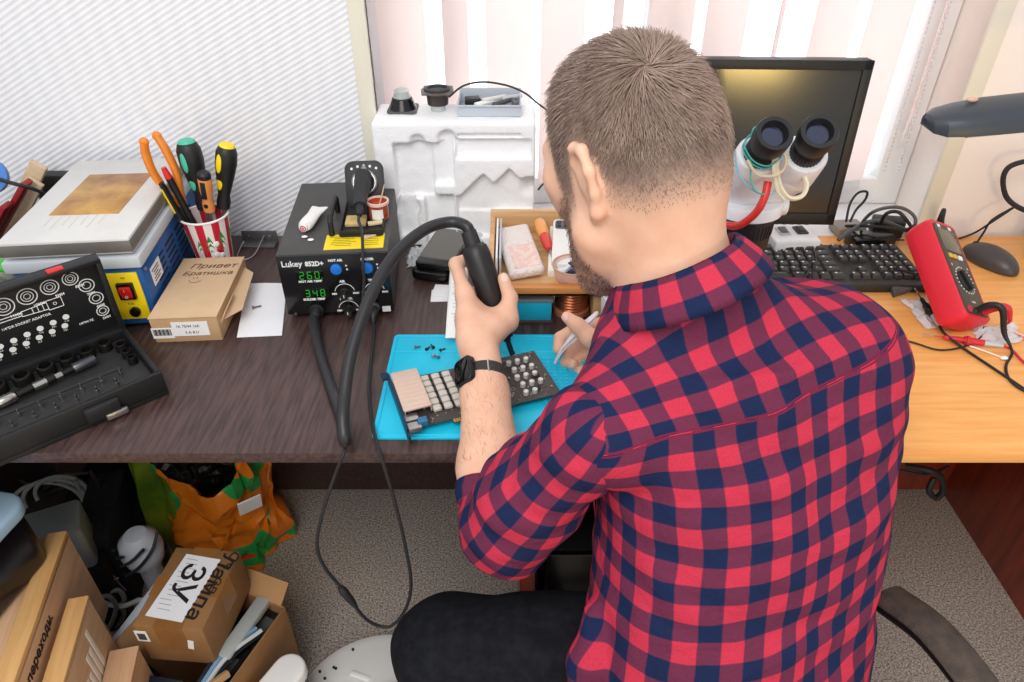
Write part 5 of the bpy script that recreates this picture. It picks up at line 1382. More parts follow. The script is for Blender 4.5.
# chips one by one
M_choke = mat('pale_choke', (206, 200, 190), .5)
b.bm.free()
for i in range(3):
    for j in range(6):
        MB().box((-.058 + i * .0145, .038 - j * .0125, .0030), (.0105, .0095, .0045), bev=.0008, seg=1).build('choke', M_choke, gp_)
for i in range(3):
    for j in range(6):
        MB().box((-.0655 + i * .0145, .0375 - j * .0125, .0018), (.0034, .0085, .0022), bev=.0004, seg=1).build('power_chip', M_black, gp_)
for i in range(3):
    for j in range(5):
        if i == 2 and j < 1: continue
        MB().lathe([(0, 0), (.0036, 0), (.0036, .0058), (.0031, .0064), (0, .0064)], T(.058 + i * .0125 + .002 * (j % 2), -.036 + j * .0165, .0008), 14).build('capacitor', M_alu, gp_)
for i in range(3):
    MB().box((.075 + .009 * (i % 2), -.030 + i * .025, .0020), (.010, .008, .0026), bev=.0005, seg=1).build('power_chip', M_black, gp_)
sm = MB()
random.seed(4)
for i in range(220):
    x, y = random.uniform(-.095, .098), random.uniform(-.045, .045)
    if -.005 < x < .045 and -.02 < y < .03: continue
    s_ = random.choice((.0016, .0022, .003)); sm.box((x, y, .0012), (s_, s_ * random.choice((.5, .6, 1)), .0012), M=rot(z=random.choice((0, 90))))
o_ = sm.build('small_components', mat('small_component_tan', (186, 170, 150), .5, rgb2=(70, 64, 60), noise_scale=200), gp_); o_['kind'] = 'stuff'
ol = MB()
for (x, y, w_, h_) in ((.020, .004, .040, .040), (.020, .004, .030, .030), (-.008, .030, .016, .012), (.050, .035, .014, .012), (.012, -.034, .02, .012), (-.006, -.004, .012, .03)):
    for sx_, sy_, ww, hh in ((0, h_ / 2, w_, .0007), (0, -h_ / 2, w_, .0007), (w_ / 2, 0, .0007, h_), (-w_ / 2, 0, .0007, h_)):
        ol.box((x + sx_, y + sy_, .0010), (ww, hh, .0003))
for x, y in ((.040, -.030), (.032, -.036), (.046, -.020)): ol.torus((x, y, .001), .0028, .0005, n=16, k=4)
ol.build('silk_screen', mat('pale_silkscreen', (150, 146, 140), .7), gp_)
MB().box((.020, .004, .0020), (.022, .022, .0022), bev=.0004, seg=1).build('main_chip', M_blackg, gp_)
# slot bracket with the copper-coloured heat spreader and connectors
hs_ = MB().box((-.083, .012, .012), (.036, .080, .003), bev=.001)
hs_.box((-.0655, .012, .007), (.0015, .078, .009)).box((-.099, .012, .006), (.0015, .078, .011))
for k in range(9): hs_.box((-.083, -.022 + k * .0085, .0136), (.034, .0008, .0006))
hs_.build('heat_spreader', mat('pinkish_copper_plate', (222, 196, 180), .4, .3), gp_)
MB().box((-.1035, -.004, .004), (.0030, .112, .018), bev=.0004).box((-.107, .056, .006), (.010, .014, .003), bev=.0004).box((-.1035, -.064, .0045), (.0016, .018, .010), bev=.0004).build('slot_bracket', mat('dark_blue_bracket', (34, 56, 84), .35, .6), gp_)
for y, c_ in ((-.034, M_steel), (-.050, M_steel)):
    cn = MB().box((-.094, y, .0035), (.018, .013, .007), bev=.0008).build('video_connector', c_, gp_)
MB().box((-.082, -.046, .0055), (.012, .010, .009), bev=.001).build('connector_block', mat('blue_connector', (40, 110, 150), .4), gp_)

# ------------------------------------------------------------------ tweezers
tz = thing('tweezers', 'white curved tweezers held in the right hand over the circuit board', 'tweezers', M=look(TW0 + v3(0, 0, .0), TWd, (0, 0, 1)))
M_twz = mat('white_enamelled_steel', (234, 226, 230), .35)
Lt = float(np.linalg.norm(TW1 - TW0))
for q in (-1, 1):
    b = MB(); rings = []
    for z, wv, o, bend in ((-.001, .0008, .0010, .0), (.010, .0011, .0014, .0), (.024, .0020, .0022, .0), (.045, .0045, .0034, .0), (.075, .0050, .0028, .0), (Lt - .012, .0048, .0012, .0), (Lt - .002, .0036, .0006, 0), (Lt, .0020, .0006, 0)):
        bx_ = -.010 * max(0, (.024 - z) / .024) ** 1.5
        rings.append([(wv * sx_ + bx_, q * o + .0006 * sy_, z) for sx_, sy_ in ((-1, -1), (1, -1), (1, 1), (-1, 1))])
    b.loft(rings).build('arm', M_twz, tz)

# ------------------------------------------------------------------ tube of glue behind the hand
ga0, ga1 = Pz(457, 338, DZ + .012), Py(459, 268, 1.075)
gm = look(ga0, ga1 - ga0, (0, -1, .3))
gt = thing('glue_tube', 'white squeeze tube with fine print and a yellow nozzle behind the left hand', 'tube', M=gm)
Lg = (ga1 - ga0).length
rings = [[(wv * math.cos(a), hv * math.sin(a), z) for a in [2 * PI * j / 20 for j in range(20)]] for z, wv, hv in ((0, .019, .0015), (.012, .019, .0022), (Lg * .5, .0175, .010), (Lg - .012, .0160, .0150), (Lg - .003, .0150, .0145), (Lg, .011, .011))]
MB().loft(rings).build('tube_body', M_whitep, gt)
MB().lathe([(0, Lg), (.0055, Lg), (.0045, Lg + .010), (.0030, Lg + .022), (0, Lg + .022)], n=16).build('nozzle', M_whitep, gt)
MB().cyl((.013, 0, Lg - .004), (.013, 0, Lg + .010), .004, n=12).build('yellow_cap', M_yellow, gt)
pq = MB()
for i in range(16):
    z = .03 + i * .006; rr_ = np.interp(z, [0, .012, Lg * .5, Lg - .012], [.0015, .0022, .010, .015])
    for q in (-1, 1): pq.box((-.002 + .002 * (i % 3), q * (rr_ + .0002), z), (.016 - .004 * (i % 2), .0004, .0014))
pq.build('fine_print', mat('grey_fine_print', (204, 204, 210), .7), gt)

# ------------------------------------------------------------------ two dark power banks, white slips and bubble film beside the tray
pa, pb_, pc_ = Pz(415, 282, .765), Pz(450, 284, .765), Pz(466, 232, .765)
ang = math.degrees(math.atan2((Pz(462, 228, .765) - Pz(424, 282, .765)).y, (Pz(462, 228, .765) - Pz(424, 282, .765)).x)) - 90
ctr = Pz(444, 257, .752)
single(MB().rbox((0, 0, .008), (.072, .145, .016), .010, bev=.003), 'power_bank', M_blackg, 'black glossy slab underneath the grey-topped one beside the glue tube', 'power bank', (ctr.x - .004, ctr.y - .006, DZ + .0035), ang, group='dark slabs')
t = thing('power_bank', 'dark grey slab with a black end on top of the stack beside the glue tube', 'power bank', (ctr.x, ctr.y + .004, DZ + .0200), ang + 2, group='dark slabs')
MB().rbox((0, .012, .007), (.070, .122, .014), .010, bev=.003).build('grey_shell', mat('dark_grey_shell', (104, 102, 98), .4), t)
MB().rbox((0, -.056, .0065), (.070, .030, .013), .008, bev=.003).build('black_end', M_blackg, t)
for i, (px, py, a) in enumerate(((438, 296, 2), (440, 292, -6))):
    p = Pz(px, py, DZ)
    single(MB().box((0, 0, .0008), (.045, .040, .0014), bev=.0004), 'paper_slip', M_paper, ('white slip of paper under the other by the glue tube', 'white slip of paper on top by the glue tube')[i], 'paper', (p.x + .01, p.y, DZ + .0002 + .0016 * i), a, group='white slips')
def crumple(name, label, c, size, m, seed, cat='plastic film', thick=.0008, n=22):
    b = MB()
    def fn(u, v):
        p = Vector(((u - .5) * size[0], (v - .5) * size[1], 0))
        q = Vector((u * 3 + seed, v * 3 - seed, seed * .37))
        hgt_ = (abs(noise.noise(q)) * 1.3 + abs(noise.noise(q * 2.3)) * .6) * size[2] * min(1, 6 * min(u, 1 - u, v, 1 - v) + .12)
        return p + Vector((.012 * noise.noise(q * 1.7), .012 * noise.noise(q * 1.3 + Vector((5, 0, 0))), hgt_ + .001))
    b.grid(fn, n, n)
    return single(b, name, m, label, cat, c)
M_film = mat('clear_bubble_film', (226, 230, 234), .15, trans=.35, rough=.2) if False else mat('clear_bubble_film', (228, 231, 235), .2, alpha=.75)
crumple('plastic_film', 'crumpled clear bubble film between the dark slabs and the foam block', (Pz(472, 232, DZ).x - .0, Pz(472, 236, DZ).y, DZ + .001), (.085, .13, .035), M_film, 3.1)
crumple('plastic_wrapper', 'crumpled white plastic wrapper left of the dark slabs', (Pz(421, 262, DZ).x, Pz(421, 258, DZ).y, DZ + .001), (.050, .075, .022), M_film, 8.3)

# ------------------------------------------------------------------ wooden tray on legs and what lies in it
M_tray = wood('pale_plywood', (226, 186, 136), (206, 162, 110), .5, 0, 1.2)
M_trayb = wood('orange_ply_edge', (220, 150, 84), (200, 128, 66), .5, 0, 1.2)
TX0, TX1, TY0, TY1 = -.040, .156, 1.010, 1.238
tz0 = DZ + .058
ty = thing('wooden_tray', 'shallow plywood tray raised on blocks behind the blue mat full of small parts', 'tray', ((TX0 + TX1) / 2, (TY0 + TY1) / 2, DZ))
cxm = (TX0 + TX1) / 2; cym = (TY0 + TY1) / 2
def tb_(x0, x1, y0, y1, z0, z1, nm, m, bev=.001):
    MB().box(((x0 + x1) / 2 - cxm, (y0 + y1) / 2 - cym, (z0 + z1) / 2 - DZ), (x1 - x0, y1 - y0, z1 - z0), bev=bev).build(nm, m, ty)
tb_(TX0, TX1, TY0, TY1, tz0, tz0 + .006, 'tray_floor', M_tray)
tb_(TX0, TX1, TY0, TY0 + .016, tz0, tz0 + .016, 'front_rail', M_trayb)
tb_(TX0, TX1, TY1 - .010, TY1, tz0 + .006, tz0 + .050, 'back_rail', M_tray)
tb_(TX0, TX0 + .009, TY0 + .016, TY1 - .01, tz0 + .006, tz0 + .040, 'side_rail', M_tray)
tb_(TX1 - .009, TX1, TY0 + .016, TY1 - .01, tz0 + .006, tz0 + .040, 'side_rail', M_tray)
tb_(TX0 + .004, TX0 + .020, TY0 + .012, TY1 - .012, DZ, tz0, 'support_block', M_tray)
tb_(TX1 - .018, TX1 - .004, TY0 + .012, TY1 - .012, DZ, tz0, 'support_block', M_tray)
bb = thing('parts_box', 'translucent turquoise parts box with a dark lid edge under the wooden tray', 'box', (.050, 1.064, DZ))
MB().box((-.025, 0, .023), (.085, .095, .038), bev=.003).build('turquoise_tub', mat('turquoise_plastic', (30, 176, 208), .3), bb)
MB().box((-.025, -.001, .0028), (.090, .100, .005), bev=.001).build('base_plate', mat('dark_base', (74, 60, 58), .4), bb)
MB().box((-.025, 0, .0445), (.088, .098, .006), bev=.0015).build('lid', mat('smoky_lid', (120, 128, 132), .3), bb)
wr = thing('wooden_reel', 'turned brown wooden reel under the right end of the wooden tray', 'reel', (.104, 1.058, DZ))
MB().lathe([(0, 0), (.032, 0), (.032, .008), (.026, .010), (.026, .046), (.031, .048), (.031, .056), (0, .056)], n=30).build('reel_body', wood('brown_turned_wood', (190, 126, 92), (160, 98, 68), .5, 2), wr)
sld = MB()
for k in range(6): sld.torus((0, 0, .014 + k * .0058), .0262, .0029, n=30, k=6)
sld.build('copper_winding', M_copper, wr)
tf = tz0 + .006
# padded envelopes
env = mat('white_bubble_envelope', (238, 228, 222), .5, bump=.9, bump_scale=190)
e1c = Vector((.0175, 1.122, tf))
t = thing('padded_envelope', 'white padded envelope with pinkish print leaning in the wooden tray', 'envelope', M=T(e1c + Vector((-.004, 0, .009))) @ rot(x=4, y=-6, z=10))
rr_ = [[(sx_ * .032, sy_ * .075, 0 + .0) for sx_, sy_ in ((-1, -1), (1, -1), (1, 1), (-1, 1))]]
MB().box((0, 0, .010), (.062, .150, .018), bev=.007, seg=3).build('envelope_body', env, t)
MB().box((.004, -.030, .0195), (.044, .070, .0008)).build('pink_print', mat('pink_print', (236, 188, 172), .6, rgb2=(240, 222, 214), noise_scale=90), t)
for i, x in enumerate((-.0015, .0045)):
    single(MB().box((0, 0, .022), (.0035, .15, .044), bev=.001), 'card_divider', (M_whitep, M_grayp)[i], ('white card standing on edge at the left side of the wooden tray', 'grey card standing on edge beside the white one in the tray')[i], 'card', (x - .0245, 1.125, tf), 0, group='cards on edge')
# small screwdriver with orange and red handle
s0, s1 = Vector((.072, 1.098, tf + .016)), Vector((.050, 1.200, tf + .036))
t = thing('screwdriver', 'stubby screwdriver with orange and red handle lying in the wooden tray', 'screwdriver', M=look(s0, s1 - s0))
Ls = (s1 - s0).length
MB().cyl((0, 0, 0), (0, 0, .03), .0022, n=8).build('shaft', M_steel, t)
MB().lathe([(0, .026), (.006, .026), (.0085, .034), (.0098, .058), (.0085, .066), (0, .066)], n=20).build('red_grip', mat('soft_red_grip', (222, 70, 62), .4), t)
MB().lathe([(0, .064), (.0095, .064), (.0115, .075), (.0115, Ls - .008), (.009, Ls), (0, Ls)], n=20).build('handle', mat('translucent_orange', (236, 164, 96), .3), t)
# white phone
ph = thing('smartphone', 'white smartphone with dark square camera lying face down in the wooden tray', 'phone', M=T(.107, 1.140, tf + .020) @ rot(x=7, z=-4))
MB().rbox((0, 0, .0045), (.070, .140, .009), .010, bev=.002).build('phone_back', mat('white_glass', (240, 240, 236), .2), ph)
cm_ = MB().rbox((-.018, .050, .0096), (.026, .026, .0014), .005, bev=.0004).build('camera_block', M_dgray, ph)
for x, y in ((-.024, .056), (-.012, .056), (-.024, .044), (-.012, .044)):
    MB().cyl((x, y, .0100), (x, y, .0110), .0040, n=14).build('lens', M_blackg, cm_)
MB().box((.008, 0, .0092), (.0018, .136, .0006)).build('yellow_strip', mat('pale_yellow_strip', (226, 206, 130), .5), ph)
single(MB().box((0, 0, .008), (.082, .155, .015), bev=.003), 'phone_box', M_whitep, 'flat white box under the white smartphone in the tray', 'box', M=T(.107, 1.138, tf + .001) @ rot(x=3, z=-4))
# ring of clear tape
rg = thing('plastic_bowl', 'pale pink plastic bowl holding blue scraps at the front of the wooden tray', 'bowl', (.104, 1.056, tf + .0005))
MB().lathe([(0, .002), (.026, .002), (.031, .008), (.0355, .024), (.0335, .024), (.0290, .008), (.024, .006), (0, .006)][1:1] + [(0, 0), (.026, 0), (.031, .006), (.0362, .028), (.0338, .028), (.0285, .008), (0, .006)], n=40).build('bowl_wall', mat('pale_pink_plastic', (240, 208, 198), .3), rg)
MB().torus((0, 0, .028), .0350, .0016, n=40).build('rim', mat('brown_rim', (206, 158, 128), .4), rg)
for i, (x, y, a, c_) in enumerate(((-.004, .002, 20, (38, 52, 110)), (.012, -.004, 80, (52, 80, 160)), (.004, .012, 140, (30, 36, 70)), (-.014, -.006, 55, (220, 226, 236)))):
    single(MB().box((0, 0, .004), (.026, .008, .007), M=rot(z=a), bev=.001), 'plastic_scrap', mat('scrap_%d' % i, c_, .4), ('navy plastic scrap in the middle of the pink bowl', 'blue plastic scrap at the right of the pink bowl', 'dark plastic scrap at the back of the pink bowl', 'white plastic scrap at the left of the pink bowl')[i], 'scrap', (.104 + x, 1.056 + y, tf + .009 + .003 * i), group='scraps in the bowl')
mg = thing('mug', 'white mug standing beside the wooden tray just behind the shirt collar', 'mug', (.166, .992, DZ))
MB().lathe([(0, 0), (.028, 0), (.033, .004), (.036, .075), (.0345, .077), (.033, .075), (.030, .008), (0, .006)], T(.016, 0, 0), 36).build('mug_body', M_whitep, mg)
MB().tube([(.044, -.020, .064), (.058, -.030, .060), (.063, -.032, .042), (.056, -.028, .024), (.040, -.020, .016)], .0042, 10, 6).build('handle', M_whitep, mg)

# ------------------------------------------------------------------ white foam packing block and the things on it
fx0, fx1, fy0, fy1, fz0, fz1 = -.258, .044, 1.290, 1.402, DZ, .994
M_foam = mat('expanded_polystyrene', (252, 253, 255), .7, bump=.3, bump_scale=240)
fo = thing('foam_block', 'big white polystyrene packing block with stepped recesses standing behind the desk', 'packing foam', ((fx0 + fx1) / 2, (fy0 + fy1) / 2, DZ))
def foam():
    D = SDF((fx0 - .02, fy0 - .02, fz0 - .01), (fx1 + .02, fy1 + .02, fz1 + .02), .0026)
    def bx3(x0, x1, y0, y1, z0, z1, r=.004):
        def fn(X, Y, Z):
            q = [np.abs(A - (a + b) / 2) - (b - a) / 2 + r for A, a, b in ((X, x0, x1), (Y, y0, y1), (Z, z0, z1))]
            return np.sqrt(sum(np.maximum(v, 0) ** 2 for v in q)) + np.minimum(np.maximum(np.maximum(q[0], q[1]), q[2]), 0) - r
        return fn
    lo, hi = (fx0 - .02, fy0 - .02, fz0 - .01), (fx1 + .02, fy1 + .02, fz1 + .02)
    D.field(lo, hi, bx3(fx0, fx1, fy0, fy1, fz0, fz1, .006), 0)
    cut = lambda x0, x1, y0, y1, z0, z1: D.field(lo, hi, bx3(x0, x1, y0, fy0 + (y1 - fy0) * .5, z0, z1), .004, True)
    cut(-.222, -.150, 1.26, 1.335, .845, .955); cut(-.160, -.110, 1.26, 1.320, .872, .955)
    cut(-.105, .036, 1.26, 1.318, .925, .962); cut(-.100, .020, 1.26, 1.310, .965, .972)
    cut(-.170, -.112, 1.26, 1.325, .745, .852); cut(-.222, -.186, 1.26, 1.330, .76, .830); cut(-.108, -.030, 1.26, 1.318, .760, .850)
    # two gabled pockets on the right
    for cx_, cz_, hw in ((-.055, .875, .050), (-.005, .885, .056)):
        def tri(X, Y, Z, cx_=cx_, cz_=cz_, hw=hw):
            v = np.maximum((np.abs(X - cx_) + (Z - cz_) - .020) * .707, np.maximum(.815 - Z, np.abs(X - cx_) - hw)); return np.maximum(v, Y - 1.308)
        D.field(lo, hi, tri, .004, True)
    cut(-.02, .030, 1.26, 1.330, .752, .808)
    def cyl_(X, Y, Z): return np.maximum(np.sqrt((X + .204) ** 2 + (Z - .824) ** 2) - .024, Y - 1.310)
    D.field(lo, hi, cyl_, .004, True)
    D.field(lo, hi, lambda X, Y, Z: np.sqrt((X - .034) ** 2 + ((Z - .86) * 1.0) ** 2 + (Y - 1.285) ** 2) - .03, .004, True)
    for cx_, cz_, r in ((-.12, .962, .018), (-.175, .958, .014), (.0, .95, .012)): D.field(lo, hi, lambda X, Y, Z: np.sqrt((X - cx_) ** 2 + (Z - cz_) ** 2 + (Y - 1.287) ** 2) - r, .006, True)
    V_, Q_ = D.mesh(1); N_ = sample_normals(V_, Q_)
    k_ = np.array([noise.noise(Vector(p) * 60) for p in V_]); V_ = V_ + N_ * (.0008 * k_)[:, None]
    return V_, Q_
V_, Q_ = foam(); npmesh('foam_body', V_, Q_, M_foam, fo)
fz = fz1 + .0008
M_cone = mat('dark_paper_cone', (96, 96, 98), .7)
M_magnet = mat('pale_magnet', (196, 204, 200), .35, .4)
s1 = thing('speaker_driver', 'loose speaker lying magnet up on the left end of the foam block', 'speaker', (-.207, 1.362, fz))
MB().prism(rrect(.056, .056, .008), 0, .0035, bev=.001).build('frame', M_dgray, s1)
MB().lathe([(.025, .003), (.0265, .003), (.019, .022), (.0165, .022)], n=28).build('basket', M_blackg, s1)
MB().lathe([(0, .010), (.022, .010), (.019, .022), (.0165, .0235), (0, .0235)], n=28).build('black_cover', M_black, s1)
MB().lathe([(0, .023), (.0165, .023), (.0165, .027), (.0135, .0275), (.0145, .036), (.012, .038), (0, .038)], n=28).build('magnet', M_magnet, s1)
s2 = thing('speaker_driver', 'loose speaker standing cone up on its magnet next to the grey parts tray', 'speaker', (-.140, 1.362, fz))
MB().lathe([(0, 0), (.0145, 0), (.0145, .012), (0, .012)], n=28).build('magnet', M_magnet, s2)
MB().lathe([(0, .011), (.0195, .011), (.0215, .034), (0, .034)], n=28).build('basket', mat('brown_basket', (58, 48, 44), .45), s2)
fr = MB().lathe([(.0255, .034), (.0305, .034), (.0305, .037), (.0255, .037), (.0255, .034)], n=32)
for k in range(4):
    a = R(90 * k + 45); fr.cyl((.031 * math.cos(a), .031 * math.sin(a), .034), (.031 * math.cos(a), .031 * math.sin(a), .0365), .006, n=12)
fr.build('frame', mat('grey_brown_frame', (118, 110, 104), .4, .5), s2)
MB().torus((0, 0, .037), .0215, .0042, n=32, k=8).build('surround', M_rubber, s2)
MB().lathe([(.018, .036), (.009, .030), (.008, .033), (.004, .036), (0, .037)], n=28).build('cone', M_cone, s2)
tr_ = thing('parts_tray', 'light grey plastic tray of loose parts on top of the foam block', 'tray', (-.042, 1.360, fz), 0)
b = MB().box((0, 0, .0015), (.118, .078, .003), bev=.001)
b.box((0, -.038, .0105), (.118, .003, .021), bev=.001).box((0, .038, .015), (.118, .003, .030), bev=.001)
for x in (-.0575, .0575): b.box((x, 0, .0125), (.003, .074, .025), bev=.001)
b.box((0, -.0405, .0200), (.120, .004, .003), bev=.001)
b.build('tray_shell', mat('light_blue_grey_plastic', (190, 197, 206), .4), tr_)
tzz = fz + .0035
single(MB().box((0, 0, .010), (.028, .022, .019), bev=.002), 'plug_block', M_black, 'dark square block in the left of the grey tray on the foam', 'plug', (-.074, 1.362, tzz), 12)
for i, (x, y, a, m_, ln) in enumerate(((-.022, 1.325, 35, M_whitep, .05), (-.008, 1.335, 28, M_alu, .05), (.012, 1.330, 42, M_dgray, .055), (.026, 1.345, 20, M_grayp, .04), (.030, 1.325, 100, M_dgray, .035))):
    single(MB().cyl((-ln / 2, 0, .006), (ln / 2, 0, .008), .0055, .004, n=12, bev=.001), 'loose_part', m_, '%s loose rod-shaped part from the left in the grey tray on the foam' % ORD[i], 'part', (x - .026, y + .026, tzz + .004 * (i % 2) + .006), a, group='loose parts in the grey tray')
single(MB().tube([Py(449, 97, 1.312), Py(463, 86, 1.335), Py(482, 82, 1.340), Py(505, 85, 1.338), Py(523, 92, 1.33), Py(536, 102, 1.32), Py(560, 126, 1.31), Py(552, 170, 1.30), Py(538, 190, 1.285)], .0018, 6, 6), 'cable', M_rubber, 'thin black cable arching over the grey tray on the foam block', 'cable', (-.02, 1.32, 1.03), world=True)
# ------------------------------------------------------------------ monitor
mo = thing('monitor', 'black flat monitor with a dark glossy screen in front of the window blind', 'monitor', (.376, 1.225, DZ), -2)
MWd, MHt = .452, .292
mz0 = .086
M_bezel = mat('black_bezel', (30, 29, 28), .45)
b = MB(T(0, 0, mz0) @ rot(x=-4))
b.box((0, .014, MHt / 2), (MWd, .026, MHt), bev=.003)
b.prism(rrect(.30, .17, .03), 0, .022, T(0, .027, MHt / 2) @ rot(x=-90), bev=.006)
b.build('housing', M_bezel, mo)
b = MB(T(0, 0, mz0) @ rot(x=-4))
for x in (-MWd / 2 + .008, MWd / 2 - .008): b.box((x, -.0005, MHt / 2), (.016, .006, MHt), bev=.0012)
b.box((0, -.0005, MHt - .008), (MWd, .006, .016), bev=.0012).box((0, -.0005, .011), (MWd, .006, .022), bev=.0012)
b.build('bezel', M_bezel, mo)
M_scr = mat('dark_display', (30, 28, 26), .15, spec=.7)
MB(T(0, 0, mz0) @ rot(x=-4)).box((0, .0008, MHt / 2 + .003), (MWd - .030, .002, MHt - .036)).build('screen', M_scr, mo)
for k in range(5): MB(T(0, 0, mz0) @ rot(x=-4)).box((MWd / 2 - .05 - k * .014, -.002, .0015), (.008, .005, .003), bev=.0008).build('button', M_bezel, mo)
MB().box((0, .045, .085), (.07, .022, .16), bev=.004).build('stand_neck', M_bezel, mo)
MB().prism(rrect(.24, .17, .05, 8), 0, .010, T(0, .05, 0), bev=.003).build('stand_foot', M_bezel, mo)

# ------------------------------------------------------------------ stereo microscope
M_mw = mat('white_enamel', (236, 238, 242), .3)
M_mb = mat('black_microscope_rubber', (24, 24, 26), .5)
ms = thing('stereo_microscope', 'white stereo microscope with two black eyepieces wound with thin wires', 'microscope', (.255, 1.065, DZ))
def mw_(p): return Vector(p)
E1, E2 = Py(775, 133, .868), Py(820, 131, .868)
body = Vector((.346, .955, 1.034))
ed = (Vector((.10, -.62, .60))).normalized()                           # the way the tubes lean, towards the sitter
for i, (E, root_) in enumerate(((E1, body + Vector((-.020, -.020, .020))), (E2, body + Vector((.045, -.018, .020))))):
    dv = (E - root_).normalized(); L_ = (E - root_).length
    m = look(root_, dv)
    tube = MB(m).lathe([(0, -.02), (.0300, -.02), (.0300, L_ * .36), (.0275, L_ * .42), (0, L_ * .42)], n=32).build('eyepiece_tube', M_mw, ms, world=True)
    MB(m).lathe([(0, L_ * .40), (.0205, L_ * .40), (.0205, L_ * .62), (.0190, L_ * .64), (.0190, L_ * .70), (.0222, L_ * .73), (.0238, L_ * .86), (.0238, L_ * .97), (.0225, L_), (.0170, L_), (.0145, L_ - .010), (0, L_ - .010)], n=36).build('eyepiece', M_mb, tube, world=False) if False else None
    ep = MB(m).lathe([(0, L_ * .40), (.0205, L_ * .40), (.0205, L_ * .60), (.0190, L_ * .62), (.0190, L_ * .68), (.0222, L_ * .71), (.0240, L_ * .84), (.0240, L_ * .97), (.0226, L_), (.0172, L_), (.0140, L_ - .010), (0, L_ - .010)], n=36)
    ep = ep.build('eyepiece', M_mb, ms, world=True)
    ln_ = MB(T(ROOTM['stereo_microscope'].inverted() @ Vector((0, 0, 0))) @ m).lathe([(0, L_ - .0085), (.0135, L_ - .0092), (.0138, L_ - .0098), (0, L_ - .0098)], n=28)
    ln_.build('lens', mat('coated_lens', (22, 36, 66), .06, spec=.8, coat=.6), ep)
    kn = MB(T(ROOTM['stereo_microscope'].inverted() @ Vector((0, 0, 0))) @ m)
    for k in range(30):
        a = 2 * PI * k / 30; kn.cyl((.0207 * math.cos(a), .0207 * math.sin(a), L_ * .42), (.0207 * math.cos(a), .0207 * math.sin(a), L_ * .59), .0008, n=5)
    kn.build('grip_ribs', M_mb, ep)
# prism head and body
def sdfpart(name, lo, hi, fn, m, h=.003):
    D = SDF(lo, hi, h); fn(D); V_, Q_ = D.mesh(2); return npmesh(name, V_, Q_, m, ms)
def headfn(D):
    b0 = np.array(body)
    D.cone(b0 + v3(-.020, -.014, .014), .031, b0 + v3(-.016, .014, -.012), .036, .01)
    D.cone(b0 + v3(.044, -.012, .014), .032, b0 + v3(.034, .014, -.008), .034, .01)
    D.cone(b0 + v3(-.010, .018, -.014), .036, b0 + v3(.016, .020, -.014), .036, .012)
sdfpart('prism_head', tuple(body - Vector((.10, .08, .12))), tuple(body + Vector((.12, .10, .12))), headfn, M_mw)
bc = body + Vector((-.002, .015, -.040))
MB().lathe([(0, .002), (.050, .002), (.052, -.002), (.052, -.016), (.046, -.020), (0, -.020)], T(bc), 40).build('zoom_ring', M_mw, ms, world=True)
MB().lathe([(0, -.018), (.0430, -.018), (.0440, -.024), (.0420, -.070), (.038, -.078), (0, -.078)], T(bc), 40).build('objective_barrel', M_mb, ms, world=True)
sr = MB(T(bc))
for k in range(44):
    a = 2 * PI * k / 44; sr.cyl((.0438 * math.cos(a), .0438 * math.sin(a), -.028), (.0430 * math.cos(a), .0430 * math.sin(a), -.050), .0010, n=5)
sr.build('barrel_ribs', M_mb, ms, world=True)
st_ = MB(); sp_ = bc + Vector((.004, -.0425, -.066))
pts_ = []
for k in range(10):
    a = PI / 2 + 2 * PI * k / 10; r_ = .0042 if k % 2 == 0 else .0018
    pts_.append((r_ * math.cos(a), r_ * math.sin(a)))
st_.prism(pts_, 0, .0012, T(sp_) @ rot(x=88)); st_.build('white_star_mark', M_print, ms, world=True)
MB().cyl(bc + Vector((.045, .0, -.010)), bc + Vector((.058, .0, -.010)), .0165, bev=.002).build('zoom_knob', M_mw, ms, world=True)
# stand: arm, pillar, foot
MB().tube([bc + Vector((0, .035, -.012)), bc + Vector((-.010, .075, -.012)), Vector((.255, 1.120, .955))], .022, 14, 4).build('focus_arm', M_mw, ms, world=True)
MB().cyl((.255, 1.120, DZ + .012), (.255, 1.120, 1.06), .0150, n=24, bev=.002).build('pillar', M_chr, ms, world=True)
MB().cyl((.225, 1.120, .955), (.285, 1.120, .955), .028, n=24, bev=.002).build('focus_block', M_mw, ms, world=True)
MB().prism(rrect(.20, .235, .030, 8), 0, .012, T(.005, .0, 0), bev=.004).build('foot', M_mw, ms)
for sgn, z_ in ((1, .955),): MB().cyl((.285, 1.120, z_), (.304, 1.120, z_), .0165, n=24, bev=.002).build('focus_knob', M_mb, ms, world=True)
# wires wound round the eyepieces
def wire(name, label, pts, r, col, grp=None):
    m = mat(name + '_skin', col, .4)
    return single(MB().tube(pts, r, 6, 6), 'wire', m, label, 'wire', Vector(pts[0]), world=True, group=grp)
def wound(E, root_, t0, t1, turns, rr, ph=0):
    dv = (E - root_); m = look(root_, dv); L_ = dv.length; n = int(turns * 10); out = []
    for i in range(n + 1):
        a = ph + 2 * PI * turns * i / n; t = t0 + (t1 - t0) * i / n
        out.append(m @ Vector(((rr + .0015 * math.sin(3 * a)) * math.cos(a), (rr + .0015 * math.sin(3 * a)) * math.sin(a), L_ * t)))
    return out
r1_, r2_ = body + Vector((-.020, -.020, .020)), body + Vector((.045, -.018, .020))
wire('teal_wire', 'thin teal wire wound round the left eyepiece of the microscope', wound(E1, r1_, .50, .66, 2.2, .0245, 1.0) + [Py(752, 185, .872), Py(768, 196, .870)], .0011, (60, 170, 160), 'wires on the microscope')
wire('blue_wire', 'light blue wire looped low round the left eyepiece tube', [Py(735, 150, .90), Py(738, 172, .888), Py(750, 188, .880), Py(766, 195, .874), Py(776, 190, .874), Py(779, 178, .878)], .0012, (120, 190, 215), 'wires on the microscope')
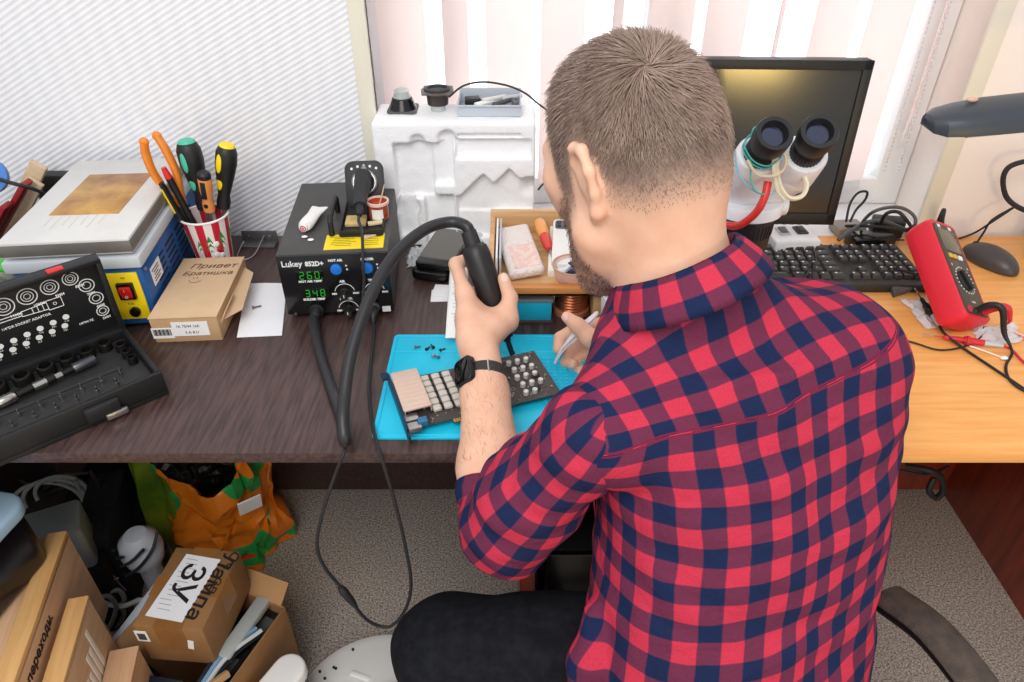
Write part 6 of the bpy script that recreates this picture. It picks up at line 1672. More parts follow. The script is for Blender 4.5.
wire('beige_wire', 'beige cable hanging in a loop between the two eyepieces', [Py(779, 146, .875), Py(786, 158, .868), Py(783, 170, .868), Py(772, 176, .868), Py(757, 174, .872), Py(747, 160, .88)], .0020, (206, 192, 164), 'wires on the microscope')
wire('cream_wire', 'thick cream cable loop hanging under the right eyepiece', [Py(776, 150, .885), Py(777, 172, .878), Py(781, 188, .876), Py(790, 198, .876), Py(802, 196, .880), Py(807, 186, .886), Py(804, 176, .894)], .0032, (224, 214, 190), 'wires on the microscope')
wire('cream_wire', 'cream cable hanging beside the thick loop under the right eyepiece', [Py(773, 152, .885), Py(774, 175, .876), Py(778, 192, .872), Py(784, 200, .872)], .0024, (224, 214, 190), 'wires on the microscope')
single(MB().tube([Py(768, 182, .882), Py(765, 196, .872), Py(758, 210, .868), Py(748, 220, .872), Py(736, 226, .885), Py(722, 224, .91)], .0052, 10, 6), 'red_cable', mat('red_cable_skin', (206, 44, 42), .4), 'thick red cable curving down the front of the microscope body', 'cable', Py(765, 196, .872), world=True)

# ------------------------------------------------------------------ white power adapter with switches, in front of the monitor
pw = thing('lamp_control_box', 'white ring-light control box with two black switches between microscope and keyboard', 'control box', Pz(788, 250, DZ), 6)
MB().prism([(-.045, -.032), (.045, -.032), (.050, .030), (-.050, .030)], 0, .038, bev=.006, seg=3).build('case', M_mw, pw)
for x, m_ in ((-.016, M_grayp), (.020, M_blackg)):
    s_ = MB().box((x, .008, .039), (.022, .030, .004), bev=.001).build('switch', m_, pw)
    MB().box((x, .008, .0415), (.015, .022, .003), M=rot(x=6), bev=.001).build('rocker', M_dgray if m_ is M_grayp else M_black, s_)
lt = MB()
for k in range(5): lt.box((-.016, .000 + k * .0045, .0435), (.012, .0012, .0003))
single(MB().prism(rrect(.105, .075, .034, 8), 0, .010, bev=.003), 'white_plate', M_mw, 'rounded white plate on the desk left of the control box', 'plate', Pz(752, 272, DZ), 20)
single(MB().tube([Pz(764, 264, DZ + .016), Pz(772, 268, DZ + .014), Pz(780, 272, DZ + .013)], [.0022, .003, .0012], 8, 3), 'steel_clip', M_steel, 'small steel clip lying against the white control box', 'clip', Pz(772, 268, DZ + .014), world=True)
single(MB().tube([Pz(814, 250, DZ + .026), Pz(817, 262, DZ + .036), Pz(812, 274, DZ + .036), Pz(818, 288, DZ + .034), Pz(822, 296, DZ + .02), Pz(806, 306, DZ + .006), Pz(780, 316, DZ + .006)], .0022, 8, 6), 'cable', M_rubber, 'black cable from the white control box across the keyboard towards the shoulder', 'cable', Pz(817, 262, DZ + .03), world=True, group='cables over the keyboard')
single(MB().tube([Pz(812, 258, DZ + .040), Pz(806, 276, DZ + .036), Pz(796, 290, DZ + .034), Pz(782, 300, DZ + .012), Pz(764, 306, DZ + .006)], .0022, 8, 6), 'cable', M_rubber, 'black cable curving left over the keyboard keys', 'cable', Pz(806, 276, DZ + .03), world=True, group='cables over the keyboard')

# ------------------------------------------------------------------ keyboard
kbx0, kbx1, kby0, kby1 = .320, .765, 1.112, 1.268
kbd = thing('keyboard', 'black computer keyboard behind the right shoulder in front of the monitor', 'keyboard', ((kbx0 + kbx1) / 2, (kby0 + kby1) / 2, DZ))
KW, KD = kbx1 - kbx0, kby1 - kby0
M_kb = mat('black_keyboard_plastic', (38, 37, 37), .5)
MB().rbox((0, 0, .009), (KW, KD, .017), .008, bev=.004).build('case', M_kb, kbd)
M_key = mat('dark_grey_key', (56, 54, 53), .45)
leg = MB(); hid = MB()
rowsk = [14, 14, 13, 13, 12, 8]
nk = 0
blocks = [(-.214, .286, True), (.082, .055, False), (.142, .072, False)]
for r_ in range(6):
    y = KD / 2 - .020 - r_ * .0205 - (.004 if r_ else 0)
    for bi, (x0, wd, main) in enumerate(blocks):
        if bi == 1 and r_ == 3: continue
        n = rowsk[r_] if main else (3 if bi == 1 else 4)
        if bi == 1 and r_ == 4: n = 1
        if main and r_ == 5: ws = [1.3, 1.1, 1.3, 5.6, 1.3, 1.1, 1.1, 1.3]
        elif main: ws = [1 + (.55 * (r_ > 0) if k == n - 1 else 0) + (.25 * r_ * (r_ > 1) if k == 0 else 0) for k in range(n)]
        else: ws = [1] * n
        tot = sum(ws); x = x0 + (wd * .36 if bi == 1 and r_ == 4 else 0)
        if bi == 1 and r_ == 4: tot = 3
        for k in range(n):
            kw = wd * ws[k] / tot
            vis = not (bi == 0 and x + kw < -.150 and r_ > 2)
            nk += 1
            nk_hidden = x + kw / 2 < -.105
            if nk_hidden:
                hid.box((x + kw / 2, y, .0205), (kw - .0022, .0180, .008), bev=.0012, seg=1, taper=.80); nk -= 1
            elif nk <= 100:
                MB(T(x + kw / 2, y, .0165)).box((0, 0, .004), (kw - .0022, .0180, .008), bev=.0012, seg=1, taper=.80).build('key', M_key, kbd)
                leg.box((x + kw / 2 - .003, y + .003, .0248), (.0035, .0030, .0003))
            x += kw
leg.build('key_letters', M_print, kbd)
hid.build('keys', M_key, kbd)['kind'] = 'stuff'

# ------------------------------------------------------------------ mouse
M_mouse = mat('charcoal_mouse', (66, 62, 62), .38)
ms_ = thing('computer_mouse', 'dark grey computer mouse on the orange desk by the wall', 'mouse', Pz(990, 258, DZ + .01) - Vector((0, 0, .01)), 22)
D = SDF((-.045, -.07, -.01), (.045, .07, .06), .002)
D.ell((0, -.008, .004), (.029, .052, .031), None, .01); D.ell((0, .016, .002), (.027, .040, .022), None, .02)
D.field((-.045, -.07, -.01), (.045, .07, .06), lambda X, Y, Z: Z - .001, 0, True)
D.field((-.045, -.07, -.01), (.045, .07, .06), lambda X, Y, Z: np.abs(X) * .0 + np.maximum(np.maximum(np.abs(X) - .0007, .012 - Y), .020 - Z), 0, True)
V_, Q_ = D.mesh(1)
Mm = np.array(ROOTM['computer_mouse']); npmesh('mouse_shell', V_ @ Mm[:3, :3].T + Mm[:3, 3], Q_, M_mouse, ms_)
MB().cyl((-.0035, .036, .021), (.0035, .036, .021), .0075, n=20, bev=.001).build('scroll_wheel', M_rubber, ms_)
MB().box((0, 0, .0012), (.040, .085, .002), bev=.0005).build('base', M_black, ms_)

# ------------------------------------------------------------------ multimeter
mb0 = Pz(964, 334, DZ); mt0 = Py(928, 240, 1.140)
M_mr = mat('red_rubber_holster', (226, 40, 62), .45)
dv = (mt0 - mb0); Lm = .188
mmx = look(mb0 + Vector((-.018, .010, .018)), dv.normalized(), Vector((0, .60, -1.0)).normalized())
# local: z along the meter, x sideways, y = depth
zax = dv.normalized(); nface = Vector((.52, -.42, .74)); nface = (nface - zax * nface.dot(zax)).normalized(); xax = nface.cross(zax) * -1
MMt = Matrix((zax.cross(nface), zax, nface)).transposed().to_4x4(); MMt.translation = Pz(966, 318, DZ + .036) - zax * .012
mm = thing('multimeter', 'red rubber-cased digital multimeter leaning on its stand on the orange desk', 'multimeter', M=MMt)
b = MB()
rings = []
for z, w_, h_, r_ in ((-.030, .036, -.004, .012), (-.026, .040, 0, .014), (-.012, .0425, .0, .014), (.012, .0425, 0, .013), (.018, .0405, 0, .012)):
    pts = rrect(w_ * 2, Lm + (w_ - .0425) * 2, r_, 6)
    rings.append([(x * (1.0 - .10 * math.exp(-((y + .012) / .05) ** 2)), y + Lm / 2, z) for x, y in pts])
b.loft(rings); b.build('holster', M_mr, mm)
gr_ = MB()
for k in range(7):
    for q in (-1, 1): gr_.box((q * .0392, .045 + k * .010, -.006), (.003, .004, .030), bev=.001)
gr_.build('grip_ridges', M_mr, mm)
fp_ = MB().prism([(x * (1.0 - .09 * math.exp(-((y + .012) / .05) ** 2)), y + Lm / 2) for x, y in rrect(.070, Lm - .016, .010, 5)], .0165, .0195, bev=.0008).build('face_panel', mat('dark_olive_face', (62, 56, 46), .4), mm)
MB().box((0, Lm - .040, .0198), (.054, .044, .0012), bev=.0004).build('display', mat('grey_lcd', (98, 96, 78), .15), fp_)
MB().prism([(.019 * math.cos(R(a)), .019 * math.sin(R(a))) for a in range(0, 360, 12)], .0195, .0210, T(0, .072, 0), bev=.0006).build('selector_dial', M_black, fp_)
MB().box((0, .072, .0235), (.008, .036, .006), M=rot(z=20), bev=.0015).build('selector_bar', M_black, fp_)
tk = MB()
for k in range(22):
    a = R(360 / 22 * k); tk.box((.0245 * math.cos(a), .072 + .0245 * math.sin(a), .0197), (.0030, .0022, .0003))
tk.text('V', .006, T(-.026, .096, .0197), .0002).text('A', .006, T(.022, .096, .0197), .0002).text('COM', .005, T(-.006, .030, .0197), .0002)
for x in (-.018, .016): tk.box((x, Lm - .013, .0197), (.009, .006, .0003))
tk.build('dial_print', M_print, fp_)
for k, (x, c_) in enumerate(((-.018, M_yellow), (-.004, M_yellow), (.012, M_whitep))):
    MB().box((x, Lm - .072, .0205), (.0105, .008, .003), bev=.001).build('button', c_ if c_ is M_whitep else mat('amber_button%d' % k, (222, 180, 70), .4), fp_)
for k, x in enumerate((-.022, 0, .022)):
    MB().torus((x, .017, .0197), .0048, .0016, n=20, k=6).build('jack', (M_redp, M_black, M_redp)[k], fp_)
MB().box((0, .12, -.050), (.050, .004, .060), M=rot(x=40), bev=.001).build('kick_stand', M_black, mm)
MB().box((.032, .115, -.012), (.012, .030, .014), bev=.002).build('probe_clip', M_black, mm)
jk = MMt @ Vector((.022, .017, .020)); jb = MMt @ Vector((0, .017, .020))
def lead(label, name, pts, m, r=.0022):
    return single(MB().tube(pts, r, 8, 6), name, m, label, 'test lead', Vector(pts[0]), world=True)
M_redl = mat('red_lead', (210, 40, 56), .4)
pr_ = thing('probe_plug', 'black angled plug in the socket at the foot of the red multimeter', 'plug', jb)
MB().tube([jb, jb + nface * .020, jb + nface * .026 + Vector((.010, -.010, -.004)), Pz(1004, 332, DZ + .030), Pz(1010, 345, DZ + .016)], [.0050, .0056, .0054, .0042, .0022], 10, 4).build('plug_body', M_black, pr_, world=True)
pr2 = thing('probe_plug', 'red angled plug beside the black one at the foot of the multimeter', 'plug', jk)
MB().tube([jk, jk + nface * .018, jk + nface * .024 + Vector((.012, -.004, -.002)), jk + nface * .012 + Vector((.030, -.012, -.016))], [.0060, .0068, .0062, .0030], 10, 4).build('plug_body', M_redl, pr2, world=True)
dz = DZ + .0030
lead('black test lead curling from the black plug towards the right edge', 'black_lead', [Pz(1010, 345, DZ + .016), Pz(1012, 354, dz), Pz(1006, 366, dz), Pz(1010, 380, dz), Pz(1028, 392, dz), Pz(1060, 398, dz)], M_rubber)
lead('red test lead leaving the red plug towards the right edge', 'red_lead', [jk + nface * .012 + Vector((.030, -.012, -.016)), Pz(1004, 328, dz + .010), Pz(1024, 338, dz), Pz(1060, 350, dz)], M_redl)
def probe(name, label, a, b_, m, tipm):
    t = thing(name, label, 'probe', a)
    d_ = (b_ - a).normalized(); Lp = (b_ - a).length
    MB(look(a, d_)).lathe([(0, 0), (.0008, .004), (.0010, .020), (.0032, .021), (.0045, .045), (.0042, .052), (.0078, .054), (.0078, .058), (.0055, .062), (.0060, Lp - .03), (.0052, Lp), (0, Lp)], n=16).build('probe_body', m, t, world=True)
    MB(look(a, d_)).lathe([(0, Lp - .002), (.0048, Lp - .002), (.0030, Lp + .028), (0, Lp + .028)], n=14).build('strain_relief', tipm, t, world=True)
    MB(look(a, d_)).cyl((0, 0, -.012), (0, 0, .006), .0009, n=8).build('tip', M_steel, t, world=True)
    return b_ + d_ * .026
pe = probe('test_probe', 'red test probe lying on the orange desk in front of the multimeter', Pz(930, 335, DZ + .009), Pz(984, 343, DZ + .009), M_redl, M_grayp)
lead('red test lead trailing from the red probe to the right edge', 'red_lead', [pe, Pz(1012, 350, DZ + .006), Pz(1024, 362, dz), Pz(1050, 378, dz)], M_redl)
pe = probe('test_probe', 'black test probe lying across the plastic wrapper left of the multimeter', Pz(917, 292, DZ + .018), Pz(933, 316, DZ + .014), M_black, M_grayp)
lead('black test lead running from the black probe diagonally to the right edge', 'black_lead', [pe, Pz(945, 334, DZ + .012), Pz(966, 350, DZ + .004), Pz(990, 366, dz), Pz(1014, 382, dz), Pz(1040, 400, dz)], M_rubber)
single(MB().tube([Pz(896, 338, dz), Pz(915, 343, dz), Pz(940, 350, dz), Pz(966, 346, dz), Pz(982, 336, dz), Pz(984, 326, dz)], .0016, 6, 6), 'thin_cable', M_rubber, 'thin black cable on the orange desk passing under the red probe', 'cable', Pz(940, 350, dz), world=True)
crumple('plastic_wrapper', 'clear plastic wrapper under the black probe left of the multimeter', Pz(930, 315, DZ) + Vector((.006, 0, .001)), (.075, .085, .016), M_film, 14.2)
crumple('plastic_wrapper', 'clear plastic wrapper at the right of the multimeter foot', Pz(996, 334, DZ) + Vector((0, 0, .001)), (.08, .05, .012), M_film, 21.7)
single(MB().tube([Pz(970, 346, dz), Pz(990, 353, dz), Pz(1003, 358, dz)], .0013, 6, 2).ball(Pz(1004, 358, dz + .001), .0042, (1.6, 1, .8), u=10, v=8), 'cotton_swab', M_whitep, 'white cotton swab lying under the red probe', 'swab', Pz(990, 353, dz), world=True)
single(MB().prism([(-.042, -.020), (.035, -.005), (.040, .016), (.020, .020), (-.030, .012)], 0, .012, rot(x=10), bev=.004), 'stylus_case', M_dgray, 'dark grey wedge-shaped stand lying between keyboard and multimeter', 'stand', Pz(902, 290, DZ) + Vector((.005, 0, .003)), 15)

# ------------------------------------------------------------------ lamp head, wall cables, adapters behind the keyboard
M_lamp = mat('dark_grey_lamp', (58, 64, 72), .4)
lp = thing('desk_lamp', 'dark grey long-headed desk lamp reaching in from the right edge', 'lamp', (1.02, 1.05, DZ))
la, lb_ = Py(942, 119, 1.00), Py(1110, 103, 1.00)
ld_ = (lb_ - la).normalized()
rings = []
for t, w_, h0_, h1_ in ((-.022, .006, -.006, .003), (-.018, .020, -.012, .008), (-.005, .033, -.014, .014), (.02, .039, -.014, .018), (.06, .041, -.014, .022), (.16, .041, -.014, .024), (.26, .036, -.014, .022), (.30, .024, -.012, .018)):
    c_ = la + ld_ * t; sd_ = Vector((ld_.y, -ld_.x, 0)).normalized() * -1; up_ = sd_.cross(ld_) * -1
    if up_.z < 0: up_ = -up_
    pts = [(-w_, h0_), (w_, h0_)] + [(w_ * math.cos(R(a)) , h0_ + .004 + (h1_ - h0_ - .004) * math.sin(R(a)) ** .8) for a in range(0, 181, 12)]
    rings.append([c_ + sd_ * a + up_ * b_ for a, b_ in pts])
MB().loft(rings).build('lamp_head', M_lamp, lp, world=True, sharp=25)
b = MB(); c0, c1 = la + ld_ * .03, la + ld_ * .24
for q in (-1, 1): b.cyl(c0 + sd_ * .016 * q - up_ * .017, c1 + sd_ * .016 * q - up_ * .017, .0075, n=14)
b.build('lamp_tube', mat('white_fluorescent_tube', (240, 240, 236), .4), lp, world=True)
MB().box((.13, .05, .012), (.15, .15, .024), bev=.006).build('lamp_base', M_lamp, lp)
MB().tube([(.13, .05, .02), (.14, .09, .20), (.13, .08, .34), tuple((la + ld_ * .29) - Vector((1.02, 1.05, DZ)))], .008, 10, 5).build('lamp_arm', M_lamp, lp)
single(MB().ball((0, 0, 0), .005, (1.6, .8, .7)), 'scrap', mat('pink_scrap', (216, 176, 156), .6), 'small pinkish scrap lying on top of the lamp head', 'scrap', la + ld_ * .035 + up_ * .024)
def cord(label, pts, r=.0028, m=None, grp=None, cat='cable'):
    return single(MB().tube(pts, r, 8, 6), 'cable', m or M_rubber, label, cat, Vector(pts[len(pts) // 2]), world=True, group=grp)
cord('thick black cable looping down the cream wall at the right edge', [Py(1040, 160, 1.31), Py(1022, 162, 1.31), Py(1008, 168, 1.31), Py(1003, 180, 1.31), Py(1006, 196, 1.31), Py(1016, 206, 1.30), Py(1034, 214, 1.30)], .0050)
cord('thin black cable crossing the right desk near the wall from the looped cable', [Py(1016, 206, 1.315), Pz(992, 222, DZ + .05), Pz(972, 234, DZ + .006), Pz(950, 240, DZ + .004), Pz(938, 236, DZ + .004)], .0020)
cord('thin black cable dropping from the wall loop to the desk', [Py(1012, 208, 1.31), Py(992, 220, 1.31), Py(984, 232, 1.31), Pz(978, 241, DZ + .003)], .0020)
cord('black upright cable end poking up behind the multimeter', [Pz(944, 240, DZ + .004), Py(942, 222, 1.30), Py(944, 210, 1.31), Py(940, 218, 1.32), Pz(932, 236, DZ + .004)], .0042)
single(MB().box((0, 0, .025), (.06, .05, .05), bev=.006), 'black_adapter', M_black, 'black power adapter standing at the right edge beside the mouse', 'adapter', Pz(1046, 246, DZ), 15)
ad = MB().box((0, 0, .014), (.090, .040, .026), bev=.003)
single(ad, 'power_adapter', M_blackg, 'black power brick lying behind the keyboard by the monitor', 'adapter', Pz(868, 246, DZ), 10, group='adapters behind the keyboard')
single(MB().box((0, 0, .020), (.060, .034, .038), bev=.004), 'power_adapter', M_black, 'black square power adapter standing on the desk behind the keyboard', 'adapter', Pz(884, 235, DZ), -12, group='adapters behind the keyboard')
single(MB().box((0, 0, .010), (.060, .045, .018), bev=.003), 'power_adapter', mat('grey_beige_adapter', (150, 142, 132), .5), 'grey adapter against the foot of the monitor behind the keyboard', 'adapter', Pz(846, 232, DZ), 6, group='adapters behind the keyboard')
single(MB().prism(rrect(.034, .030, .006), 0, .014, bev=.003), 'white_plug', M_whitep, 'small white plug lying among the black cables behind the multimeter', 'plug', Pz(913, 236, DZ), 15)
g_ = 'cables heaped behind the keyboard'
cord('black cable loop standing above the desk right of the monitor', [Py(846, 222, 1.28), Py(850, 204, 1.29), Py(858, 193, 1.30), Py(867, 192, 1.30), Py(865, 200, 1.30), Py(856, 210, 1.29), Py(850, 222, 1.28)], .0024, grp=g_)
cord('grey cable arching highest over the heap behind the keyboard', [Pz(858, 228, DZ + .010), Py(870, 214, 1.30), Py(885, 208, 1.30), Py(902, 208, 1.30), Py(914, 216, 1.29), Py(914, 226, 1.28), Pz(900, 232, DZ + .010)], .0034, M_dgray, g_)
cord('grey cable crossing the heap diagonally down to the keyboard', [Pz(838, 240, DZ + .020), Pz(852, 230, DZ + .036), Pz(868, 222, DZ + .044), Pz(886, 222, DZ + .05), Pz(906, 230, DZ + .03), Pz(924, 236, DZ + .012)], .0042, M_dgray, g_)
cord('black cable running flat along the back of the heap', [Pz(846, 226, DZ + .02), Pz(866, 226, DZ + .046), Pz(890, 228, DZ + .044), Pz(912, 232, DZ + .030), Pz(930, 240, DZ + .008)], .0032, None, g_)
cord('black cable looping over the square adapter', [Pz(880, 226, DZ + .042), Py(886, 214, 1.27), Py(898, 212, 1.27), Py(908, 222, 1.26), Pz(916, 236, DZ + .008)], .0036, None, g_)
cord('thin black cable lying on the desk in front of the heap', [Pz(872, 243, DZ + .004), Pz(886, 240, DZ + .004), Pz(904, 240, DZ + .004)], .0016, None, g_)
# ------------------------------------------------------------------ clutter on the floor under the left desk
M_box = mat('brown_parcel_cardboard', (150, 108, 66), .75, noise_amt=.22, noise_scale=9, bump=.15, bump_scale=60)
M_boxd = mat('inner_cardboard', (168, 128, 86), .85, noise_amt=.15, noise_scale=12)
M_tapeb = mat('brown_packing_tape', (150, 104, 58), .22, noise_amt=.15, noise_scale=20, coat=.3)
# parcel: top face corners read off the photograph at one height
PZ = .345
pc = [Pz(136, 629, PZ), Pz(213, 634, PZ), Pz(237, 549, PZ), Pz(165, 543, PZ)]
ctr = sum(pc, Vector()) / 4; ux = (pc[1] - pc[0] + pc[2] - pc[3]) / 2; uy = (pc[3] - pc[0] + pc[2] - pc[1]) / 2
pw_, pd_ = ux.length * .90, uy.length * .92; pa_ = math.degrees(math.atan2(ux.y, ux.x)); PH = .105
par = thing('cardboard_parcel', 'taped brown cardboard parcel with a white label marked in black on the open carton', 'parcel', M=T(ctr - Vector((0, 0, PH))) @ rot(z=pa_))
MB().box((0, 0, PH / 2), (pw_, pd_, PH), bev=.003).build('carton', M_box, par)
tpb = MB().box((0, .0, PH + .0005), (.050, pd_ + .002, .0008)).box((0, -pd_ / 2 - .0005, PH * .68), (.050, .0008, PH * .64)).box((0, 0, PH + .0007), (pw_ + .002, .040, .0008), M=rot(z=3)).box((pw_ / 2 + .0005, .01, PH * .7), (.0008, .040, PH * .6))
tpb.build('packing_tape', M_tapeb, par)
lb = MB().box((-.006, -.002, PH + .0014), (pw_ * .56, pd_ * .80, .0008), M=rot(z=-6)).build('paper_label', M_paper, par)
tx = MB(T(-.006, -.002, PH + .0019) @ rot(z=-6))
for i in range(12): tx.box((-pw_ * .14 + .004 * (i % 3), pd_ * .34 - i * pd_ * .058, 0), (pw_ * .18, .0014, .0002))
tx.build('label_print', mat('grey_label_print', (170, 170, 176), .8), lb)
hw = MB(T(-.006, -.002, PH + .0022) @ rot(z=-96))
hw.text('ЗУ', .058, T(-.050, -.020, 0), .0003, sx=1.1, bold=.0006, shear=.05)
hw.text('Лампа', .036, T(-.080, .034, 0), .0003, sx=1.2, bold=.0003, shear=.1)
hw.build('marker_writing', M_inkb, lb)
hw = MB(T(.0, .0, PH + .0016) @ rot(z=-96)); hw.text('Оч. св', .024, T(-.085, pw_ * .33, 0), .0003, shear=.15, sx=1.3, bold=.0); hw.build('pen_writing', M_inkb, par)
ll = MB(T(0, -pd_ / 2 - .0012, 0)).box((-.052, 0, .075), (.022, .0006, .030)).build('front_label', M_whitep, par)
MB(T(0, -pd_ / 2 - .0012, 0)).box((.030, 0, .060), (.010, .0006, .026), M=rot(y=12)).build('paper_strip', M_whitep, par)
MB(T(0, -pd_ / 2 - .0018, 0)).box((-.052, 0, .074), (.014, .0005, .018)).build('front_label_print', M_dgray, ll)
par_top = PZ - PH
# open carton under and beside it, full of adapters
OZ = par_top - .004
o0 = [Pz(98, 690, OZ), Pz(240, 712, OZ), Pz(292, 590, OZ), Pz(150, 590, OZ)]
kf, kn = Pz(284, 606, OZ), Pz(226, 686, OZ); OW, OD, OH = .190, .27, OZ - .004
oa = math.degrees(math.atan2((kf - kn).y, (kf - kn).x)) - 90
oc = kf - rot(z=oa).to_3x3() @ Vector((OW / 2, OD / 2, 0))
ob = thing('open_carton', 'open brown cardboard carton full of black adapters under the labelled parcel', 'box', (oc.x, oc.y, .0), oa)
MB().box((0, 0, .004), (OW, OD, .006)).build('carton_floor', M_boxd, ob)
for (x, y, sx_, sy_) in ((0, -OD / 2, OW, .004), (0, OD / 2, OW, .004), (-OW / 2, 0, .004, OD), (OW / 2, 0, .004, OD)):
    MB().box((x, y, OH / 2), (sx_, sy_, OH), bev=.001).build('carton_wall', M_box, ob)
MB(T(.04, OD / 2, OH) @ rot(x=-50)).box((0, 0, .022), (OW * .5, .004, .044), bev=.001).build('flap', M_boxd, ob)
MB(T(-OW / 2, .02, OH) @ rot(y=-28)).box((0, 0, .024), (.004, OD * .7, .048), bev=.001).build('flap', M_boxd, ob)
OM = ROOTM['open_carton']
M_brick = mat('black_adapter_plastic', (20, 20, 23), .3)
random.seed(11)
spots = [(.066, .095, 86, 4, .09, .036, .030), (.060, .050, 80, 10, .10, .04, .028), (.066, .000, 86, -8, .10, .034, .03), (.050, -.040, 74, 8, .10, .045, .03), (.062, -.085, 80, 5, .09, .040, .03), (.020, -.110, 30, -6, .12, .05, .03), (-.040, -.110, -15, 8, .10, .045, .03), (.034, .110, 70, 6, .09, .04, .03), (-.075, -.08, 80, 5, .08, .04, .03)]
for i, (x, y, a, b_, l_, w_, h_) in enumerate(spots):
    t = thing('power_adapter', '%s black power adapter from the far end in the open carton' % ORD[i], 'adapter', M=OM @ T(x, y, OH - .040 + .004 * (i % 3)) @ rot(x=b_, y=b_ * .6, z=a), group='adapters in the open carton')
    MB().box((0, 0, 0), (l_, w_, h_), bev=.005).build('brick', M_brick, t)
    if i % 2 == 0: MB().box((0, 0, h_ / 2 + .0004), (l_ * .5, w_ * .6, .0006)).build('rating_label', M_dgray, t)
single(MB().box((0, 0, 0), (.028, .135, .018), bev=.004), 'frosted_adapter', mat('frosted_grey_plastic', (170, 176, 176), .35), 'long pale grey plastic bar along the parcel in the open carton', 'adapter', M=OM @ T(.055, .070, OH + .004) @ rot(x=-6, z=6))
for i, (x, a, c_) in enumerate(((.048, 4, (30, 34, 44)), (.058, 6, (120, 160, 190)), (.074, 5, (26, 28, 34)), (.066, 8, (200, 206, 210)))):
    single(MB().tube([(0, -.10, 0), (.005, -.03, .012), (-.004, .04, .014), (.004, .11, .002)], .0042, 8, 5), 'cable', mat('carton_cable_%d' % i, c_, .35), '%s cable from the left running along the inside of the open carton' % ORD[i], 'cable', M=OM @ T(x, -.03, OH - .004 + .004 * (i % 2)) @ rot(z=-a), group='cables in the open carton')
single(MB().box((0, 0, 0), (.12, .08, .010), bev=.002), 'navy_tray', mat('navy_panel', (24, 32, 48), .35), 'flat dark navy plastic panel lying in front of the parcel in the open carton', 'panel', M=OM @ T(-.030, -.100, OH - .006) @ rot(x=8, z=12))
single(MB().tube([(-.05, -.02, 0), (-.02, .0, .008), (.02, .0, .008), (.05, .03, 0)], .004, 8, 5), 'white_cable', M_whitep, 'short white cable lying on the dark panel in the open carton', 'cable', M=OM @ T(-.050, -.105, OH + .010))
single(MB().tube([(-.02, -.06, 0), (-.01, -.01, .012), (.01, .02, .014), (.022, .06, .004)], .0075, 8, 5), 'beige_cable', mat('beige_sheath', (176, 140, 100), .6), 'thick beige cable bend between the adapters in the open carton', 'cable', M=OM @ T(.066, -.075, OH + .008))

# shopping bag: orange and green plastic, black contents
M_org = mat('orange_green_bag', (214, 122, 30), .28, bump=.5, bump_scale=40); nt = M_org.node_tree
tc = nt.nodes.new('ShaderNodeTexCoord'); nz = nt.nodes.new('ShaderNodeTexNoise'); nz.inputs['Scale'].default_value = 9; nz.inputs['Detail'].default_value = 1
nt.links.new(tc.outputs['Object'], nz.inputs['Vector'])
cr = nt.nodes.new('ShaderNodeValToRGB'); e = cr.color_ramp.elements; cr.color_ramp.interpolation = 'CONSTANT'
e[0].position = 0; e[0].color = lin((216, 118, 26)) + (1,); e[1].position = .58; e[1].color = lin((44, 150, 74)) + (1,)
x_ = cr.color_ramp.elements.new(.68); x_.color = lin((206, 60, 40)) + (1,)
nt.links.new(nz.outputs['Fac'], cr.inputs[0]); nt.links.new(cr.outputs[0], nt.nodes['Principled BSDF'].inputs['Base Color'])
bgc = Py(236, 545, 1.14); bgc.z = 0
sb = thing('shopping_bag', 'orange plastic shopping bag with green patches slumped open under the desk', 'bag', bgc)
def bagfn(u, v):
    a = 2 * PI * u
    r_ = .128 * (1.0 - .20 * v) * (1 + .10 * math.sin(3 * a + 5 * v) + .06 * math.sin(7 * a - 3 * v))
    h_ = .355 + .05 * math.sin(2 * a + 1.1) - .05 * math.sin(a) * -1
    z = .004 + v * h_
    return Vector((r_ * math.cos(a) * 1.0, r_ * math.sin(a) * .72, z)) + Vector((noise.noise(Vector((math.cos(a) * 2, math.sin(a) * 2, v * 4))), noise.noise(Vector((math.cos(a) * 2 + 9, math.sin(a) * 2, v * 4))), 0)) * .026 + Vector((noise.noise(Vector((math.cos(a) * 6, math.sin(a) * 6, v * 11))), noise.noise(Vector((math.cos(a) * 6 + 9, math.sin(a) * 6, v * 11))), 0)) * .014
MB().grid(bagfn, 64, 24).build('bag_skin', M_org, sb)
def lipfn(u, v):
    p = bagfn(u, 1.0); a = 2 * PI * u
    return p + Vector((math.cos(a) * .018 * v, math.sin(a) * .016 * v, .012 * math.sin(PI * v) - .045 * v * v))
MB().grid(lipfn, 64, 6).build('folded_lip', M_org, sb)
MB().tube([bagfn(.06, .96), bagfn(.06, 1.0) + Vector((.010, 0, .07)), bagfn(.10, 1.0) + Vector((.03, .02, .11)), bagfn(.14, 1.0) + Vector((.01, .03, .07)), bagfn(.16, .95)], .0085, 8, 6, flat=.35).build('bag_handle', M_org, sb)
gbc = Py(180, 520, 1.12); gbc.z = 0
gb = thing('shopping_bag', 'yellow-green plastic bag with a standing peak left of the orange bag', 'bag', gbc)
def gfn(u, v):
    a = R(-150 + 170 * u); z = .01 + v * (.44 + .16 * math.exp(-((u - .12) / .16) ** 2))
    r_ = .062 * (1 - .35 * v) * (1 + .12 * math.sin(9 * u + 4 * v))
    return Vector((r_ * math.cos(a), r_ * .8 * math.sin(a), z)) + Vector((noise.noise(Vector((u * 4, v * 4, 2))), noise.noise(Vector((u * 4, v * 4, 7))), 0)) * .020
MB().grid(gfn, 40, 24).build('bag_skin', mat('yellow_green_bag', (122, 138, 26), .3, rgb2=(50, 92, 28), noise_scale=9, bump=.5, bump_scale=40), gb)
D = SDF(bgc + Vector((-.2, -.16, .02)), bgc + Vector((.2, .16, .56)), .005)
bnp = np.array(bgc)
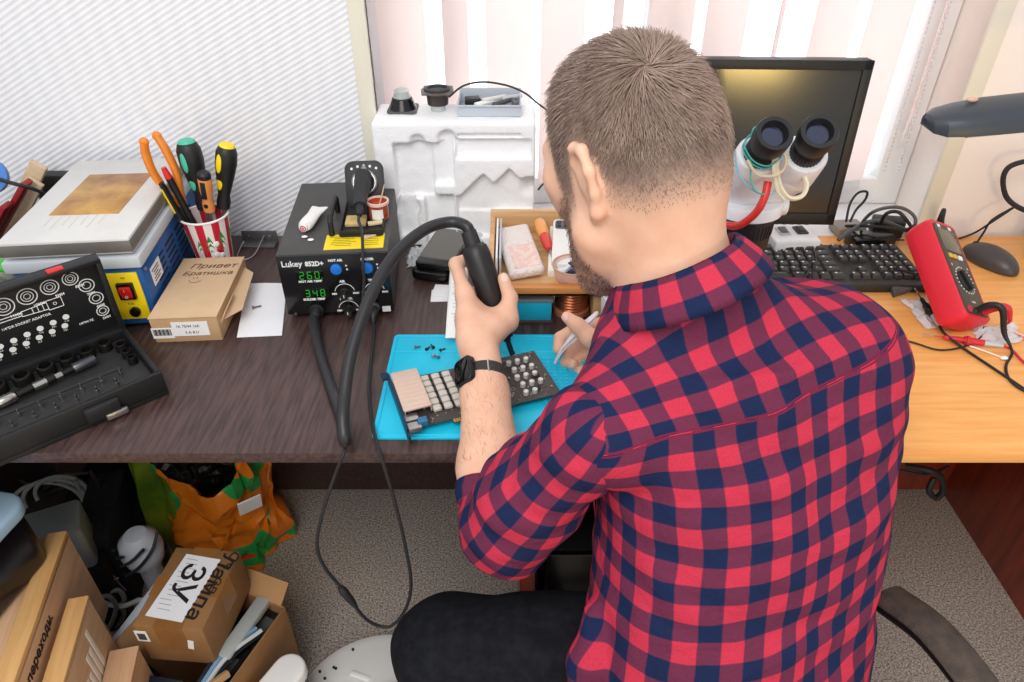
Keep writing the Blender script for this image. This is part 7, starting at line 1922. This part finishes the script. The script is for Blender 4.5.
D.ell(bnp + v3(-.005, .0, .36), (.105, .075, .16), None, .03); D.ell(bnp + v3(-.04, .02, .42), (.06, .055, .11), None, .03); D.ell(bnp + v3(.05, .0, .40), (.05, .05, .10), None, .03)
V_, Q_ = D.mesh(1); N_ = sample_normals(V_, Q_)
k_ = np.array([abs(noise.noise(Vector(p) * 16)) + .5 * abs(noise.noise(Vector(p) * 34)) for p in V_]); V_ = V_ + N_ * (.030 * (.4 - k_))[:, None]
blk = npmesh('bin_bag', V_, Q_, mat('glossy_black_film', (9, 9, 11), .18, spec=.6), base=tuple(bgc))
blk['label'] = 'glossy black bin bag stuffed inside the orange shopping bag'; blk['category'] = 'bag'
single(MB().box((0, 0, 0), (.05, .004, .055), M=rot(x=20, z=35)), 'paper_scrap', M_paper, 'white paper corner poking out of the orange bag beside the black one', 'paper', Py(250, 505, 1.05))

# wooden drawer boxes at the lower left with the tub on top
M_bw = wood('light_beech_board', (224, 182, 144), (208, 164, 124), .45, 0, 1.4)
M_bwe = wood('bright_beech_edge', (232, 184, 124), (216, 164, 102), .45, 0, 1.4)
WZ = .470
wa, wb_ = Pz(12, 676, WZ), Pz(62, 534, WZ)
ang_w = math.degrees(math.atan2((wb_ - wa).y, (wb_ - wa).x))
wd_ = thing('wooden_chest', 'light wooden drawer unit with marker writing at the lower left corner', 'drawer unit', M=T(wb_.x, wb_.y, 0) @ rot(z=ang_w))
# local +x runs away from the camera along the front board's top edge, -y is the front side
ML = .46
MB().box((-ML / 2, .16, .235), (ML, .30, .468), bev=.002).build('cabinet', M_bw, wd_)
MB().box((-ML / 2 - .0, .002, WZ - .105), (ML, .022, .21), bev=.002).build('front_board', M_bw, wd_)
MB().box((-ML / 2, .006, WZ - .001), (ML + .002, .030, .014), bev=.0015).build('top_edge', M_bwe, wd_)
hz = MB(T(-.275, -.0095, WZ - .052) @ rot(x=90)).torus((0, 0, 0), .018, .008, n=30, k=8)
hz.build('finger_hole', M_bwe, wd_)
tx = MB(T(-.250, -.0100, WZ - .036) @ rot(x=90)); tx.text('переходн.', .023, T(0, 0, 0), .0003, sx=1.0, bold=.0005, shear=.1); tx.build('marker_writing', M_inkb, wd_)
WM = ROOTM['wooden_chest']
dr_ = thing('wooden_crate', 'light wooden box with white scuffs standing against the marked wooden board', 'drawer', M=WM @ T(-.10, -.034, 0))
MB().box((-.17, .0, .21), (.34, .030, .418), bev=.002).build('drawer_body', M_bw, dr_)
MB().box((-.17, .0, .4195), (.342, .031, .010), bev=.0015).build('top_edge', M_bwe, dr_)
b = MB()
for k in range(5): b.box((-.05 - .014 * k, -.0153, .33 - .012 * k), (.010, .0008, .14 - .03 * (k % 2)), bev=.0002)
b.build('white_scuffs', mat('white_scuff', (226, 216, 206), .7), dr_)
dr2 = thing('wooden_crate', 'lowest light wooden box in front of the scuffed one near the parcel', 'drawer', M=WM @ T(-.13, -.075, 0))
MB().box((-.15, .0, .155), (.30, .044, .300), bev=.002).build('drawer_body', M_bw, dr2)
MB().box((-.15, .0, .307), (.302, .046, .006), bev=.0012).build('top_edge', M_bw, dr2)
# black tub with translucent lid standing on the unit
tc0 = WM @ Vector((-.27, .135, WZ + .007))
tb = thing('storage_tub', 'black storage tub with a milky blue clip-on lid on the wooden drawer unit', 'tub', M=T(-.736, .748, WZ + .0065) @ rot(z=-10) @ T(-.11, -.15, 0))
MB().prism(rrect(.205, .290, .03, 6), 0, .105, bev=.006).build('tub_body', mat('black_glossy_tub', (14, 15, 20), .25), tb)
MB().prism(rrect(.22, .305, .035, 6), .105, .128, bev=.006, seg=3).prism(rrect(.16, .24, .03, 6), .128, .140, bev=.005).build('lid', mat('milky_blue_lid', (176, 208, 232), .22, alpha=.88), tb)
MB().box((.106, .02, .095), (.010, .05, .030), bev=.003).build('clip', M_dgray, tb)
# grey translucent container behind
cst = Pz(50, 522, .31)
single(MB().prism(rrect(.105, .095, .012), 0, .11, bev=.004), 'plastic_container', mat('grey_translucent_plastic', (170, 178, 176), .3, alpha=.9), 'grey translucent plastic container under the desk behind the wooden unit', 'container', (cst.x, cst.y, .198), 26)
single(MB().box((0, 0, .098), (.13, .12, .196), bev=.004), 'dark_crate', M_black, 'black box standing under the grey translucent container', 'box', (cst.x, cst.y, 0), 26)
# dark computer case with speckled side
M_spk = mat('speckled_black_felt', (18, 19, 24), .8, rgb2=(40, 42, 50), noise_scale=160)
pcs = Py(104, 548, 1.03)
single(MB().box((0, 0, .115), (.075, .20, .23), bev=.004), 'computer_case', M_spk, 'dark speckled case standing under the desk between container and white lamp', 'computer case', (pcs.x + .012, pcs.y + .03, 0), 14)
# white round lamp body tangled in black cables
wl = Pz(139, 543, .24); 
lampb = thing('round_white_lamp', 'round white plastic body wrapped in black cables behind the parcel', 'lamp', (wl.x, wl.y, 0))
MB().lathe([(0, .0), (.036, .0), (.038, .01), (.022, .02), (.022, .17), (.036, .19), (.042, .22), (.038, .25), (.022, .268), (0, .272)], n=32).build('lamp_body', mat('pale_grey_white', (206, 212, 220), .4), lampb)
for i in range(5):
    a0 = i * .9
    pts = [wl + Vector((.047 * math.cos(a0 + k * .55), .047 * math.sin(a0 + k * .55), 0)) for k in range(6)]
    pts = [Vector((p.x, p.y, .165 + .020 * k * (.7 + .1 * i))) for k, p in enumerate(pts)]
    cord('%s black cable turn wrapped round the white lamp body' % ORD[i], pts, .0032, None, 'cable turns on the white lamp')
single(MB().box((0, 0, .13), (.030, .22, .26), bev=.010), 'white_board', mat('pale_blue_white_plastic', (200, 212, 226), .4), 'pale white plastic panel standing on edge left of the parcel', 'panel', (ctr.x - pw_ / 2 - .050, ctr.y + .03, 0), pa_ - 10)
# loose grey and white cables
M_gc = mat('grey_cable_skin', (140, 142, 138), .45); M_wcab = mat('white_cable_skin', (224, 226, 226), .4)
g_ = 'coiled grey cables under the desk'
for i in range(3):
    c_ = Py(48 + 6 * i, 506 - 5 * i, 1.12); r_ = .085 - .012 * i
    cord('%s ring of grey cable coiled at the back under the desk' % ORD[i], [c_ + Vector((r_ * math.cos(a), .35 * r_ * math.sin(a) + .004 * i, .55 * r_ * math.sin(a))) for a in [R(-20 + 25 * k) for k in range(10)]], .0050, M_gc, g_)
cord('grey cable hanging vertically right of the coil under the desk', [Py(76, 480, 1.14), Py(84, 500, 1.13), Py(88, 520, 1.12), Py(85, 545, 1.10)], .0058, M_gc)
cord('white cable bending over the left edge of the parcel', [Py(100, 602, .90), Py(122, 606, .90), Py(140, 600, .895), Py(144, 606, .88), Py(134, 624, .86), Py(118, 640, .86)], .0055, M_wcab)
for i, pts in enumerate(([(104, 595), (118, 590), (124, 600), (112, 610), (100, 606)], [(100, 612), (112, 604), (124, 612), (116, 626), (102, 628)], [(96, 600), (108, 596), (116, 606), (112, 622), (104, 634)])):
    cord('%s grey cable loop from the top in the heap left of the parcel' % ORD[i], [Py(x, y, .915 - .01 * i) for x, y in pts], .0050, M_gc, 'grey cable loops by the parcel')
cord('thin yellow wire sticking out of the dark heap left of the parcel', [Py(102, 592, .93), Py(110, 582, .93), Py(118, 578, .93)], .0016, mat('yellow_wire', (210, 200, 110), .5))
cord('thin violet wire in the dark heap left of the parcel', [Py(114, 576, .93), Py(120, 584, .93), Py(126, 590, .93)], .0016, mat('violet_wire', (130, 100, 170), .5))
for i, pts in enumerate(([(20, 480), (45, 492), (70, 486), (90, 500)], [(30, 500), (60, 480), (95, 488), (120, 478)], [(60, 520), (85, 510), (110, 520), (130, 508)], [(90, 470), (100, 490), (96, 520), (104, 545)], [(120, 500), (130, 530), (150, 540), (160, 520)])):
    cord('%s black cable from the left in the dark tangle under the desk' % ORD[i], [Py(x, y, 1.17 - .02 * i) for x, y in pts], .0042, None, 'dark tangle under the desk')
single(MB().box((0, 0, 0), (.05, .03, .045), M=rot(x=20, y=30, z=10), bev=.004), 'white_adapter', mat('dull_white_plastic', (180, 186, 190), .5), 'dull white plug adapter at the back under the desk', 'adapter', Py(106, 487, 1.20))
single(MB().tube([Py(64, 474, 1.22), Py(88, 473, 1.22)], .0034, 8, 1), 'steel_rod', M_steel, 'short steel rod at the back under the desk above the cable coil', 'rod', Py(76, 474, 1.22), world=True)
single(MB().box((0, 0, .07), (.20, .18, .14), bev=.006), 'dark_toolbox', M_black, 'black box on the floor at the back under the left end of the desk', 'box', (-.965, 1.20, 0), 0)

# ------------------------------------------------------------------ white things at the lower edge and cable under the right desk
dc = Pz(379, 704, .05)
rv = thing('robot_cleaner', 'round white plastic floor base with a grey box on it beside the black knee', 'base', (dc.x, dc.y - .02, 0))
MB().lathe([(0, 0), (.168, 0), (.176, .006), (.178, .030), (.172, .042), (.155, .050), (0, .056)], n=64).build('disc', M_whitep, rv)
MB().box((.030, .000, .072), (.075, .08, .034), M=rot(z=14), bev=.004).build('grey_block', mat('grey_box_plastic', (142, 144, 148), .4), rv)
pass
for k, (px, py) in enumerate(((353, 650), (334, 668), (320, 672), (325, 679), (336, 669))):
    p = Pz(px, py, .050); MB().cyl((p.x - rv.matrix_basis.translation.x, p.y - rv.matrix_basis.translation.y, .044), (p.x - rv.matrix_basis.translation.x, p.y - rv.matrix_basis.translation.y, .0535), .0028, n=10).build('black_dot', M_black, rv)
MB().box((-.045, .075, .051), (.045, .012, .010), M=rot(z=-20), bev=.004).build('raised_mark', M_whitep, rv)
wp = Pz(270, 688, .20)
sn = thing('white_device', 'white rounded plastic device standing between the carton and the round base', 'device', M=T(wp.x, wp.y, 0) @ rot(z=-28))
MB(T(0, 0, .0)).prism(rrect(.062, .150, .030, 8), .165, .195, bev=.006, seg=3).build('white_top', M_whitep, sn)
MB().prism(rrect(.054, .140, .026, 8), 0, .165, bev=.003).build('dark_body', mat('dark_slate_plastic', (60, 64, 72), .5), sn)
g_ = 'cables hanging under the right desk'
cord('thick black cable loop hanging below the orange desk by the red side panel', [Py(905, 466, 1.12), Py(928, 470, 1.10), Py(940, 476, 1.10), Py(943, 490, 1.10), Py(936, 498, 1.10), Py(929, 490, 1.10), Py(934, 478, 1.11)], .0070, None, g_)
cord('thin black cable running back under the orange desk', [Py(900, 470, 1.15), Py(918, 474, 1.14), Py(936, 472, 1.13), Py(948, 466, 1.12)], .0034, None, g_)

pct = thing('black_floor_block', 'black computer tower on the floor between the two desks behind the knee', 'computer', (.145, 1.00, 0))  # added black block, fills the dark gap beside the side panel
MB().box((0, 0, .215), (.17, .42, .41), bev=.004).build('case', M_black, pct)
MB().box((0, -.213, .215), (.165, .012, .405), bev=.003).build('front_cover', M_blackg, pct)
for x in (-.06, .06):
    for y in (-.16, .16): MB().cyl((x, y, 0), (x, y, .012), .014, n=14).build('foot', M_rubber, pct)
